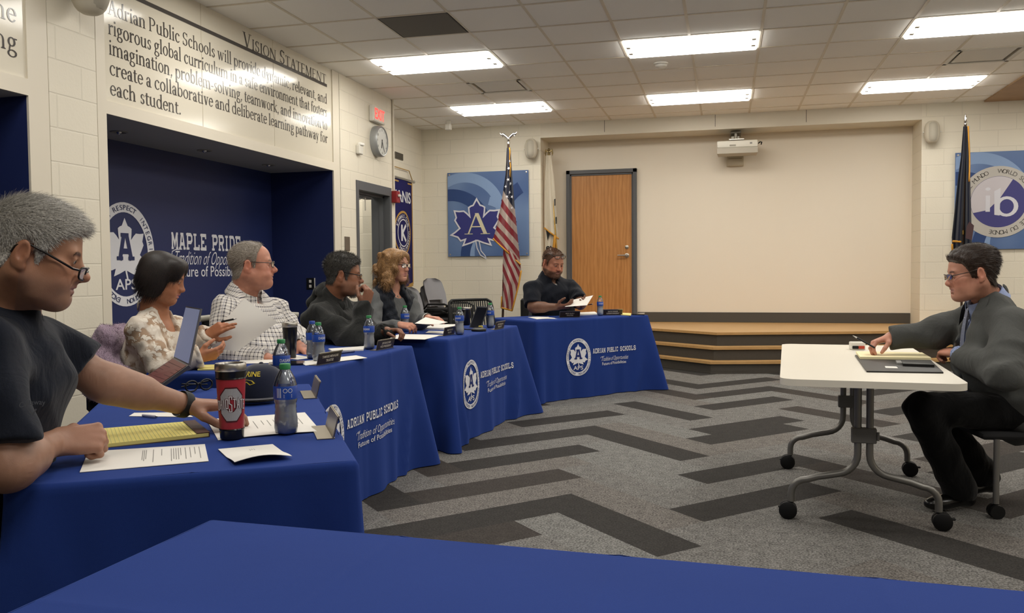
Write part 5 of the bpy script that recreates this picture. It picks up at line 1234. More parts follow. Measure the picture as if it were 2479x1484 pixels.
# ================================================================== PEOPLE: smooth blended volumes turned into one surface
nrm = lambda v: v/np.linalg.norm(v)
A3 = lambda *a: np.array(a, float)
def rotm(axis, ang):
    a = nrm(np.array(axis, float)); c, s = math.cos(ang), math.sin(ang); x, y, z = a
    return np.array([[c+x*x*(1-c), x*y*(1-c)-z*s, x*z*(1-c)+y*s], [y*x*(1-c)+z*s, c+y*y*(1-c), y*z*(1-c)-x*s], [z*x*(1-c)-y*s, z*y*(1-c)+x*s, c+z*z*(1-c)]])
class SDF:
    def __init__(s): s.p = []
    def cap(s, a, b, ra, rb=None, k=.02, op=1): s.p.append(('c', A3(*a), A3(*b), ra, ra if rb is None else rb, k, op)); return s
    def ell(s, c, r, R=None, k=.02, op=1): s.p.append(('e', A3(*c), A3(*r), np.eye(3) if R is None else np.array(R, float), None, k, op)); return s
    def fn(s, f, lo, hi, k=.0, op=1): s.p.append(('f', A3(*lo), A3(*hi), f, None, k, op)); return s
    def bounds(s):
        lo, hi = [], []
        for t, a, b, c, d, k, op in s.p:
            if op < 0: continue
            if t == 'c': m = max(c, d); lo.append(np.minimum(a, b)-m); hi.append(np.maximum(a, b)+m)
            elif t == 'e': e = np.abs(c) @ b; lo.append(a-e); hi.append(a+e)
            else: lo.append(a); hi.append(b)
        return np.min(lo, 0), np.max(hi, 0)
    def mesh(s, h, fine=(), hf=.003, pad=.02, deform=None):
        """h: coarse spacing; fine: list of (lo, hi) boxes whose axis ranges use spacing hf"""
        lo, hi = s.bounds(); lo = lo-pad; hi = hi+pad; ax = []
        for q in range(3):
            x = lo[q]; out = [x]
            while x < hi[q]:
                st = h
                for bx in fine:
                    f = bx[2] if len(bx) > 2 else hf
                    if bx[0][q] <= x <= bx[1][q]: st = min(st, f)
                    elif x < bx[0][q] < x+st: st = max(f, bx[0][q]-x+1e-6)
                x += st; out.append(x)
            ax.append(np.array(out, np.float32))
        X, Y, Z = ax; F = np.full((len(X), len(Y), len(Z)), .25, np.float32)
        for t, a, b, c, d, k, op in s.p:
            if t == 'c': m = max(c, d); l, u = np.minimum(a, b)-m, np.maximum(a, b)+m
            elif t == 'e': e = np.abs(c) @ b; l, u = a-e, a+e
            else: l, u = a, b
            mg = max(k, .0)+2.2*h
            sl = [slice(max(0, np.searchsorted(ax[q], l[q]-mg)-1), np.searchsorted(ax[q], u[q]+mg)+1) for q in range(3)]
            x, y, z = X[sl[0]][:, None, None], Y[sl[1]][None, :, None], Z[sl[2]][None, None, :]
            if 0 in (x.size, y.size, z.size): continue
            if t == 'c':
                ba = b-a; L2 = max(1e-9, float(ba @ ba)); px, py, pz = x-a[0], y-a[1], z-a[2]
                hh = np.clip((px*ba[0]+py*ba[1]+pz*ba[2])/L2, 0, 1)
                D = np.sqrt((px-hh*ba[0])**2+(py-hh*ba[1])**2+(pz-hh*ba[2])**2)-(c+(d-c)*hh)
            elif t == 'e':
                px, py, pz = x-a[0], y-a[1], z-a[2]; q = [(c[0, i]*px+c[1, i]*py+c[2, i]*pz) for i in range(3)]
                k0 = np.sqrt((q[0]/b[0])**2+(q[1]/b[1])**2+(q[2]/b[2])**2); k1 = np.sqrt((q[0]/b[0]**2)**2+(q[1]/b[1]**2)**2+(q[2]/b[2]**2)**2)+1e-9
                D = k0*(k0-1)/k1
            else: D = c(x, y, z)
            D = D.astype(np.float32); G_ = F[tuple(sl)]
            if op == 1:
                if k > 0: g = np.maximum(k-np.abs(G_-D), 0)/k; F[tuple(sl)] = np.minimum(G_, D)-g*g*k*.25
                else: F[tuple(sl)] = np.minimum(G_, D)
            elif op == -1:
                D = -D
                if k > 0: g = np.maximum(k-np.abs(G_-D), 0)/k; F[tuple(sl)] = np.maximum(G_, D)+g*g*k*.25
                else: F[tuple(sl)] = np.maximum(G_, D)
            else: F[tuple(sl)] = G_+D          # added relief
        return surface_nets(F, X, Y, Z)
def surface_nets(F, X, Y, Z):
    S = F < 0; n = [len(X), len(Y), len(Z)]
    c = np.zeros([q-1 for q in n], np.uint8)
    for i in (0, 1):
        for j in (0, 1):
            for k in (0, 1): c += S[i:n[0]-1+i, j:n[1]-1+j, k:n[2]-1+k]
    I = np.argwhere((c > 0) & (c < 8)); idx = np.full(c.shape, -1, np.int32); idx[tuple(I.T)] = np.arange(len(I))
    P = np.zeros((len(I), 3)); W = np.zeros(len(I)); ax = (X, Y, Z)
    for d in range(3):
        o1, o2 = [q for q in range(3) if q != d]
        for a in (0, 1):
            for b in (0, 1):
                s0 = I.copy(); s0[:, o1] += a; s0[:, o2] += b; s1 = s0.copy(); s1[:, d] += 1
                f0 = F[tuple(s0.T)]; f1 = F[tuple(s1.T)]; m = (f0 < 0) != (f1 < 0)
                t = np.where(m, f0/np.where(m, f0-f1, 1), 0)
                for q in range(3):
                    v = ax[q][s0[:, q]].astype(float)
                    if q == d: v = v+t*(ax[q][s1[:, q]]-ax[q][s0[:, q]])
                    P[:, q] += np.where(m, v, 0)
                W += m
    P /= W[:, None]; quads = []
    for d in range(3):
        o1, o2 = (d+1) % 3, (d+2) % 3
        sa = [slice(None)]*3; sb = [slice(None)]*3; sa[d] = slice(0, n[d]-1); sb[d] = slice(1, n[d])
        E = np.argwhere(S[tuple(sa)] != S[tuple(sb)])
        E = E[(E[:, o1] > 0) & (E[:, o1] < n[o1]-1) & (E[:, o2] > 0) & (E[:, o2] < n[o2]-1)]
        if not len(E): continue
        def g(a, b): q = E.copy(); q[:, o1] -= a; q[:, o2] -= b; return idx[tuple(q.T)]
        Q = np.stack([g(1, 1), g(0, 1), g(0, 0), g(1, 0)], 1); fl = S[tuple(E.T)]
        quads.append(np.where(fl[:, None], Q, Q[:, ::-1]))
    return P, np.concatenate(quads)
def relax(V, Q, it=1, lam=.5, mask=None):
    for _ in range(it):
        acc = np.zeros_like(V); cnt = np.zeros(len(V))
        for a, b in ((0, 1), (1, 2), (2, 3), (3, 0)):
            np.add.at(acc, Q[:, a], V[Q[:, b]]); np.add.at(cnt, Q[:, a], 1); np.add.at(acc, Q[:, b], V[Q[:, a]]); np.add.at(cnt, Q[:, b], 1)
        N = V+lam*(acc/np.maximum(cnt, 1)[:, None]-V); V = N if mask is None else np.where(mask[:, None], N, V)
    return V
def vnormals(V, Q):
    n = np.cross(V[Q[:, 2]]-V[Q[:, 0]], V[Q[:, 3]]-V[Q[:, 1]]); N = np.zeros_like(V)
    for i in range(4): np.add.at(N, Q[:, i], n)
    return N/np.maximum(np.linalg.norm(N, axis=1), 1e-12)[:, None]
def np_mesh(name, V, Q, mat, parent=None, col=None, uv=None, mi=None, loc=None, smooth=True):
    me = bpy.data.meshes.new(name); V = np.asarray(V, np.float32); Q = np.asarray(Q, np.int32); k = Q.shape[1]
    me.vertices.add(len(V)); me.vertices.foreach_set('co', V.ravel()); me.loops.add(Q.size); me.loops.foreach_set('vertex_index', Q.ravel())
    me.polygons.add(len(Q)); me.polygons.foreach_set('loop_start', np.arange(0, Q.size, k, dtype=np.int32)); me.polygons.foreach_set('loop_total', np.full(len(Q), k, np.int32))
    me.update(calc_edges=True); me.validate()
    for m in (mat if isinstance(mat, (list, tuple)) else [mat]): me.materials.append(m)
    if mi is not None and len(mi) == len(me.polygons): me.polygons.foreach_set('material_index', np.asarray(mi, np.int32))
    me.polygons.foreach_set('use_smooth', np.full(len(me.polygons), smooth))
    if col is not None:
        a = me.color_attributes.new('Col', 'FLOAT_COLOR', 'POINT'); a.data.foreach_set('color', np.concatenate([col, np.ones((len(col), 1))], 1).astype(np.float32).ravel())
    if uv is not None:
        a = me.attributes.new('weave', 'FLOAT_VECTOR', 'POINT'); a.data.foreach_set('vector', np.asarray(uv, np.float32).ravel())
    o = bpy.data.objects.new(name, me); COL.objects.link(o)
    if parent: o.parent = parent
    return o
def vnoise(P, sc, seed=0):
    p = P*sc+seed*17.3; return (np.sin(p[:, 0]*1.7+1.3*np.sin(p[:, 1]*1.1+p[:, 2]*.7))+np.sin(p[:, 1]*1.9+1.2*np.sin(p[:, 2]*1.3+p[:, 0]))+np.sin(p[:, 2]*1.5+1.4*np.sin(p[:, 0]*.9-p[:, 1]*.8)))/3
def skin_mat(name, rough=.48):
    t = NT(name, rough, .35); a = t.n('VertexColor', layer_name='Col'); tc = t.coord()
    nz = t.n('TexNoise', {0: tc, 'Scale': 60., 'Detail': 4.}); n2 = t.n('TexNoise', {0: tc, 'Scale': 400.})
    mx = t.n('MixRGB', {0: .22, 1: a, 2: t.mix(nz, (.25, .16, .12, 1), (1, .95, .9, 1))}, blend_type='SOFT_LIGHT'); t.base(mx)
    t.b.inputs['Subsurface Weight'].default_value = .06; t.b.inputs['Subsurface Radius'].default_value = (.012, .005, .003)
    t.bump(t.math('ADD', n2, t.math('MULTIPLY', nz, .5)), .12, .0015); return t.m
m_skin = skin_mat('skin')
m_eye = M('eye_white', 'a89d93', .2, .5); m_iris = M('iris_brown', '2b1c12', .15, .5)
def hair_mat(name, c, c2, rough=.45):
    t = NT(name, rough, .4); nz = t.n('TexNoise', {0: t.coord(), 'Scale': 260., 'Detail': 2.}); t.base(t.mix(t.n('MapRange', {0: nz, 1: .35, 2: .65}), lin(c), lin(c2))); return t.m
class Head:
    """local frame: x to the person's left... +y out of the face, +z to the crown, origin midway between crown and chin"""
    def __init__(s, c, fwd, up, sc=1.):
        f = nrm(np.array(fwd, float)); u = np.array(up, float); u = nrm(u-f*(u @ f)); x = np.cross(f, u); s.R = np.stack([x, f, u], 1); s.c = np.array(c, float); s.s = sc; s.lid = -.001; s.open = .0034
    def w(s, *p): return s.c+s.R @ (np.array(p, float)*s.s)
    def l(s, V): return ((V-s.c) @ s.R)/s.s
    def build(s, S, jaw=1., nose=1., chin=1., fat=0., fem=False, brow=1., cheek=0.):
        w, q = s.w, s.s
        E = lambda c, r, k=.02, op=1, R=None: S.ell(w(*c), np.array(r)*q, s.R if R is None else s.R @ R, k*q, op)
        C = lambda a, b, ra, rb=None, k=.015, op=1: S.cap(w(*a), w(*b), ra*q, (ra if rb is None else rb)*q, k*q, op)
        E((0, -.018, .032), (.0765, .096, .083), .02); E((0, .028, .034), (.066, .061, .060), .03)
        E((0, .028, -.03), (.060+fat*.5, .061, .074), .03)
        for x in (-1, 1):
            C((x*(.0525+fat*.45)*jaw, -.014, -.052), (x*.020*jaw, .066, -.099), .0205+fat*.3, .019, .03)
            E((x*.043, .058, -.022), (.026, .024, .021+cheek), .02); E((x*.036, .058, -.060), (.024+fat, .024+fat, .03), .025)
        C((-.012*chin, .074, -.100), (.012*chin, .074, -.100), .0185*chin, None, .022)
        if fat: E((0, .035, -.098), (.05+fat, .05, .022+fat), .03)
        C((-.040, .0775, .017), (.040, .0775, .017), .0105*brow, None, .02)
        for x in (-1, 1):
            E((x*.032, .099, .000), (.020, .017, .0125), .012, -1)
            E((x*.0315, .0765, .0), (.0158, .0158, .0145), .005)
            C((x*.046, .0830, .0075), (x*.019, .0890, .0070), .0030, .0030, .004)
            E((x*.032, .0935, -.0015+s.lid), (.0125, .0080, s.open), .0015, -1)
        C((0, .086, .010), (0, .1085*nose**.5, -.031), .0072, .0088*nose, .014); E((0, .1075*nose**.5, -.0355), (.0125*nose, .0115, .0095), .012); C((0, .100, -.040), (0, .090, -.052), .0065, .006, .012)
        C((0, .076, .006), (0, .091, -.036), .0105, .0145*nose, .014)
        for x in (-1, 1): E((x*.0125*nose, .099, -.0385), (.0078, .011, .0072), .010); E((x*.0068, .104, -.0468), (.0034, .005, .003), .003, -1)
        E((0, .068, -.062), (.036, .027, .028), .02)
        for x in (-1, 1):
            C((x*.021, .098, -.038), (x*.031, .084, -.070), .0022, .0018, .007, -1); C((x*.020, .0925, -.0165), (x*.043, .080, -.0165), .0016, .0012, .006, -1)
            C((x*.047, .050, -.018), (x*.034, .070, -.030), .011, .010, .018)
        C((-.014, .0925, -.0845), (.014, .0925, -.0845), .0030, None, .008, -1); C((0, .104, -.046), (0, .0975, -.0575), .0022, .0022, .004, -1)
        lp = 1.25 if fem else 1.
        C((-.023, .0865, -.0650), (0, .0960, -.0620), .0042*lp, .0064*lp, .005); C((.023, .0865, -.0650), (0, .0960, -.0620), .0042*lp, .0064*lp, .005)
        C((-.018, .0875, -.0742), (.018, .0875, -.0742), .0060*lp, None, .006); E((0, .0940, -.0742), (.013, .0065*lp, .0065), .006)
        C((-.025, .0935, -.0682), (0, .1010, -.0680), .0016, .0026, .003, -1); C((.025, .0935, -.0682), (0, .1010, -.0680), .0016, .0026, .003, -1)
        for x in (-1, 1):
            Rm = rotm((0, 0, 1), -x*.35) @ rotm((1, 0, 0), -.15)
            E((x*.0840, -.018, -.010), (.0085, .0205, .0340), .008, 1, Rm); E((x*.0925, -.014, -.005), (.0065, .0115, .020), .004, -1, Rm); E((x*.0850, -.010, -.038), (.0065, .0095, .011), .006); E((x*.087, -.004, -.014), (.005, .005, .007), .004)
    def colour(s, V, base, lip=(.55, .25, .22), flush=.25, beard=None, bcol=(.12, .1, .09), brow=None):
        L = s.l(V); c = np.tile(np.array(base, float), (len(V), 1)); x, y, z = L.T
        g = lambda cx, cy, cz, r: np.exp(-(((np.abs(x)-cx)/r[0])**2+((y-cy)/r[1])**2+((z-cz)/r[2])**2))
        def mixc(m, col): nonlocal c; c = c*(1-m[:, None])+np.array(col)*m[:, None]
        fl = np.clip(g(.045, .07, -.035, (.03, .04, .03))+g(0, .115, -.035, (.02, .025, .02))+g(.085, -.015, -.01, (.02, .03, .04)), 0, 1)*flush
        mixc(fl, np.array(base)*np.array([1.05, .62, .55]))
        lipm = np.clip(1.6*np.exp(-((x/.024)**4+((z+.0682)/.0095)**4))*(y > .083), 0, 1)*.9
        mixc(lipm, lip)
        mixc(np.clip(g(.032, .085, -.016, (.018, .02, .007)), 0, 1)*.25, np.array(base)*.6)
        if brow is not None: mixc(np.clip(1.5*np.exp(-((z-.0165-.003*np.sin((np.abs(x)-.012)*75)+.002*0)/.0042)**4-((np.abs(x)-.030)/.0185)**6), 0, 1)*(y > .03)*.75, brow)
        if beard: mixc(np.clip(beard(x, y, z), 0, 1), bcol)
        nm = np.exp(-((np.abs(x)-.007)**2+(y-.105)**2+(z+.0465)**2)/.0035**2); mixc(np.clip(nm, 0, 1)*.8, np.array(base)*.15); mott = vnoise(L, 55, 1)[:, None]*.06+vnoise(L, 140, 2)[:, None]*.04; c = c*(1+mott); mixc(np.clip(np.exp(-((np.abs(x)/.024)**4+((z+.0684)/.0018)**2))*(y > .084), 0, 1)*.7, np.array(lip)*.3)
        return c
    def eyes(s, parent, closed=.45, gaze=(0, 0)):
        for x in (-1, 1):
            b = MB(); n = 18; c = A3(x*.0315, .0785, -.0005); r = .0136
            for j in range(9):
                pass
            b.sphere((0, 0, 0), 1, 18, 0, 14); P = np.array(b.v); F = b.f
            mi = []
            for f in F:
                m = P[list(f)].mean(0); d = math.hypot(m[0]-gaze[0]*x, m[2]-gaze[1]); mi.append(1 if (m[1] > 0 and d < .5) else 0)
            W_ = [tuple(s.w(*(c+A3(q[0]*r, q[1]*r, q[2]*r*.93)))) for q in P]
            o = MB(); o.v = W_; o.f = F; o.mi = mi; o.build('eye', [m_eye, m_iris], parent, 180)
# hair: a cap lifted off the scalp plus loose strands
HY = [-.125, -.10, -.06, -.035, -.022, 0., .012, .02, .035, .05, .065, .085, .11]
def scalp_line(drop=0., front=.062, temple=.04, sideb=-.02, nape=-.07, earz=.024):
    H = [nape, nape, nape+.005, -.012, earz, earz, sideb, sideb, temple-.03, temple, front-.012, front, front]
    return lambda L: L[:, 2]-np.interp(L[:, 1], HY, H)
def strands(P, N, n_, length, wid, dirf, rng, seg=3, curl=0., bend=.3, gravity=0., side=None):
    """ribbon blades rooted at P with normals N: returns verts and quads"""
    D = dirf(P, N); D = D/np.maximum(np.linalg.norm(D, axis=1), 1e-9)[:, None]
    L = length*(.6+.8*rng.random(len(P)))
    S = np.cross(D, N+.3*rng.standard_normal(N.shape)); S /= np.maximum(np.linalg.norm(S, axis=1), 1e-9)[:, None]
    vs = []; p = P-N*.002; d = D.copy(); ph = rng.random(len(P))*6.28; U = np.cross(S, D)
    for i in range(seg+1):
        t = i/seg; wd = wid*(1-.75*t)
        off = (S*np.cos(ph+t*curl)[:, None]+U*np.sin(ph+t*curl)[:, None])*(.0 if not curl else .006)
        vs += [p+off-S*wd/2, p+off+S*wd/2]
        d = d+(-N)*bend/seg; d[:, 2] -= gravity/seg; d /= np.linalg.norm(d, axis=1)[:, None]; p = p+d*(L/seg)[:, None]
    m = len(P); V = np.stack(vs, 1).reshape(-1, 3); k = 2*(seg+1); b = np.arange(m)[:, None]*k
    Q = np.concatenate([np.concatenate([b+2*i, b+2*i+1, b+2*i+3, b+2*i+2], 1) for i in range(seg)])
    return V, Q
def scatter(V, Q, N, n, rng, wt=None):
    a = np.linalg.norm(np.cross(V[Q[:, 2]]-V[Q[:, 0]], V[Q[:, 3]]-V[Q[:, 1]]), axis=1)
    if wt is not None: a = a*wt
    f = rng.choice(len(Q), n, p=a/a.sum()); u, v = rng.random(n)[:, None], rng.random(n)[:, None]
    bl = lambda A: (A[Q[f, 0]]*(1-u)+A[Q[f, 1]]*u)*(1-v)+(A[Q[f, 3]]*(1-u)+A[Q[f, 2]]*u)*v
    nn = bl(N); return bl(V), nn/np.linalg.norm(nn, axis=1)[:, None]
def cap_from(head, V, Q, N, mask, thick, extra=None):
    """faces of the body inside the scalp mask, lifted by the hair's thickness"""
    L = head.l(V); m = mask(L)
    near = np.linalg.norm(L-A3(0, -.01, .02), axis=1) < .17
    ear = np.minimum(np.linalg.norm((L-A3(.086, -.017, -.013))/A3(.020, .026, .040), axis=1), np.linalg.norm((L-A3(-.086, -.017, -.013))/A3(.020, .026, .040), axis=1)) > 1.0
    ok = (m > -.001) & near & ear
    fq = ok[Q].all(1); Qs = Q[fq]; ids = np.unique(Qs); mp = np.full(len(V), -1); mp[ids] = np.arange(len(ids))
    t = thick(L[ids])*np.clip(m[ids]/.012, .12, 1)
    return V[ids]+N[ids]*(t*head.s)[:, None], mp[Qs], L[ids], N[ids]
def hair_obj(name, parts, mats, parent):
    Vs, Qs, mi, n = [], [], [], 0
    for k, (V, Q) in enumerate(parts): Vs.append(V); Qs.append(Q+n); mi += [min(k, len(mats)-1)]*len(Q); n += len(V)
    return np_mesh(name, np.concatenate(Vs), np.concatenate(Qs), mats, parent, mi=mi)
def hand(S, wrist, d, palm, side, s=1., curl=(.3, .3, .35, .4), thumb=(.5, .3), spread=.0):
    """side +1 left hand, -1 right hand; palm: way the palm faces; curl per finger 0..1"""
    y = nrm(np.array(d, float)); z = -np.array(palm, float); z = nrm(z-y*(z @ y)); x = np.cross(y, z)*side   # x to the thumb
    Wd = np.array(wrist, float); w = lambda a, b, c: Wd+(x*a+y*b+z*c)*s; T = s
    xs = (.029, .010, -.009, -.027); ln = (.070, .078, .072, .056); kn = (.093, .098, .094, .085)
    S.ell(w(.0, .045, .0), A3(.034, .05, .0135)*T, np.stack([x, y, z], 1), .018*T)
    for i in range(4): S.cap(w(xs[i]*.6, .01, .001), w(xs[i], kn[i], .002), .0125*T, .0102*T, .012*T)
    for i in range(4):
        p = A3(xs[i], kn[i], .001); a = 0; c = curl[i]; st = spread*(xs[i]/.03); r = .0098-.0008*(i == 3)
        for f, am in ((.46, 1.25), (.31, 1.6), (.23, 1.0)):
            a += c*am; q = p+A3(math.sin(st), math.cos(a)*math.cos(st), -math.sin(a))*ln[i]*f; S.cap(w(*p), w(*q), r*T, (r-.0007)*T, .0035*T); p = q; r -= .0008
    o, c = thumb
    p0 = A3(.018, .018, -.006); p1 = p0+A3(.55+.3*o, .75-.3*o, -.35)*.046; p2 = p1+A3(.35*o, .9, -.3-.5*c)*.034; p3 = p2+A3(.15*o-.4*c, .8, -.3-.5*c)*.026
    S.cap(w(*p0), w(*p1), .0155*T, .0125*T, .014*T); S.cap(w(*p1), w(*p2), .0118*T, .0105*T, .004*T); S.cap(w(*p2), w(*p3), .0105*T, .0085*T, .003*T)
    c_ = w(.0, .09, -.02); return (c_-.11*T, c_+.11*T)
def limb_uv(V, segs):
    """cloth coordinates: around and along the nearest limb segment"""
    best = np.full(len(V), 9e9); uv = np.zeros((len(V), 3)); off = 0
    for a, b, r in segs:
        ba = b-a; L = np.linalg.norm(ba); t = nrm(ba); q = (V-a) @ t; h = np.clip(q, 0, L); d = V-a-h[:, None]*t; D = np.linalg.norm(d, axis=1)-r
        ref = A3(0, 0, 1) if abs(t[2]) < .8 else A3(1, 0, 0); e1 = nrm(ref-t*(ref @ t)); e2 = np.cross(t, e1)
        u = np.arctan2(d @ e2, d @ e1)*r; m = D < best; best = np.where(m, D, best); uv[m] = np.stack([u, q+off, np.zeros(len(V))], 1)[m]; off += .013
    return uv
pd = lambda px, py, d: np.array(atd(px, py, d))
CAMR, CAMU, CAMFW = np.array(_r2), np.array(_u2), np.array(_f)
def hdir(right, away, up=0.): return nrm(np.array(_r)*right+np.array((-math.sin(YAW), math.cos(YAW), 0))*away+A3(0, 0, up))
def fabric(name, c, rough=.9, bump=.25, scale=700., sheen=.3, c2=None):
    t = NT(name, rough, .12); tc = t.coord(); nz = t.n('TexNoise', {0: tc, 'Scale': scale, 'Detail': 2.}); n2 = t.n('TexNoise', {0: tc, 'Scale': 14., 'Detail': 3.})
    cc = lin(c); d = lin(c2) if c2 else tuple(min(1, v*1.35) for v in cc[:3])+(1,)
    t.base(t.mix(t.n('MapRange', {0: nz, 1: .35, 2: .65}), tuple(v*.75 for v in cc[:3])+(1,), d)); n3 = t.n('TexNoise', {0: t.coord('Object', (1., 1., .45)), 'Scale': 9., 'Detail': 4., 'Distortion': 1.6}); t.bump(t.math('ADD', t.math('ADD', t.math('MULTIPLY', nz, .08), t.math('MULTIPLY', n2, .5)), t.math('MULTIPLY', n3, 1.6)), bump*2., .016)
    t.b.inputs['Sheen Weight'].default_value = sheen*.3; return t.m
class Person:
    def __init__(s, label, base, **k):
        s.label = label; s.__dict__.update(dict(fat=0., belly=0., sh=1., arm=1., e=0., jaw=1., nose=1., chin=1., hfat=0., fem=False, neckr=.055, flush=.3, lip=(.42, .19, .16), beard=None, bcol=(.1, .08, .07), browc=(.05, .035, .03), hf=.0032, h=.0075, bust=0., depth=1.))
        s.__dict__.update(k); s.base = base; s.rng = np.random.default_rng(len(label)*7+3)
        s.hd = Head(s.head, s.face, s.hup, s.hs); s.t = nrm(s.N-s.P); r = nrm(s.SR-s.SL); s.r = nrm(r-s.t*(r @ s.t)); s.f = np.cross(s.t, s.r); s.T = np.stack([s.r, s.f, s.t], 1)
        s.parts = []
    def torso(s, S, e, k=.05):
        m = (s.SR+s.SL)/2; w = np.linalg.norm(s.SR-s.SL)/2; T, t, f, r = s.T, s.t, s.f, s.r; L = np.linalg.norm(s.N-s.P)
        S.ell(m-t*.14+f*.012, A3(w*.93+e, .112*s.depth+s.fat*.6+e, .19+e), T, k); S.ell(m-t*.06-f*.02, A3(w*.85+e, .085*s.depth+e, .10+e), T, k)
        S.ell(s.P+t*(L*.36)+f*(.03+s.belly*.5), A3(w*.78+s.fat+e, .115*s.depth+s.fat+s.belly*.6+e, L*.33+e), T, k+.02)
        S.ell(s.P+t*.02, A3(w*.86+s.fat+e, .125*s.depth+s.fat*.7+e, .14+e), T, k+.02)
        for x, sh in ((1, s.SR), (-1, s.SL)):
            S.cap(s.N+t*.035-f*.012, sh-t*.022+r*x*-.03, .042+e, .046+e, k)
            S.ell(sh-r*x*.018-t*.03, A3(.056, .056, .066)*s.arm+e*.8, T, .045)
            if s.bust: S.ell(m-t*.17+r*x*.075+f*.085, A3(.07, .065, .065)*(1+s.bust)+e, T, .04)
    def arms(s, S, e, frac=(2, 2), k=.02, cut=True, grow=0.):
        """frac: how far each sleeve reaches along upper arm (0-1) and forearm (1-2)"""
        for sh, el, wr, fr in ((s.SR, s.ER, s.WR, frac[0]), (s.SL, s.EL, s.WL, frac[1])):
            a = s.arm; q = [(sh, el, .052*a, .043*a), (el, wr, .0425*a, .0275*a)]
            for i, (p0, p1, r0, r1) in enumerate(q):
                fq = min(1, max(0, fr-i))
                if fq <= 0: continue
                full = fq >= 1; end = p1 if full else p0+(p1-p0)*fq+nrm(p1-p0)*.03; re = r1 if full else r0+(r1-r0)*fq+grow
                S.cap(p0, end, r0+e, re+e, k)
                if i == 1 and e < .004: S.cap(p0+(p1-p0)*.12, p0+(p1-p0)*.42, .0455*a, .0415*a, .03)
                if (not full or i == 1) and cut and e > .004:
                    c = p0+(p1-p0)*fq; d = nrm(p1-p0); R = re+e+.05
                    S.fn(lambda x, y, z, c=c, d=d, R=R: np.maximum(-((x-c[0])*d[0]+(y-c[1])*d[1]+(z-c[2])*d[2]), np.sqrt((x-c[0])**2+(y-c[1])**2+(z-c[2])**2)-R), c-R, c+R, .003, -1)
    def legs(s, S, e, feet=True, cuff=.10):
        for x, kn, an in ((1, s.KR, s.AR), (-1, s.KL, s.AL)):
            hp = s.P+s.r*x*.09-s.t*.03; S.cap(hp, kn, .083+e, .060+e, .04); S.cap(kn, an, .058+e, (.043 if e <= .004 else .062)+e, .03)
            if feet:
                d = nrm((an-s.P)*A3(1, 1, 0)) if not hasattr(s, 'toe') else nrm(s.toe); S.cap(an-A3(0, 0, .035)+d*-.03, an-A3(0, 0, .05)+d*.14, .034, .028, .03)
    def seat(s, fw=None):
        f = nrm(s.f*A3(1, 1, 0)) if fw is None else fw; s.KR = s.P+f*.42+s.r*.11; s.KL = s.P+f*.42-s.r*.11
        for k in (s.KR, s.KL): k[2] = .53
        s.AR = s.KR+f*-.02; s.AL = s.KL+f*-.02
        for k in (s.AR, s.AL): k[2] = .10
    def body(s):
        S = SDF(); hd = s.hd; hd.build(S, s.jaw, s.nose, s.chin, s.hfat, s.fem)
        S.cap(hd.w(0, -.028, -.055), s.N+s.t*.01, s.neckr*s.hs, s.neckr*1.06, .03); S.cap(s.N, s.N-s.t*.05, s.neckr*1.1, .08, .04)
        s.torso(S, -.012); s.arms(S, 0.); s.legs(S, 0., False)
        fine = [(hd.c-.135*s.hs, hd.c+.135*s.hs, s.hf)]
        for hnd in s.hands:
            b = hand(S, **hnd); fine.append((b[0], b[1], .0036))
        V, Q = S.mesh(.014, fine, s.hf); V = relax(V, Q, 1, .35)
        n = vnormals(V, Q); col = hd.colour(V, s.skin, s.lip, s.flush, s.beard, s.bcol, s.browc)
        for hnd in s.hands:
            w = np.array(hnd['wrist'])+nrm(np.array(hnd['d'], float))*.09; g = np.exp(-(np.linalg.norm(V-w, axis=1)/.07)**2)[:, None]; col = col*(1-g*.35)+np.array(s.skin)*A3(1.05, .82, .78)*g*.35
        s.V, s.Q, s.Nn = V, Q, n
        s.root = np_mesh('person', V, Q, m_skin, None, col); tag(s.root, s.label, 'person'); hd.eyes(s.root); return s
    def garment(s, name, S, mat, h=.0085, hard=None, weave=None, fine=()):
        V, Q = S.mesh(h, fine, .004); V = relax(V, Q, 1, .4)
        uv = limb_uv(V, weave) if weave else None
        return np_mesh(name, V, Q, mat, s.root, uv=uv)
    def weave(s): 
        w = np.linalg.norm(s.SR-s.SL)/2; m = (s.SR+s.SL)/2
        return [(s.P-s.t*.1, m+s.t*.02, w*.8), (s.SR, s.ER, .06), (s.SL, s.EL, .06), (s.ER, s.WR, .05), (s.EL, s.WL, .05)]
    def folds(s, S, amp=.004, sc=1., seed=0):
        lo, hi = S.bounds(); ph = seed*2.1; T = s.T; o = s.P
        def f(x, y, z):
            a = (x-o[0])*T[0, 0]+(y-o[1])*T[1, 0]+(z-o[2])*T[2, 0]; b = (x-o[0])*T[0, 1]+(y-o[1])*T[1, 1]+(z-o[2])*T[2, 1]; c = (x-o[0])*T[0, 2]+(y-o[1])*T[1, 2]+(z-o[2])*T[2, 2]
            q = np.abs(np.sin(19*sc*(c+.5*b)+2.6*np.sin(6*a+4*c+ph)+1.2*np.sin(13*b-5*a)+ph)); w = np.abs(np.sin(27*sc*(c*.6-.8*a)+2.2*np.sin(9*b+6*c+ph)))
            return amp*(1.7*(q-1.)+1.1*(w-.85)+.5*np.sin(70*sc*(c*.7-.7*b)+2.5*np.sin(11*a+9*c+ph)))
        S.fn(f, lo-.02, hi+.02, 0, 2)
    def neckhole(s, S, r, up=.2, front=0., k=.006):
        a = s.N-s.t*.03+s.f*.01; S.cap(a+s.f*front, s.N+s.t*up, r*.9, r*1.1, k, -1)
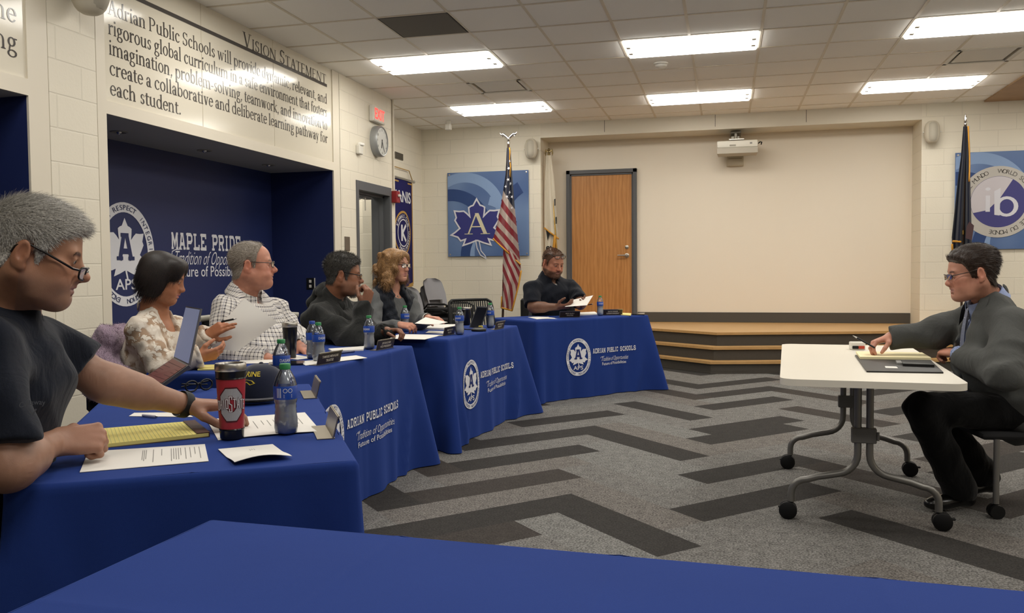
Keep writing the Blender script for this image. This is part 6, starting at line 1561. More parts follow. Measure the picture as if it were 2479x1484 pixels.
    def trousers(s, mat, shoes=None, e=.016):
        S = SDF(); s.legs(S, e, False); S.ell(s.P, A3(.175+s.fat+e, .13+s.fat*.7+e, .13+e), s.T, .05); 
        for an in (s.AR, s.AL): S.fn(lambda x, y, z, an=an: np.maximum(z-(an[2]-.045), np.sqrt((x-an[0])**2+(y-an[1])**2+(z-an[2])**2)-.14)+0*x, an-.14, an+A3(.14, .14, .0), 0, -1)
        s.folds(S, .004, .8); s.garment('trousers', S, mat, .01); shoes = shoes or M('dark_shoe_leather', '15120f', .35, .4)
        if shoes:
            for x, an in ((1, s.AR), (-1, s.AL)):
                d = nrm(s.toe) if hasattr(s, 'toe') else nrm(s.f*A3(1, 1, 0)); sd = np.cross(d, A3(0, 0, 1)); S = SDF(); z = an[2]; g = lambda a, b, c: A3(an[0], an[1], 0)+d*a+sd*b+A3(0, 0, c+z-.10)
                S.cap(g(-.05, 0, .045), g(.0, 0, .07), .038, .04, .03); S.ell(g(.07, 0, .04), A3(.045, .115, .034), np.stack([sd, d, A3(0, 0, 1)], 1), .03); S.ell(g(.12, 0, .03), A3(.042, .07, .028), np.stack([sd, d, A3(0, 0, 1)], 1), .02)
                S.fn(lambda x, y, zz, q=z-.10: (zz-(q+.006))+0*x, g(-.15, -.1, -.05)-.1, g(.2, .1, .006)+.0, 0, -1)
                s.garment('shoe', S, shoes, .006)
    def collar(s, mat, r=.066, h=.045, gap=.35, lift=.0, open_=.02, front_drop=.03, th=.004, base=None):
        """folded collar round the neck"""
        b = MB(); hb = s.hd.w(0, -.028, -.06); n = 32; ax = nrm(hb-s.N); c = s.N+ax*(.025+lift); ax = nrm(ax*.7+s.t*.3); f = nrm(s.f-ax*(s.f @ ax)); r_ = np.cross(f, ax)
        def P(u, v, o=0):
            a = gap+(2*PI-2*gap)*u; fr = max(0, math.cos(a)); R = r+o+(open_*v if v > 0 else 0)
            hh = (.028 if v < 0 else .028-h*v*(1+.5*fr**3)); z = hh-front_drop*fr**2-(.028*abs(v) if v < 0 else 0)
            return tuple(c+(f*math.cos(a)*1.08+r_*math.sin(a))*R+ax*z+f*fr*.012)
        b.grid(n, 5, lambda u, v: P(u, v, th)); b.grid(n, 3, lambda u, v: P(u, -v, 0)); b.grid(n, 5, lambda u, v: P(1-u, v, 0)); o = b.build('collar', [mat], s.root, 180); at = o.data.attributes.new('weave', 'FLOAT_VECTOR', 'POINT'); vv = np.array(b.v)-c; uv = np.stack([np.arctan2(vv @ r_, vv @ f)*r, vv @ ax, vv[:, 0]*0], 1).astype(np.float32); at.data.foreach_set('vector', uv.ravel())
    def glasses(s, mat, drop=0., up=0., wire=.0022, lw=.024, lh=.017, square=.6, onhead=False, lens=True, tilt=0.):
        g = MB(); w = lambda x, y, z: s.hd.w(x, y, z)
        y0, z0 = (.108+drop*.3, -.003-drop) if not onhead else (.088, .078)
        def rim(x, k): 
            o = []
            for i in range(21):
                a = 2*PI*i/20; ca, sa = math.cos(a), math.sin(a); p = 2/(2+2*square); o.append((x*(.033)+lw*k*math.copysign(abs(ca)**p, ca), y0-.006*abs(ca)*0-.008*max(0, x*ca), z0+lh*k*math.copysign(abs(sa)**p, sa)))
            return o
        for x in (-1, 1):
            m = MB(); m.tube([w(*q) for q in rim(x, 1.)], wire*s.hs, 6); m.build('rim', [mat], s.gl, 60)
            if lens:
                m = MB(); pts = [w(*q) for q in rim(x, .97)[:-1]]; m.add([tuple(q) for q in pts], [tuple(range(20))]); m.build('lens', [m_lens], s.gl)
            m = MB(); e = [(x*(.033+lw), y0-.008, z0+lh*.45), (x*.070, y0-.022, z0+lh*.5), (x*.082, .03, z0+.012+drop*.8), (x*.086, -.015, .018 if not onhead else .07), (x*.084, -.032, .004 if not onhead else .05), (x*.082, -.038, -.012 if not onhead else .045)]
            m.tube([w(*q) for q in e], wire*1.1*s.hs, 6); m.build('temple_arm', [mat], s.gl, 60)
        m = MB(); m.tube([w(-.010, y0, z0+.004), w(0, y0+.004, z0+.007), w(.010, y0, z0+.004)], wire*s.hs, 6); m.build('bridge', [mat], s.gl, 60)
    def wear_glasses(s, mat, **k):
        e = bpy.data.objects.new('eyeglasses', None); COL.objects.link(e); e.parent = s.root; s.gl = e; s.glasses(mat, **k)
    def short_hair(s, line, thick, mat, n, length, wid, direction, bend=.4, name='hair', n2=None):
        """direction: local-frame lean added to the scalp normal"""
        V, Q, L, N = cap_from(s.hd, s.V, s.Q, s.Nn, line, thick); R = s.hd.R
        P, nn = scatter(V, Q, vnormals(V, Q), n, s.rng)
        Lp = s.hd.l(P)
        def df(P_, N_):
            d = direction[1](Lp) @ R.T; d = d-N_*(d*N_).sum(1)[:, None]*.85
            return N_*direction[0]+d+.35*s.rng.standard_normal(P_.shape)*direction[2]
        if n2: length = length*n2(Lp)
        S1 = strands(P, nn, n, length*s.hs, wid*s.hs, df, s.rng, 3, 0, bend)
        return hair_obj(name, [(V, Q), S1], [mat], s.root)
    def brows(s, mat, n=520, thick=1.):
        r = s.rng; sg = np.where(r.random(n) < .5, -1, 1); u = r.random(n); x = .013+.034*u; z = .0150+.0035*np.sin(u*2.6)-.004*u+r.normal(0, .0022*thick, n); L = np.stack([sg*x, np.full(n, .09)-.018*u**2, z], 1)
        # drop each hair on to the skin
        LV = s.hd.l(s.V); near = np.where((LV[:, 1] > .05) & (np.abs(LV[:, 2]-.018) < .02))[0]
        if len(near) == 0: return
        d = ((LV[near][None, :, [0, 2]]-L[:, None, [0, 2]])**2).sum(2); j = near[d.argmin(1)]; P = s.V[j]+s.hd.R[:, 0]*0; N = s.Nn[j]
        df = lambda P_, N_: N_*.45+(np.stack([sg*.9, np.zeros(n), .35*np.ones(n)], 1) @ s.hd.R.T)
        V, Q = strands(P, N, n, .008*s.hs, .0008*s.hs*thick, df, r, 2, 0, .5); np_mesh('eyebrows', V, Q, mat, s.root)
    def beard_hair(s, mask, mat, n, length, wid=.0014, name='beard', down=.8):
        L = s.hd.l(s.V); m = (mask(L[:, 0], L[:, 1], L[:, 2]) > .4)&(np.linalg.norm(L, axis=1) < .17); Q = s.Q[m[s.Q].all(1)]
        if len(Q) < 4: return
        P, N = scatter(s.V, Q, s.Nn, n, s.rng); dn = s.hd.R @ A3(0, .25, -1)
        V, q = strands(P, N, n, length*s.hs, wid*s.hs, lambda P_, N_: N_*.6+dn*down+.3*s.rng.standard_normal(P_.shape), s.rng, 2, 0, .3); np_mesh(name, V, q, mat, s.root)
    def place(s):
        o = A3(s.P[0], s.P[1], 0)
        M_ = Matrix.Translation(tuple(-o))
        def mv(ob):
            if ob.data and hasattr(ob.data, 'transform'): ob.data.transform(M_)
            for c in ob.children: mv(c)
        mv(s.root); s.root.location = tuple(o); return s.root
m_lens = film('spectacle_lens', 'ffffff', .0, .15)
m_navyshirt = fabric('navy_knit', '161a24', .85, .2, 900, .4)
m_dkpants = fabric('dark_trouser_cloth', '121214', .9)
m_blackrim = M('black_spectacle_rim', '15110f', .3, .5)
m_brownrim = M('brown_spectacle_rim', '33231c', .3, .5)
# ------------------------------------------------------------------ 1: man nearest the camera
def near_man():
    F = hdir(.93, .36, -.27); U = nrm(A3(0, 0, 1)*.95+hdir(.93, .36)*.27)
    p = Person('person with grey hair and lowered glasses in a navy polo shirt at the near table', None,
        head=pd(88, 610, 1.93), face=F, hup=U, hs=.955, N=pd(8, 775, 1.98), SR=pd(-42, 850, 1.80), SL=pd(95, 832, 2.16), ER=pd(15, 1105, 1.76), WR=pd(128, 1072, 1.96), EL=pd(250, 925, 2.22), WL=pd(452, 985, 2.42),
        P=A3(*atd(-300, 1500, 1.95)), skin=lin('a1765d')[:3], jaw=1.06, nose=1.12, chin=1.15, hfat=.008, neckr=.062, fat=.03, belly=.06, arm=1.08, flush=.3, hf=.0026,
        hands=[], beard=lambda x, y, z: .28*np.clip((-z-.035)/.03, 0, 1)*(y > -.01), bcol=(.16, .13, .12))
    p.P[2] = .52; p.WR[2] = max(p.WR[2], T+.035); p.ER[2] = T+.05; p.WL[2] = T+.075
    p.hands = [dict(wrist=p.WR, d=hdir(.75, .6, -.02), palm=hdir(-.35, .75, -.75), side=-1, s=1.08, curl=(.95, 1., 1., 1.), thumb=(.2, .9)),
               dict(wrist=p.WL, d=hdir(.92, .35, -.08), palm=A3(0, 0, -1), side=1, s=1.08, curl=(.3, .3, .35, .4), thumb=(.6, .3))]
    p.seat(nrm(A3(.8, .55, 0)))
    p.body()
    mat = hair_mat('grey_hair', '85827c', 'd9d5cd')
    line = scalp_line(front=.066, temple=.048, sideb=-.026, nape=-.075)
    p.short_hair(line, lambda L: .005+.011*np.clip((L[:, 2]-.03)/.07, 0, 1)*np.clip((L[:, 1]+.12)/.1, .35, 1), mat, 24000, .020, .0010, (.55, lambda L: np.stack([0*L[:, 0], .35+.8*np.clip(L[:, 2]/.09, 0, 1), -.9+1.0*np.clip(L[:, 2]/.08, 0, 1.2)], 1), .5), .25, n2=lambda L: np.clip(.45+.9*(L[:, 2]-.0)/.1, .4, 1.3))
    p.brows(hair_mat('dark_grey_brow', '1c1a19', '3a3633'), 800, 1.1)
    p.wear_glasses(m_blackrim, drop=.022, wire=.0025, lw=.023, lh=.015, square=.9)
    S = SDF(); p.torso(S, .016); p.arms(S, .013, (.80, .62), grow=.010); p.neckhole(S, .070); p.folds(S, .006, .8); o = p.garment('polo_shirt', S, m_navyshirt, .0075)
    p.collar(m_navyshirt, .080, .05, 1.15, .015, .02, .0)
    # small stitched emblem on the sleeve
    b = MB(); c = p.SR+(p.ER-p.SR)*.55; n = -CAMFW; c = c+n*.085; c = pd(78, 985, np.dot(c-A3(0, 0, CAMH), CAMFW)-.022)
    vs, fs = text2d('Callaway', .03, .01); vs = fit(vs, -.026, .026); b.add([tuple(c+CAMR*u+CAMU*(v+.004+.12*u-5*u*u)) for u, v in vs], fs)
    for q in stroke([(-.008, -.004), (0, -.016), (.008, -.004)], .003): b.add([tuple(c+CAMR*u+CAMU*v) for u, v in q], [(0, 1, 2, 3)])
    b.build('sleeve_emblem', [M('grey_stitch', '5d6068', .6)], o)
    p.trousers(m_dkpants)
    # fitness band on the left wrist
    d = nrm(p.WL-p.EL); c = p.WL-d*.012; b = MB(); e1 = nrm(np.cross(d, A3(0, 0, 1))); e2 = np.cross(e1, d)
    b.grid(28, 4, lambda u, v: tuple(c+d*(v-.5)*.026+(e1*math.cos(2*PI*u)+e2*math.sin(2*PI*u))*(.0372+.0015*math.sin(PI*v)))); b.build('fitness_band', [M('black_rubber', '1a1b1c', .6)], p.root, 180)
    return p.place()
near_man()
# ------------------------------------------------------------------ materials for the clothes
def plaid_mat():
    t = NT('plaid_shirting', .85, .15); a = t.n('Attribute', attribute_name='weave'); sx = t.n('SeparateXYZ', {0: (a, 1)})
    def bars(o, per, wd, ph=0.):
        m = t.math('FRACT', t.math('ADD', t.math('DIVIDE', (sx, o), per), ph+40)); return t.math('LESS_THAN', m, wd)
    a1, b1 = bars(0, .021, .24), bars(1, .021, .24); a2, b2 = bars(0, .042, .09, .3), bars(1, .042, .09, .3)
    dk = t.math('MULTIPLY', t.math('ADD', a1, b1), .5); th = t.math('MULTIPLY', t.math('MAXIMUM', a2, b2), .35)
    c = t.mix(dk, lin('d9d4cd'), lin('1b1c30')); t.base(t.mix(th, c, lin('5a6288'))); t.bump(t.n('TexNoise', {0: t.coord(), 'Scale': 12., 'Detail': 3.}), .25, .006); return t.m
def lace_mat():
    t = NT('cream_lace', .85, .2); tc = t.coord(); nz = t.n('TexNoise', {0: tc, 'Scale': 30., 'Detail': 2.})
    v = t.n('TexVoronoi', {0: t.n('MixRGB', {0: .06, 1: tc, 2: (nz, 1)}), 'Scale': 34.}); n2 = t.n('TexNoise', {0: tc, 'Scale': 11., 'Detail': 3.}); n3 = t.n('TexNoise', {0: tc, 'Scale': 150.})
    pet = t.n('MapRange', {0: t.math('ADD', v, t.math('MULTIPLY', t.math('SUBTRACT', n3, .5), .3)), 1: .48, 2: .40}); big = t.n('MapRange', {0: n2, 1: .42, 2: .50})
    m = t.math('MAXIMUM', t.math('MULTIPLY', pet, .9), t.math('MULTIPLY', big, .72))
    t.base(t.mix(m, lin('a08770'), lin('ddd5c8'))); t.bump(m, .6, .004); return t.m
m_plaid, m_lace = plaid_mat(), lace_mat()
m_hood = fabric('charcoal_fleece', '252625', .95, .3, 500, .5); m_greyknit = fabric('grey_knit', '5b5c5c', .9, .25); m_vest = fabric('navy_quilted_vest', '161a22', .6, .5, 60)
m_polo = fabric('black_navy_polo', '12151d', .85, .2); m_suit = fabric('charcoal_wool_suit', '4a4b49', .9, .2, 1200, .2); m_blueshirt = fabric('pale_blue_shirting', '8f9cc0', .8, .15); m_wtee = fabric('white_undershirt', 'c9c6c0', .9, .15)
m_shoe = M('black_shoe_leather', '0e0d0d', .25, .5); m_skinny = None
# ------------------------------------------------------------------ 2: woman in lace
def lace_woman():
    F = hdir(.95, .22, -.34); U = nrm(A3(0, 0, 1)+hdir(.95, .22)*.34)
    p = Person('person with a dark bob in a cream lace top holding up a white sheet', None, head=pd(394, 670, 4.1), face=F, hup=U, hs=.98, N=pd(374, 757, 4.13), SR=pd(338, 800, 3.97), SL=pd(420, 800, 4.30), ER=pd(394, 893, 3.92), WR=pd(478, 866, 3.98), EL=pd(447, 866, 4.28), WL=pd(503, 812, 4.24),
        P=pd(345, 985, 4.2), skin=lin('a87355')[:3], jaw=.92, nose=1.0, chin=.95, hfat=.008, fem=True, neckr=.05, arm=.95, fat=.02, bust=.12, lip=(.45, .16, .15), flush=.3, hf=.0034, hands=[])
    p.hands = [dict(wrist=p.WR, d=pd(545, 850, 4.04)-p.WR, palm=hdir(.1, .7, .5), side=-1, s=.92, curl=(.3, .35, .4, .5), thumb=(.3, .4)), dict(wrist=p.WL, d=pd(574, 768, 4.2)-p.WL, palm=hdir(.3, .8, -.3), side=1, s=.92, curl=(.15, .2, .55, .7), thumb=(.4, .5))]
    p.seat(nrm(A3(.97, .2, 0))); p.body(); p.brows(hair_mat('black_brow', '120d0c', '241a17'), 400)
    h = p.hd; S = SDF(); E = lambda c, r, k=.03, op=1: S.ell(h.w(*c), A3(*r)*h.s, h.R, k, op)
    E((0, -.022, .040), (.088, .103, .084)); E((0, -.05, -.025), (.093, .072, .092)); E((.062, -.02, -.028), (.032, .062, .088)); E((-.062, -.02, -.028), (.032, .062, .088)); E((0, .055, .078), (.07, .045, .035)); E((.055, .06, .045), (.025, .035, .05)); E((-.055, .06, .045), (.025, .035, .05))
    E((0, .085, -.045), (.062, .075, .085), .012, -1); E((0, .10, .01), (.050, .035, .05), .015, -1); E((0, 0, -.15), (.2, .2, .035), .02, -1); E((-.09, .012, -.03), (.03, .018, .022), .01, -1)
    S.fn(lambda x, y, z: .0035*np.sin(160*(x+y*.7)+5*np.sin(20*z))+0*z, h.c-.2, h.c+.2, 0, 2) if False else None
    V, Q = S.mesh(.006, (), .004); V = relax(V, Q, 3, .5); N = vnormals(V, Q); P, nn = scatter(V, Q, N, 6000, p.rng); dn = h.R @ A3(0, -.1, -1)
    ST = strands(P, nn, 6000, .035, .0012, lambda P_, N_: N_*.06+dn*1.+.10*p.rng.standard_normal(P_.shape), p.rng, 4, 0, .12)
    hair_obj('hair', [(V, Q), ST], [hair_mat('black_bob_hair', '0c0807', '261a15', .55)], p.root)
    S = SDF(); p.torso(S, .010); p.arms(S, .016, (2, 1.93), grow=.008); p.neckhole(S, .088); S.ell(p.N+p.f*.075-p.t*.02, A3(.068, .06, .08), p.T, .01, -1); p.folds(S, .006, 1.1); p.garment('lace_top', S, m_lace, .0085)
    for wr, el in ((p.WR, p.ER), (p.WL, p.EL)):
        d = nrm(wr-el); S = SDF(); S.cap(wr-d*.055, wr+d*.005, .036, .058, .01); S.cap(wr-d*.04, wr+d*.05, .030, .030, 0, -1)
        S.fn(lambda x, y, z: .007*np.sin(90*x+70*z)*np.sin(80*y-60*z), wr-.1, wr+.1, 0, 2); c = wr+d*.018
        S.fn(lambda x, y, z, c=c, d=d: -((x-c[0])*d[0]+(y-c[1])*d[1]+(z-c[2])*d[2]), c-.1, c+.1, .003, -1); p.garment('ruffle_cuff', S, m_lace, .007)
    p.trousers(m_dkpants)
    b = MB(); q = [p.N+p.f*.062*math.cos(a)+p.r*.052*math.sin(a)+p.t*(.012-.045*max(0, math.cos(a))**2) for a in [i*2*PI/24 for i in range(25)]]; b.tube([tuple(x) for x in q], .0012, 6); b.build('necklace', [m_steel], p.root, 60)
    return p.place()
lace_woman()
def held_paper(label, pts, d, bend=.0, lines=False):
    C = [Vector(pd(x, y, q)) for (x, y), q in zip(pts, d)]; c = sum(C, Vector())/4; b = MB(); n = nrm(np.cross(np.array(C[1]-C[0]), np.array(C[3]-C[0])))
    P = lambda u, v, o=0: tuple((C[0]*(1-u)+C[1]*u)*(1-v)+(C[3]*(1-u)+C[2]*u)*v+Vector(n)*(bend*math.sin(PI*v)*math.sin(PI*(.3+.7*u))+o))
    b.grid(12, 12, P); b.grid(12, 12, lambda u, v: P(1-u, v, -.0008)); o = b.build('paper', [m_paper], None, 180, tuple(c)); return tag(o, label, 'paper', 'papers held in hands')
held_paper('large curled white sheet held up by the lace top woman', ((592, 722), (672, 780), (574, 851), (478, 836)), (4.36, 4.46, 4.36, 4.24), -.03)
def held_pen(label, a, b_, mat):
    A, B = Vector(pd(*a)), Vector(pd(*b_)); t = thing('pen', label, 'pen', tuple(A)); m = MB(); m.tube([Vector(), (B-A)*.8], .0048, 8); m.build('barrel', [mat], t, 60); m = MB(); m.tube([(B-A)*.8, (B-A)*.95, B-A], [.0045, .002, .0006], 8); m.build('tip', [m_steel], t, 60)
held_pen('dark pen between the fingers of the lace top woman', (536, 779, 4.16), (574, 771, 4.16), m_black)
def laptop():
    H1, H2, B1, B2, S1, S2 = [Vector(pd(*q)) for q in ((420, 866, 3.78), (457, 884, 3.53), (345, 916, 3.74), (391, 931, 3.50), (450, 741, 3.82), (486, 747, 3.57))]
    t = thing('laptop', 'open laptop with bright screen tilted up before the lace top woman', 'laptop', tuple(B1)); o = B1
    def slab(nm, q, th, mat, par=t):
        n = (q[1]-q[0]).cross(q[3]-q[0]).normalized(); n = n if n.dot(_f) < 0 else -n; n = n*th; b = MB(); vs = [x-o for x in q]+[x-o+n for x in q]; b.add(vs, [(3, 2, 1, 0), (4, 5, 6, 7), (0, 1, 5, 4), (1, 2, 6, 5), (2, 3, 7, 6), (3, 0, 4, 7)]); return b.build(nm, [mat], par)
    m_gr = M('laptop_grey', '6d6c70', .35, .5, .5); slab('base', [B1, B2, H2, H1], -.014, m_gr); slab('lid', [H1, H2, S2, S1], -.007, m_gr)
    def inset(q, k, up): c = sum(q, Vector())/4; n = (q[1]-q[0]).cross(q[3]-q[0]).normalized(); n = (n if n.dot(_f) < 0 else -n)*up; return [c+(x-c)*k+n for x in q]
    slab('screen', inset([H1, H2, S2, S1], .95, .001), .0006, emit('laptop_screen_glow', (150, 155, 185), .42))
    q = inset([B1, B2, H2, H1], .9, .001); kb = slab('keyboard', q, .0006, M('red_reflection_keys', '7b4a48', .35))  # reddish reflection painted into the keyboard colour
    b = MB()
    for k in range(1, 6):
        f = k/6; a, c = q[0]*(1-f)+q[3]*f, q[1]*(1-f)+q[2]*f; dv = (q[3]-q[0])*.012; n = (q[1]-q[0]).cross(q[3]-q[0]).normalized(); n = (n if n.dot(_f) < 0 else -n)*.0012; b.add([a-o+n, c-o+n, c-o+dv+n, a-o+dv+n], [(0, 1, 2, 3)])
    b.build('key_gap', [M('dark_key_gap', '3a2526', .5)], kb)
laptop()
def blanket_chair():
    P = lambda x, y, d: np.array(pd(x, y, d)); S = SDF()
    A, B = P(252, 822, 3.98), P(290, 812, 4.36); S.cap(A, B, .048, .05, .03); S.cap(A, P(240, 935, 3.95), .05, .075, .05); S.cap(P(262, 815, 4.15), P(268, 960, 4.1), .045, .085, .05); S.cap(B, P(295, 930, 4.3), .05, .075, .05); S.cap(P(250, 880, 3.95), P(330, 945, 3.9), .045, .05, .06); S.cap(P(300, 925, 3.95), P(375, 965, 4.0), .05, .04, .05)
    lo, hi = S.bounds(); S.fn(lambda x, y, z: .012*np.sin(30*(x+y)+2*np.sin(14*z))*np.sin(16*z+9*x)+.004*np.sin(120*x+60*z)*np.sin(110*y-70*z), lo, hi, 0, 2)
    V, Q = S.mesh(.009); V = relax(V, Q, 1, .3); N = vnormals(V, Q); r = np.random.default_rng(5); Pt, nn = scatter(V, Q, N, 9000, r)
    ST = strands(Pt, nn, 9000, .012, .002, lambda P_, N_: N_+.8*r.standard_normal(P_.shape), r, 2, 0, .2)
    m = fabric('mauve_fleece', '8f7a8b', .95, .4, 300, .6, 'b09bac'); o = hair_obj('blanket', [(V, Q), ST], [m], None); tag(o, 'mauve fleece blanket draped behind the lace top woman', 'blanket')
    c = P(268, 930, 4.15); t = thing('office_chair', 'dark chair under the mauve fleece blanket', 'chair', (c[0], c[1], 0), .2)
    b = MB(); b.box(-.02, .02, -.2, .2, .55, .86, .015); b.build('backrest', [m_black], t); b = MB(); b.box(-.0, .42, -.22, .22, .40, .45, .02); b.build('seat', [m_bseat], t)
    for x in (.03, .4):
        for y in (-.2, .2): b = MB(); b.tube([(x, y, .42), (x, y, 0)], .012, 8); b.build('leg', [m_black], t, 60)
blanket_chair()
# ------------------------------------------------------------------ 3: plaid man
def plaid_man():
    F = hdir(.97, .20, .02)
    p = Person('person with glasses and receding grey hair in a checked shirt', None, browc=(.30, .22, .17), head=pd(611, 640, 4.75), face=F, hup=A3(0, 0, 1), hs=1.08, N=pd(590, 716, 4.8), SR=pd(548, 752, 4.6), SL=pd(662, 750, 5.02), ER=pd(528, 862, 4.48), WR=pd(645, 868, 4.42), EL=pd(712, 815, 5.0), WL=pd(728, 836, 4.78), P=pd(575, 920, 4.85),
        skin=lin('b9826c')[:3], jaw=1.05, nose=1.1, chin=1.1, hfat=.014, neckr=.066, arm=1.12, fat=.05, belly=.08, flush=.45, hf=.0034, hands=[])
    p.P[2] = .55; p.hands = [dict(wrist=p.WR, d=hdir(.95, .1, 0), palm=A3(0, 0, -1), side=-1, s=1.05, curl=(.3, .3, .35, .4)), dict(wrist=p.WL, d=hdir(.55, -.6, -.25), palm=hdir(.2, .1, -1), side=1, s=1.08, curl=(.35, .4, .45, .5))]
    p.seat(nrm(A3(.95, .1, 0))); p.body(); p.brows(hair_mat('fair_grey_brow', '7d6f62', 'a39789'), 160)
    p.short_hair(lambda L: np.minimum(scalp_line(front=.12, temple=.085, sideb=-.02, nape=-.075)(L), .02-np.maximum(0, L[:, 1]-.035)*1.0+.05*(L[:, 2] < .06)), lambda L: .0025+.003*np.clip((L[:, 2])/.07, 0, 1), hair_mat('grey_fair_hair', '6e6459', 'a09689'), 8000, .014, .0016, (.35, lambda L: np.stack([0*L[:, 0], -.6+0*L[:, 0], -.5+.4*np.clip(L[:, 2]/.08, 0, 1)], 1), .4))
    p.wear_glasses(m_brownrim, wire=.0018, lw=.024, lh=.0155, square=.8)
    S = SDF(); p.torso(S, .016); p.arms(S, .018, (2, 1.93), grow=.008); p.neckhole(S, .072); S.ell(p.N+p.f*.085-p.t*.0, A3(.022, .06, .05), p.T, .01, -1); p.folds(S, .007, .8); p.garment('checked_shirt', S, m_plaid, .0085, weave=p.weave())
    c_ = bpy.data.materials.get('plaid_shirting'); p.collar(m_plaid, .078, .05, .22, .008)
    d = nrm(p.WL-p.EL); c = p.WL-d*.01; b = MB(); e1 = nrm(np.cross(d, A3(0, 0, 1))); e2 = np.cross(e1, d); b.grid(24, 3, lambda u, v: tuple(c+d*(v-.5)*.02+(e1*math.cos(2*PI*u)+e2*math.sin(2*PI*u))*.038)); b.build('watch_strap', [m_black], p.root, 180)
    p.trousers(m_dkpants); return p.place()
plaid_man()
def pale_chair():
    A, B = pd(484, 786, 5.0), pd(722, 742, 5.35); c = (A+B)/2; d = nrm((B-A)*A3(1, 1, 0)); rz = math.atan2(d[1], d[0]); t = thing('office_chair', 'chair with pale top rail behind the checked shirt man', 'chair', (c[0], c[1], 0), rz); w = np.linalg.norm((B-A)[:2])/2; z = c[2]
    b = MB(); b.tube([(-w, 0, z-.01), (-w*.5, .03, z), (w*.5, .03, z), (w, 0, z-.01)], .018, 10); b.build('top_rail', [M('pale_grey_rail', 'a8a497', .4)], t, 60)
    b = MB(); b.box(-w*.95, w*.95, 0, .03, .5, z-.015, .01); b.build('backrest', [m_blackm], t); b = MB(); b.box(-.24, .24, -.46, -.02, .42, .47, .02); b.build('seat', [m_bseat], t)
    b = MB(); b.tube([(0, -.24, .43), (0, -.24, .1)], .03, 10); b.build('column', [m_black], t, 60)
    for k in range(5): a = 2*PI*k/5; b = MB(); b.tube([(0, -.24, .1), (.28*math.cos(a), -.24+.28*math.sin(a), .03)], .02, 8); b.build('leg', [m_black], t, 60)
pale_chair()
# ------------------------------------------------------------------ 4: man in the dark hoodie
def hood_man():
    F = hdir(.96, .18, -.10); U = nrm(A3(0, 0, 1)+hdir(.96, .18)*.1)
    bd = lambda x, y, z: np.clip((-z-.052)/.015, 0, 1)*(y > .03)*.7*np.clip((.05-np.abs(x))/.015, 0, 1)+.25*np.clip((-z-.03)/.03, 0, 1)*(y > -.01)
    p = Person('person in a charcoal hoodie raising a fist to the chin', None, head=pd(832, 664, 5.5), face=F, hup=U, hs=1.06, N=pd(802, 730, 5.55), SR=pd(768, 768, 5.36), SL=pd(852, 762, 5.78), ER=pd(862, 828, 5.22), WR=pd(884, 742, 5.32), EL=pd(905, 818, 5.68), WL=pd(936, 802, 5.52), P=pd(772, 900, 5.6),
        skin=lin('8c5f47')[:3], jaw=1.05, nose=1.1, chin=1.1, hfat=.012, neckr=.064, arm=1.12, fat=.05, belly=.07, flush=.25, hf=.0036, beard=bd, bcol=(.10, .085, .075), hands=[])
    p.P[2] = .55; p.hands = [dict(wrist=p.WR, d=pd(893, 705, 5.32)-p.WR, palm=hdir(-.8, .5, 0), side=-1, s=1.1, curl=(.8, .85, .9, .95), thumb=(.2, .6)), dict(wrist=p.WL, d=hdir(.75, -.35, .05), palm=hdir(.3, -.3, -.7), side=1, s=1.08, curl=(.55, .6, .65, .7), thumb=(.6, .2))]
    p.seat(nrm(A3(.97, -.1, 0))); p.body(); p.brows(hair_mat('black_brow2', '120f0e', '2a2523'), 240, 1.3)
    p.short_hair(scalp_line(front=.070, temple=.05, sideb=-.03, nape=-.07), lambda L: .005+.014*np.clip((L[:, 2]-.02)/.07, 0, 1), hair_mat('black_grey_hair', '15130f', '55524d'), 8000, .016, .0016, (.5, lambda L: np.stack([0*L[:, 0], .2+0*L[:, 0], -.6+.7*np.clip(L[:, 2]/.08, 0, 1)], 1), .45), .3)
    p.beard_hair(lambda x, y, z: (z < -.078)*(y > .045)*(np.abs(x) < .032)*1., hair_mat('grey_goatee', '4a4540', 'a8a298'), 700, .012)
    p.wear_glasses(m_blackrim, wire=.0026, lw=.025, lh=.014, square=.9)
    S = SDF(); p.torso(S, .024); p.arms(S, .021, (2, 1.9), grow=.006, k=.04); p.neckhole(S, .075); p.folds(S, .010, .7, 2); p.garment('hoodie', S, m_hood, .0095)
    S = SDF(); q = [p.N+p.t*.03+p.f*(.078*math.cos(a)+.0)+p.r*.085*math.sin(a)+p.t*(.01-.045*math.cos(a)) for a in [i*2*PI/14 for i in range(15)]]
    for a, b_ in zip(q, q[1:]): S.cap(a, b_, .024, .024, .03)
    S.ell(p.N-p.f*.10-p.t*.03, A3(.11, .045, .085), p.T, .05); S.fn(lambda x, y, z: .006*np.sin(60*z+40*x), p.N-.3, p.N+.3, 0, 2); p.garment('hood', S, m_hood, .009)
    p.trousers(m_dkpants); return p.place()
hood_man()
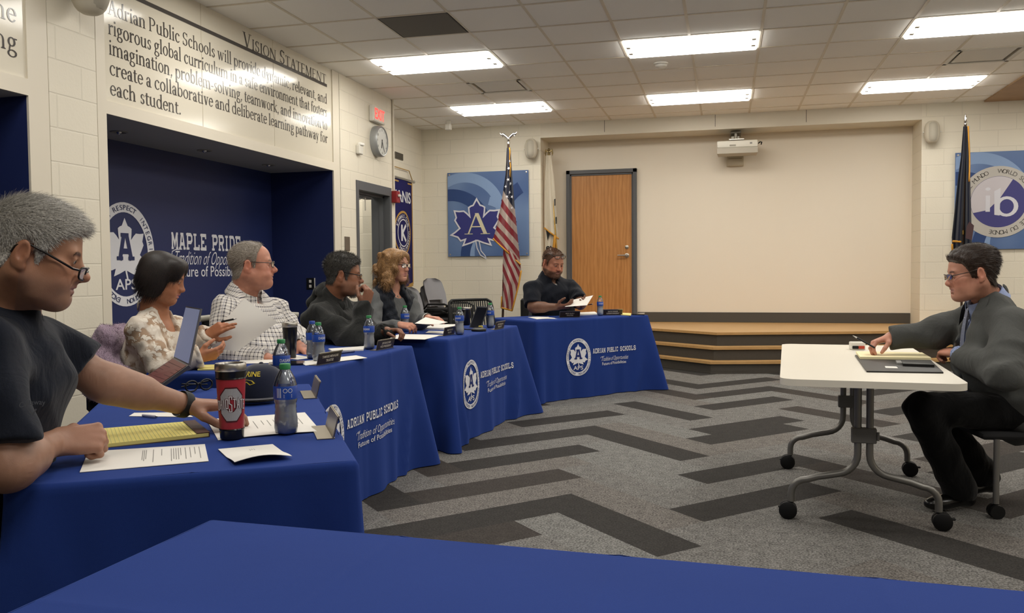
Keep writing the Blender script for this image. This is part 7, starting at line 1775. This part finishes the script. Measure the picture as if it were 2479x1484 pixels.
# ------------------------------------------------------------------ 5: curly haired woman
def curly_woman():
    F = hdir(.86, -.42, -.04)
    p = Person('person with curly auburn hair, glasses and dark vest reading papers', None, browc=(.20, .11, .07), head=pd(956, 641, 6.55), face=F, hup=A3(0, 0, 1), hs=1.04, N=pd(948, 701, 6.6), SR=pd(908, 722, 6.48), SL=pd(988, 721, 6.72), ER=pd(905, 797, 6.34), WR=pd(968, 787, 6.2), EL=pd(1012, 786, 6.58), WL=pd(1036, 770, 6.38), P=pd(935, 850, 6.72),
        skin=lin('b98670')[:3], jaw=.94, nose=1.0, chin=.95, fem=True, neckr=.05, arm=1., fat=.02, bust=.1, lip=(.42, .17, .15), flush=.25, hf=.0036, hands=[])
    p.P[2] = .53; p.hands = [dict(wrist=p.WR, d=hdir(.8, -.4, -.05), palm=hdir(.4, .2, -.7), side=-1, s=.95, curl=(.5, .5, .55, .6)), dict(wrist=p.WL, d=pd(1078, 772, 6.28)-p.WL, palm=hdir(0, 0, -1), side=1, s=.98, curl=(.15, .2, .2, .3))]
    p.seat(nrm(A3(.97, -.1, 0))); p.body(); p.brows(hair_mat('auburn_brow', '5a3d2a', '7d5a40'), 150)
    h = p.hd; S = SDF(); E = lambda c, r, k=.03, op=1: S.ell(h.w(*c), A3(*r)*h.s, h.R, k, op); r = np.random.default_rng(11)
    E((0, -.022, .040), (.091, .106, .086)); E((0, -.055, -.04), (.102, .074, .105)); E((.045, .055, .066), (.036, .034, .03)); E((-.045, .055, .066), (.036, .034, .03)); E((0, .05, .082), (.05, .035, .024))
    for x in (-1, 1):
        E((x*.080, -.015, -.045), (.038, .058, .10)); E((x*.075, .045, .03), (.022, .030, .055)); E((x*.090, .022, -.095), (.028, .032, .045))
    for _ in range(46):
        a = r.uniform(0, 2*PI); z = r.uniform(-.16, .10); rr = .094+.026*(z < 0)
        c = (rr*math.cos(a)*1.0, -.025+rr*1.05*math.sin(a), z)
        if c[1] > .02 and abs(c[0]) < .075: continue
        E(c, (r.uniform(.014, .024),)*3, .012)
    E((0, .095, -.04), (.056, .07, .088), .012, -1); E((0, .10, .02), (.048, .04, .038), .012, -1)
    V, Q = S.mesh(.007); V = relax(V, Q, 4, .5); N = vnormals(V, Q); P, nn = scatter(V, Q, N, 9000, p.rng); dn = h.R @ A3(0, 0, -1); pw = vnoise(P, 60, 3)[:, None]*h.R[:, 0]*.6+vnoise(P, 75, 5)[:, None]*h.R[:, 1]*.6
    ST = strands(P, nn, 9000, .050, .0018, lambda P_, N_: N_*.10+dn*.9+pw+.15*p.rng.standard_normal(P_.shape), p.rng, 6, 6., .55)
    hair_obj('hair', [(V, Q), ST], [hair_mat('auburn_curls', '4a2f1a', 'b48a58', .5)], p.root)
    p.wear_glasses(m_brownrim, wire=.0022, lw=.024, lh=.014, square=.8)
    S = SDF(); p.torso(S, .004); p.arms(S, .013, (2, 1.9)); p.neckhole(S, .062); S.ell(p.N+p.f*.07-p.t*.01, A3(.05, .05, .055), p.T, .01, -1); p.folds(S, .005, 1.); p.garment('grey_top', S, m_greyknit, .009)
    S = SDF(); p.torso(S, .026); m = (p.SR+p.SL)/2; S.cap(p.N+p.t*.06+p.f*.03, p.N+p.t*.16, .075, .09, .01, -1); S.cap(p.N+p.f*.11+p.t*.02, p.P+p.f*.26+p.t*.1, .055, .075, .02, -1)
    for x, sh in ((1, p.SR), (-1, p.SL)): S.ell(sh+p.r*x*.035-p.t*.03, A3(.05, .085, .10), p.T, .01, -1)
    p.folds(S, .006, 1.3, 1); p.garment('vest', S, m_vest, .009)
    b = MB()
    for x in (-1, 1): b.grid(4, 8, lambda u, v: tuple(p.N+p.r*x*(.066+.012*u+.01*v)+p.f*(-.05+.13*v)+p.t*(.045*(1-u)-.02*v)))
    b.build('vest_collar', [m_vest], p.root, 180)
    d = nrm(p.WL-p.EL); c = p.WL-d*.012; b = MB(); e1 = nrm(np.cross(d, A3(0, 0, 1))); e2 = np.cross(e1, d); b.grid(24, 4, lambda u, v: tuple(c+d*(v-.5)*.02+(e1*math.cos(2*PI*u)+e2*math.sin(2*PI*u))*(.036+.004*math.sin(PI*v)))); b.build('white_bracelet', [m_wplas], p.root, 180)
    b = MB(); b.sphere(tuple(p.N+p.f*.085-p.t*.035), .008); b.build('pendant', [m_brass], p.root, 60)
    p.trousers(m_dkpants); return p.place()
curly_woman()
held_paper('white sheet lifted by the curly haired woman over her papers', ((1004, 783), (1030, 768), (1084, 780), (1062, 785)), (6.12, 6.28, 6.2, 6.06), .004)
# ------------------------------------------------------------------ 6: man in the dark polo at the far table
def polo_man():
    F = hdir(.55, -.78, -.36); U = nrm(A3(0, 0, 1)+hdir(.55, -.78)*.36)
    bd = lambda x, y, z: np.clip((-z-.048)/.012, 0, 1)*(y > -.02)*.8*(1-np.exp(-((x/.022)**2+((z+.0675)/.010)**2)))
    p = Person('person in a dark polo with glasses pushed up on the head, reading', None, browc=(.14, .075, .05), head=pd(1339, 635, 8.5), face=F, hup=U, hs=1.13, N=pd(1330, 674, 8.58), SR=pd(1287, 698, 8.42), SL=pd(1382, 696, 8.66), ER=pd(1290, 744, 8.3), WR=pd(1350, 743, 8.14), EL=pd(1406, 734, 8.4), WL=pd(1404, 742, 8.2), P=pd(1328, 805, 8.85),
        skin=lin('a8735c')[:3], jaw=1.06, nose=1.1, chin=1.15, hfat=.012, neckr=.068, arm=1.2, fat=.05, belly=.06, flush=.5, hf=.0042, beard=bd, bcol=(.10, .055, .035), hands=[])
    p.P[2] = .55; p.hands = [dict(wrist=p.WR, d=pd(1386, 740, 8.04)-p.WR, palm=hdir(.2, .3, .8), side=-1, s=1.15, curl=(.3, .35, .4, .5)), dict(wrist=p.WL, d=pd(1422, 734, 8.02)-p.WL, palm=hdir(-.6, .1, .6), side=1, s=1.15, curl=(.4, .45, .5, .6))]
    p.seat(nrm(A3(.7, -.7, 0))); p.body(); p.brows(hair_mat('brown_brow', '4a2f20', '6b4932'), 150)
    p.short_hair(scalp_line(front=.092, temple=.062, sideb=-.03, nape=-.07), lambda L: .003+.003*np.clip(L[:, 2]/.07, 0, 1), hair_mat('short_brown_hair', '3a2417', '6b4a35'), 5000, .010, .002, (.7, lambda L: np.stack([0*L[:, 0], .1+0*L[:, 0], -.2+0*L[:, 0]], 1), .4))
    p.beard_hair(lambda x, y, z: bd(x, y, z)*1.1, hair_mat('brown_beard', '2e1d14', '6a4a36'), 1800, .007, .0018)
    p.wear_glasses(m_blackrim, onhead=True, wire=.0026, lw=.025, lh=.014, square=.9)
    S = SDF(); p.torso(S, .014); p.arms(S, .014, (.85, .85), grow=.014); p.neckhole(S, .074); S.ell(p.N+p.f*.095-p.t*.03, A3(.034, .06, .09), p.T, .01, -1); p.folds(S, .006, .8); o = p.garment('polo_shirt', S, m_polo, .009)
    S = SDF(); p.torso(S, -.004); p.neckhole(S, .066); p.garment('undershirt', S, m_wtee, .01); p.collar(m_polo, .08, .055, .42, .012, .03)
    b = MB(); q = (p.SR+p.SL)/2-p.t*.08+p.f*.155; b.tube([tuple(q), tuple(q+p.r*-.02+p.t*-.02)], .006, 8); b.build('mic_clip', [m_wplas], o, 60)
    p.trousers(m_dkpants); return p.place()
polo_man()
held_paper('white sheet in the hands of the man in the dark polo', ((1382, 727), (1436, 715), (1421, 739), (1367, 743)), (8.14, 8.04, 7.92, 8.02), .008)
held_pen('slim dark pen in the hand of the dark polo man', (1424, 738, 7.98), (1436, 736, 7.92), M('maroon_pen', '3a1a22', .4))
def far_chair():
    c = pd(1340, 800, 9.15); t = thing('office_chair', 'dark chair under the man in the dark polo', 'chair', (c[0], c[1], 0), math.atan2(-.7, .7)-PI/2)
    b = MB(); b.box(-.27, .27, -.26, -.22, .48, .90, .02); b.build('backrest', [m_blackm], t); b = MB(); b.box(-.25, .25, -.22, .24, .38, .43, .02); b.build('seat', [m_bseat], t); b = MB(); b.tube([(0, 0, .4), (0, 0, .1)], .03, 10); b.build('column', [m_black], t, 60)
    for k in range(5): a = 2*PI*k/5; b = MB(); b.tube([(0, 0, .1), (.28*math.cos(a), .28*math.sin(a), .03)], .02, 8); b.build('leg', [m_black], t, 60)
far_chair()
# ------------------------------------------------------------------ 7: man in the suit
def suit_man():
    F = hdir(-.95, .20, -.16); U = nrm(A3(0, 0, 1)+hdir(-.95, .2)*.12)
    p = Person('person in a charcoal suit and glasses seated at the white table', None, head=pd(2351, 660, 4.2), face=F, hup=U, hs=1.06, N=pd(2394, 735, 4.25), SR=pd(2352, 772, 4.44), SL=pd(2446, 786, 4.02), ER=pd(2262, 805, 4.45), WR=pd(2156, 816, 4.5), EL=pd(2432, 908, 3.84), WL=pd(2318, 856, 4.28), P=pd(2462, 1010, 4.2),
        skin=lin('b5826d')[:3], jaw=1.0, nose=.98, chin=1.0, hfat=.004, neckr=.06, arm=1.05, fat=.03, belly=.03, flush=.4, hf=.0032, hands=[])
    p.P[2] = .52; p.toe = hdir(-.97, -.2); p.KR = pd(2262, 990, 4.38); p.KL = pd(2232, 992, 4.1); p.AR = pd(2378, 1165, 4.42); p.AL = pd(2322, 1180, 4.18); p.AR[2] = .11; p.AL[2] = .105
    p.hands = [dict(wrist=p.WR, d=pd(2092, 838, 4.48)-p.WR, palm=hdir(0, -.2, -1), side=-1, s=1.05, curl=(.45, .5, .55, .6), thumb=(.3, .5)), dict(wrist=p.WL, d=pd(2255, 848, 4.45)-p.WL, palm=hdir(.1, .4, -.8), side=1, s=1.05, curl=(.5, .6, .7, .75), thumb=(.2, .4))]
    p.body(); p.brows(hair_mat('dark_brow', '241812', '3b2a20'), 220)
    p.short_hair(scalp_line(front=.066, temple=.048, sideb=-.022, nape=-.075), lambda L: .005+.016*np.clip((L[:, 2]-.02)/.07, 0, 1), hair_mat('dark_brown_hair', '1d140f', '45342a', .35), 12000, .022, .0014, (.16, lambda L: np.stack([-.35+0*L[:, 0], -.5+0*L[:, 0], -.5+.6*np.clip(L[:, 2]/.08, 0, 1)+1.3*np.clip((L[:, 1]-.01)/.06, 0, 1)], 1), .10), .25)
    p.wear_glasses(m_brownrim, wire=.0018, lw=.024, lh=.013, square=.9)
    S = SDF(); p.torso(S, .022); p.arms(S, .024, (2, 1.84), grow=.006, k=.03); m = (p.SR+p.SL)/2
    S.ell(p.P+p.f*.0-p.t*.02, A3(.205, .165, .17), p.T, .06)
    p.neckhole(S, .096); S.cap(p.N+p.f*.10+p.t*.03, m-p.t*.30+p.f*.20, .074, .020, .012, -1); p.folds(S, .007, .7, 1); p.garment('jacket', S, m_suit, .009)
    S = SDF(); p.torso(S, .006); p.neckhole(S, .063); sh = p.garment('dress_shirt', S, m_blueshirt, .01); p.collar(m_blueshirt, .074, .058, .2, .022, .02, .02)
    for wr, el in ((p.WR, p.ER), (p.WL, p.EL)):
        d = nrm(wr-el); S = SDF(); S.cap(wr-d*.06, wr+d*.02, .042, .042, 0); S.cap(wr-d*.1, wr+d*.05, .037, .037, 0, -1); c = wr-d*.002; S.fn(lambda x, y, z, c=c, d=d: -((x-c[0])*d[0]+(y-c[1])*d[1]+(z-c[2])*d[2]), c-.08, c+.08, .002, -1); p.garment('shirt_cuff', S, m_blueshirt, .005)
    t = NT('grey_dotted_tie', .5, .3); v = t.n('TexVoronoi', {0: t.coord(), 'Scale': 75.}); t.base(t.mix(t.math('LESS_THAN', v, .22), lin('6d7284'), lin('c4c6cf')))
    b = MB(); n = 12; k0, k1 = p.N+p.f*.088+p.t*.018, m-p.t*.34+p.f*.175
    for sg in (1, -1): b.grid(4, n, lambda u, v: tuple(k0*(1-v)+k1*v+p.f*(.035*math.sin(PI*v)**.8+.006*sg)+p.r*(u-.5)*sg*(.030+.05*v)))
    b.build('necktie', [t.m], p.root, 180)
    b = MB(); b.sphere((0, 0, 0), 1); b.v = [tuple(k0+p.r*x*.02+p.f*(y*.014+.004)+p.t*(z*.022-.005)) for x, y, z in b.v]; b.build('tie_knot', [t.m], p.root, 180)
    for x in (-1, 1):
        b = MB()
        for sg in (1, -1): b.grid(5, 10, lambda u, v: tuple(p.N+p.t*(.035-.40*v)+p.r*x*(.076*(1-v)**.7+.018+(.062*math.sin(PI*min(1, v*1.15+.12))*u))+p.f*(.055+.155*v**.7-.035*u+.013+.003*sg)))
        b.build('lapel', [m_suit], p.root, 180)
    p.trousers(fabric('black_suit_trousers', '0f0f10', .9), m_shoe); return p.place()
suit_man()
held_pen('black pen held over the white table by the suit man', (2118, 842, 4.44), (2064, 812, 4.5), m_black)
def suit_chair():
    c = pd(2450, 1040, 4.22); t = thing('rolling_chair', 'black shell chair with grey legs under the suit man', 'chair', (c[0], c[1], 0), math.atan2(hdir(-.97, .1)[1], hdir(-.97, .1)[0])); m_leg = M('grey_powder_coat', '7d7b76', .4, .5, .6)
    b = MB(); b.box(-.23, .24, -.23, .23, .375, .41, .018, seg=2); b.build('seat', [m_bseat], t, 40)
    b = MB(); b.grid(8, 8, lambda u, v: (-.22-.10*v, (u-.5)*.44, .42+.42*v)); b.grid(8, 8, lambda u, v: (-.24-.10*v, (.5-u)*.44, .42+.42*v)); b.build('backrest', [m_bseat], t, 60)
    for x in (-.22, .17):
        for y in (-.22, .22):
            b = MB(); b.tube([(x, y, .38), (x, y, .07)], .014, 10); b.build('leg', [m_leg], t, 60)
            b = MB(); b.push(TR(x, y-.018, .033, rx=PI/2)); b.lathe([(0, -.008), (.033, -.008), (.033, .008), (0, .008)], 18); b.pop(); b.push(TR(x, y+.018, .033, rx=PI/2)); b.lathe([(0, -.008), (.033, -.008), (.033, .008), (0, .008)], 18); b.pop(); b.tube([(x, y, .08), (x, y, .03)], .012, 8); b.build('caster', [m_black], t, 40)
suit_chair()
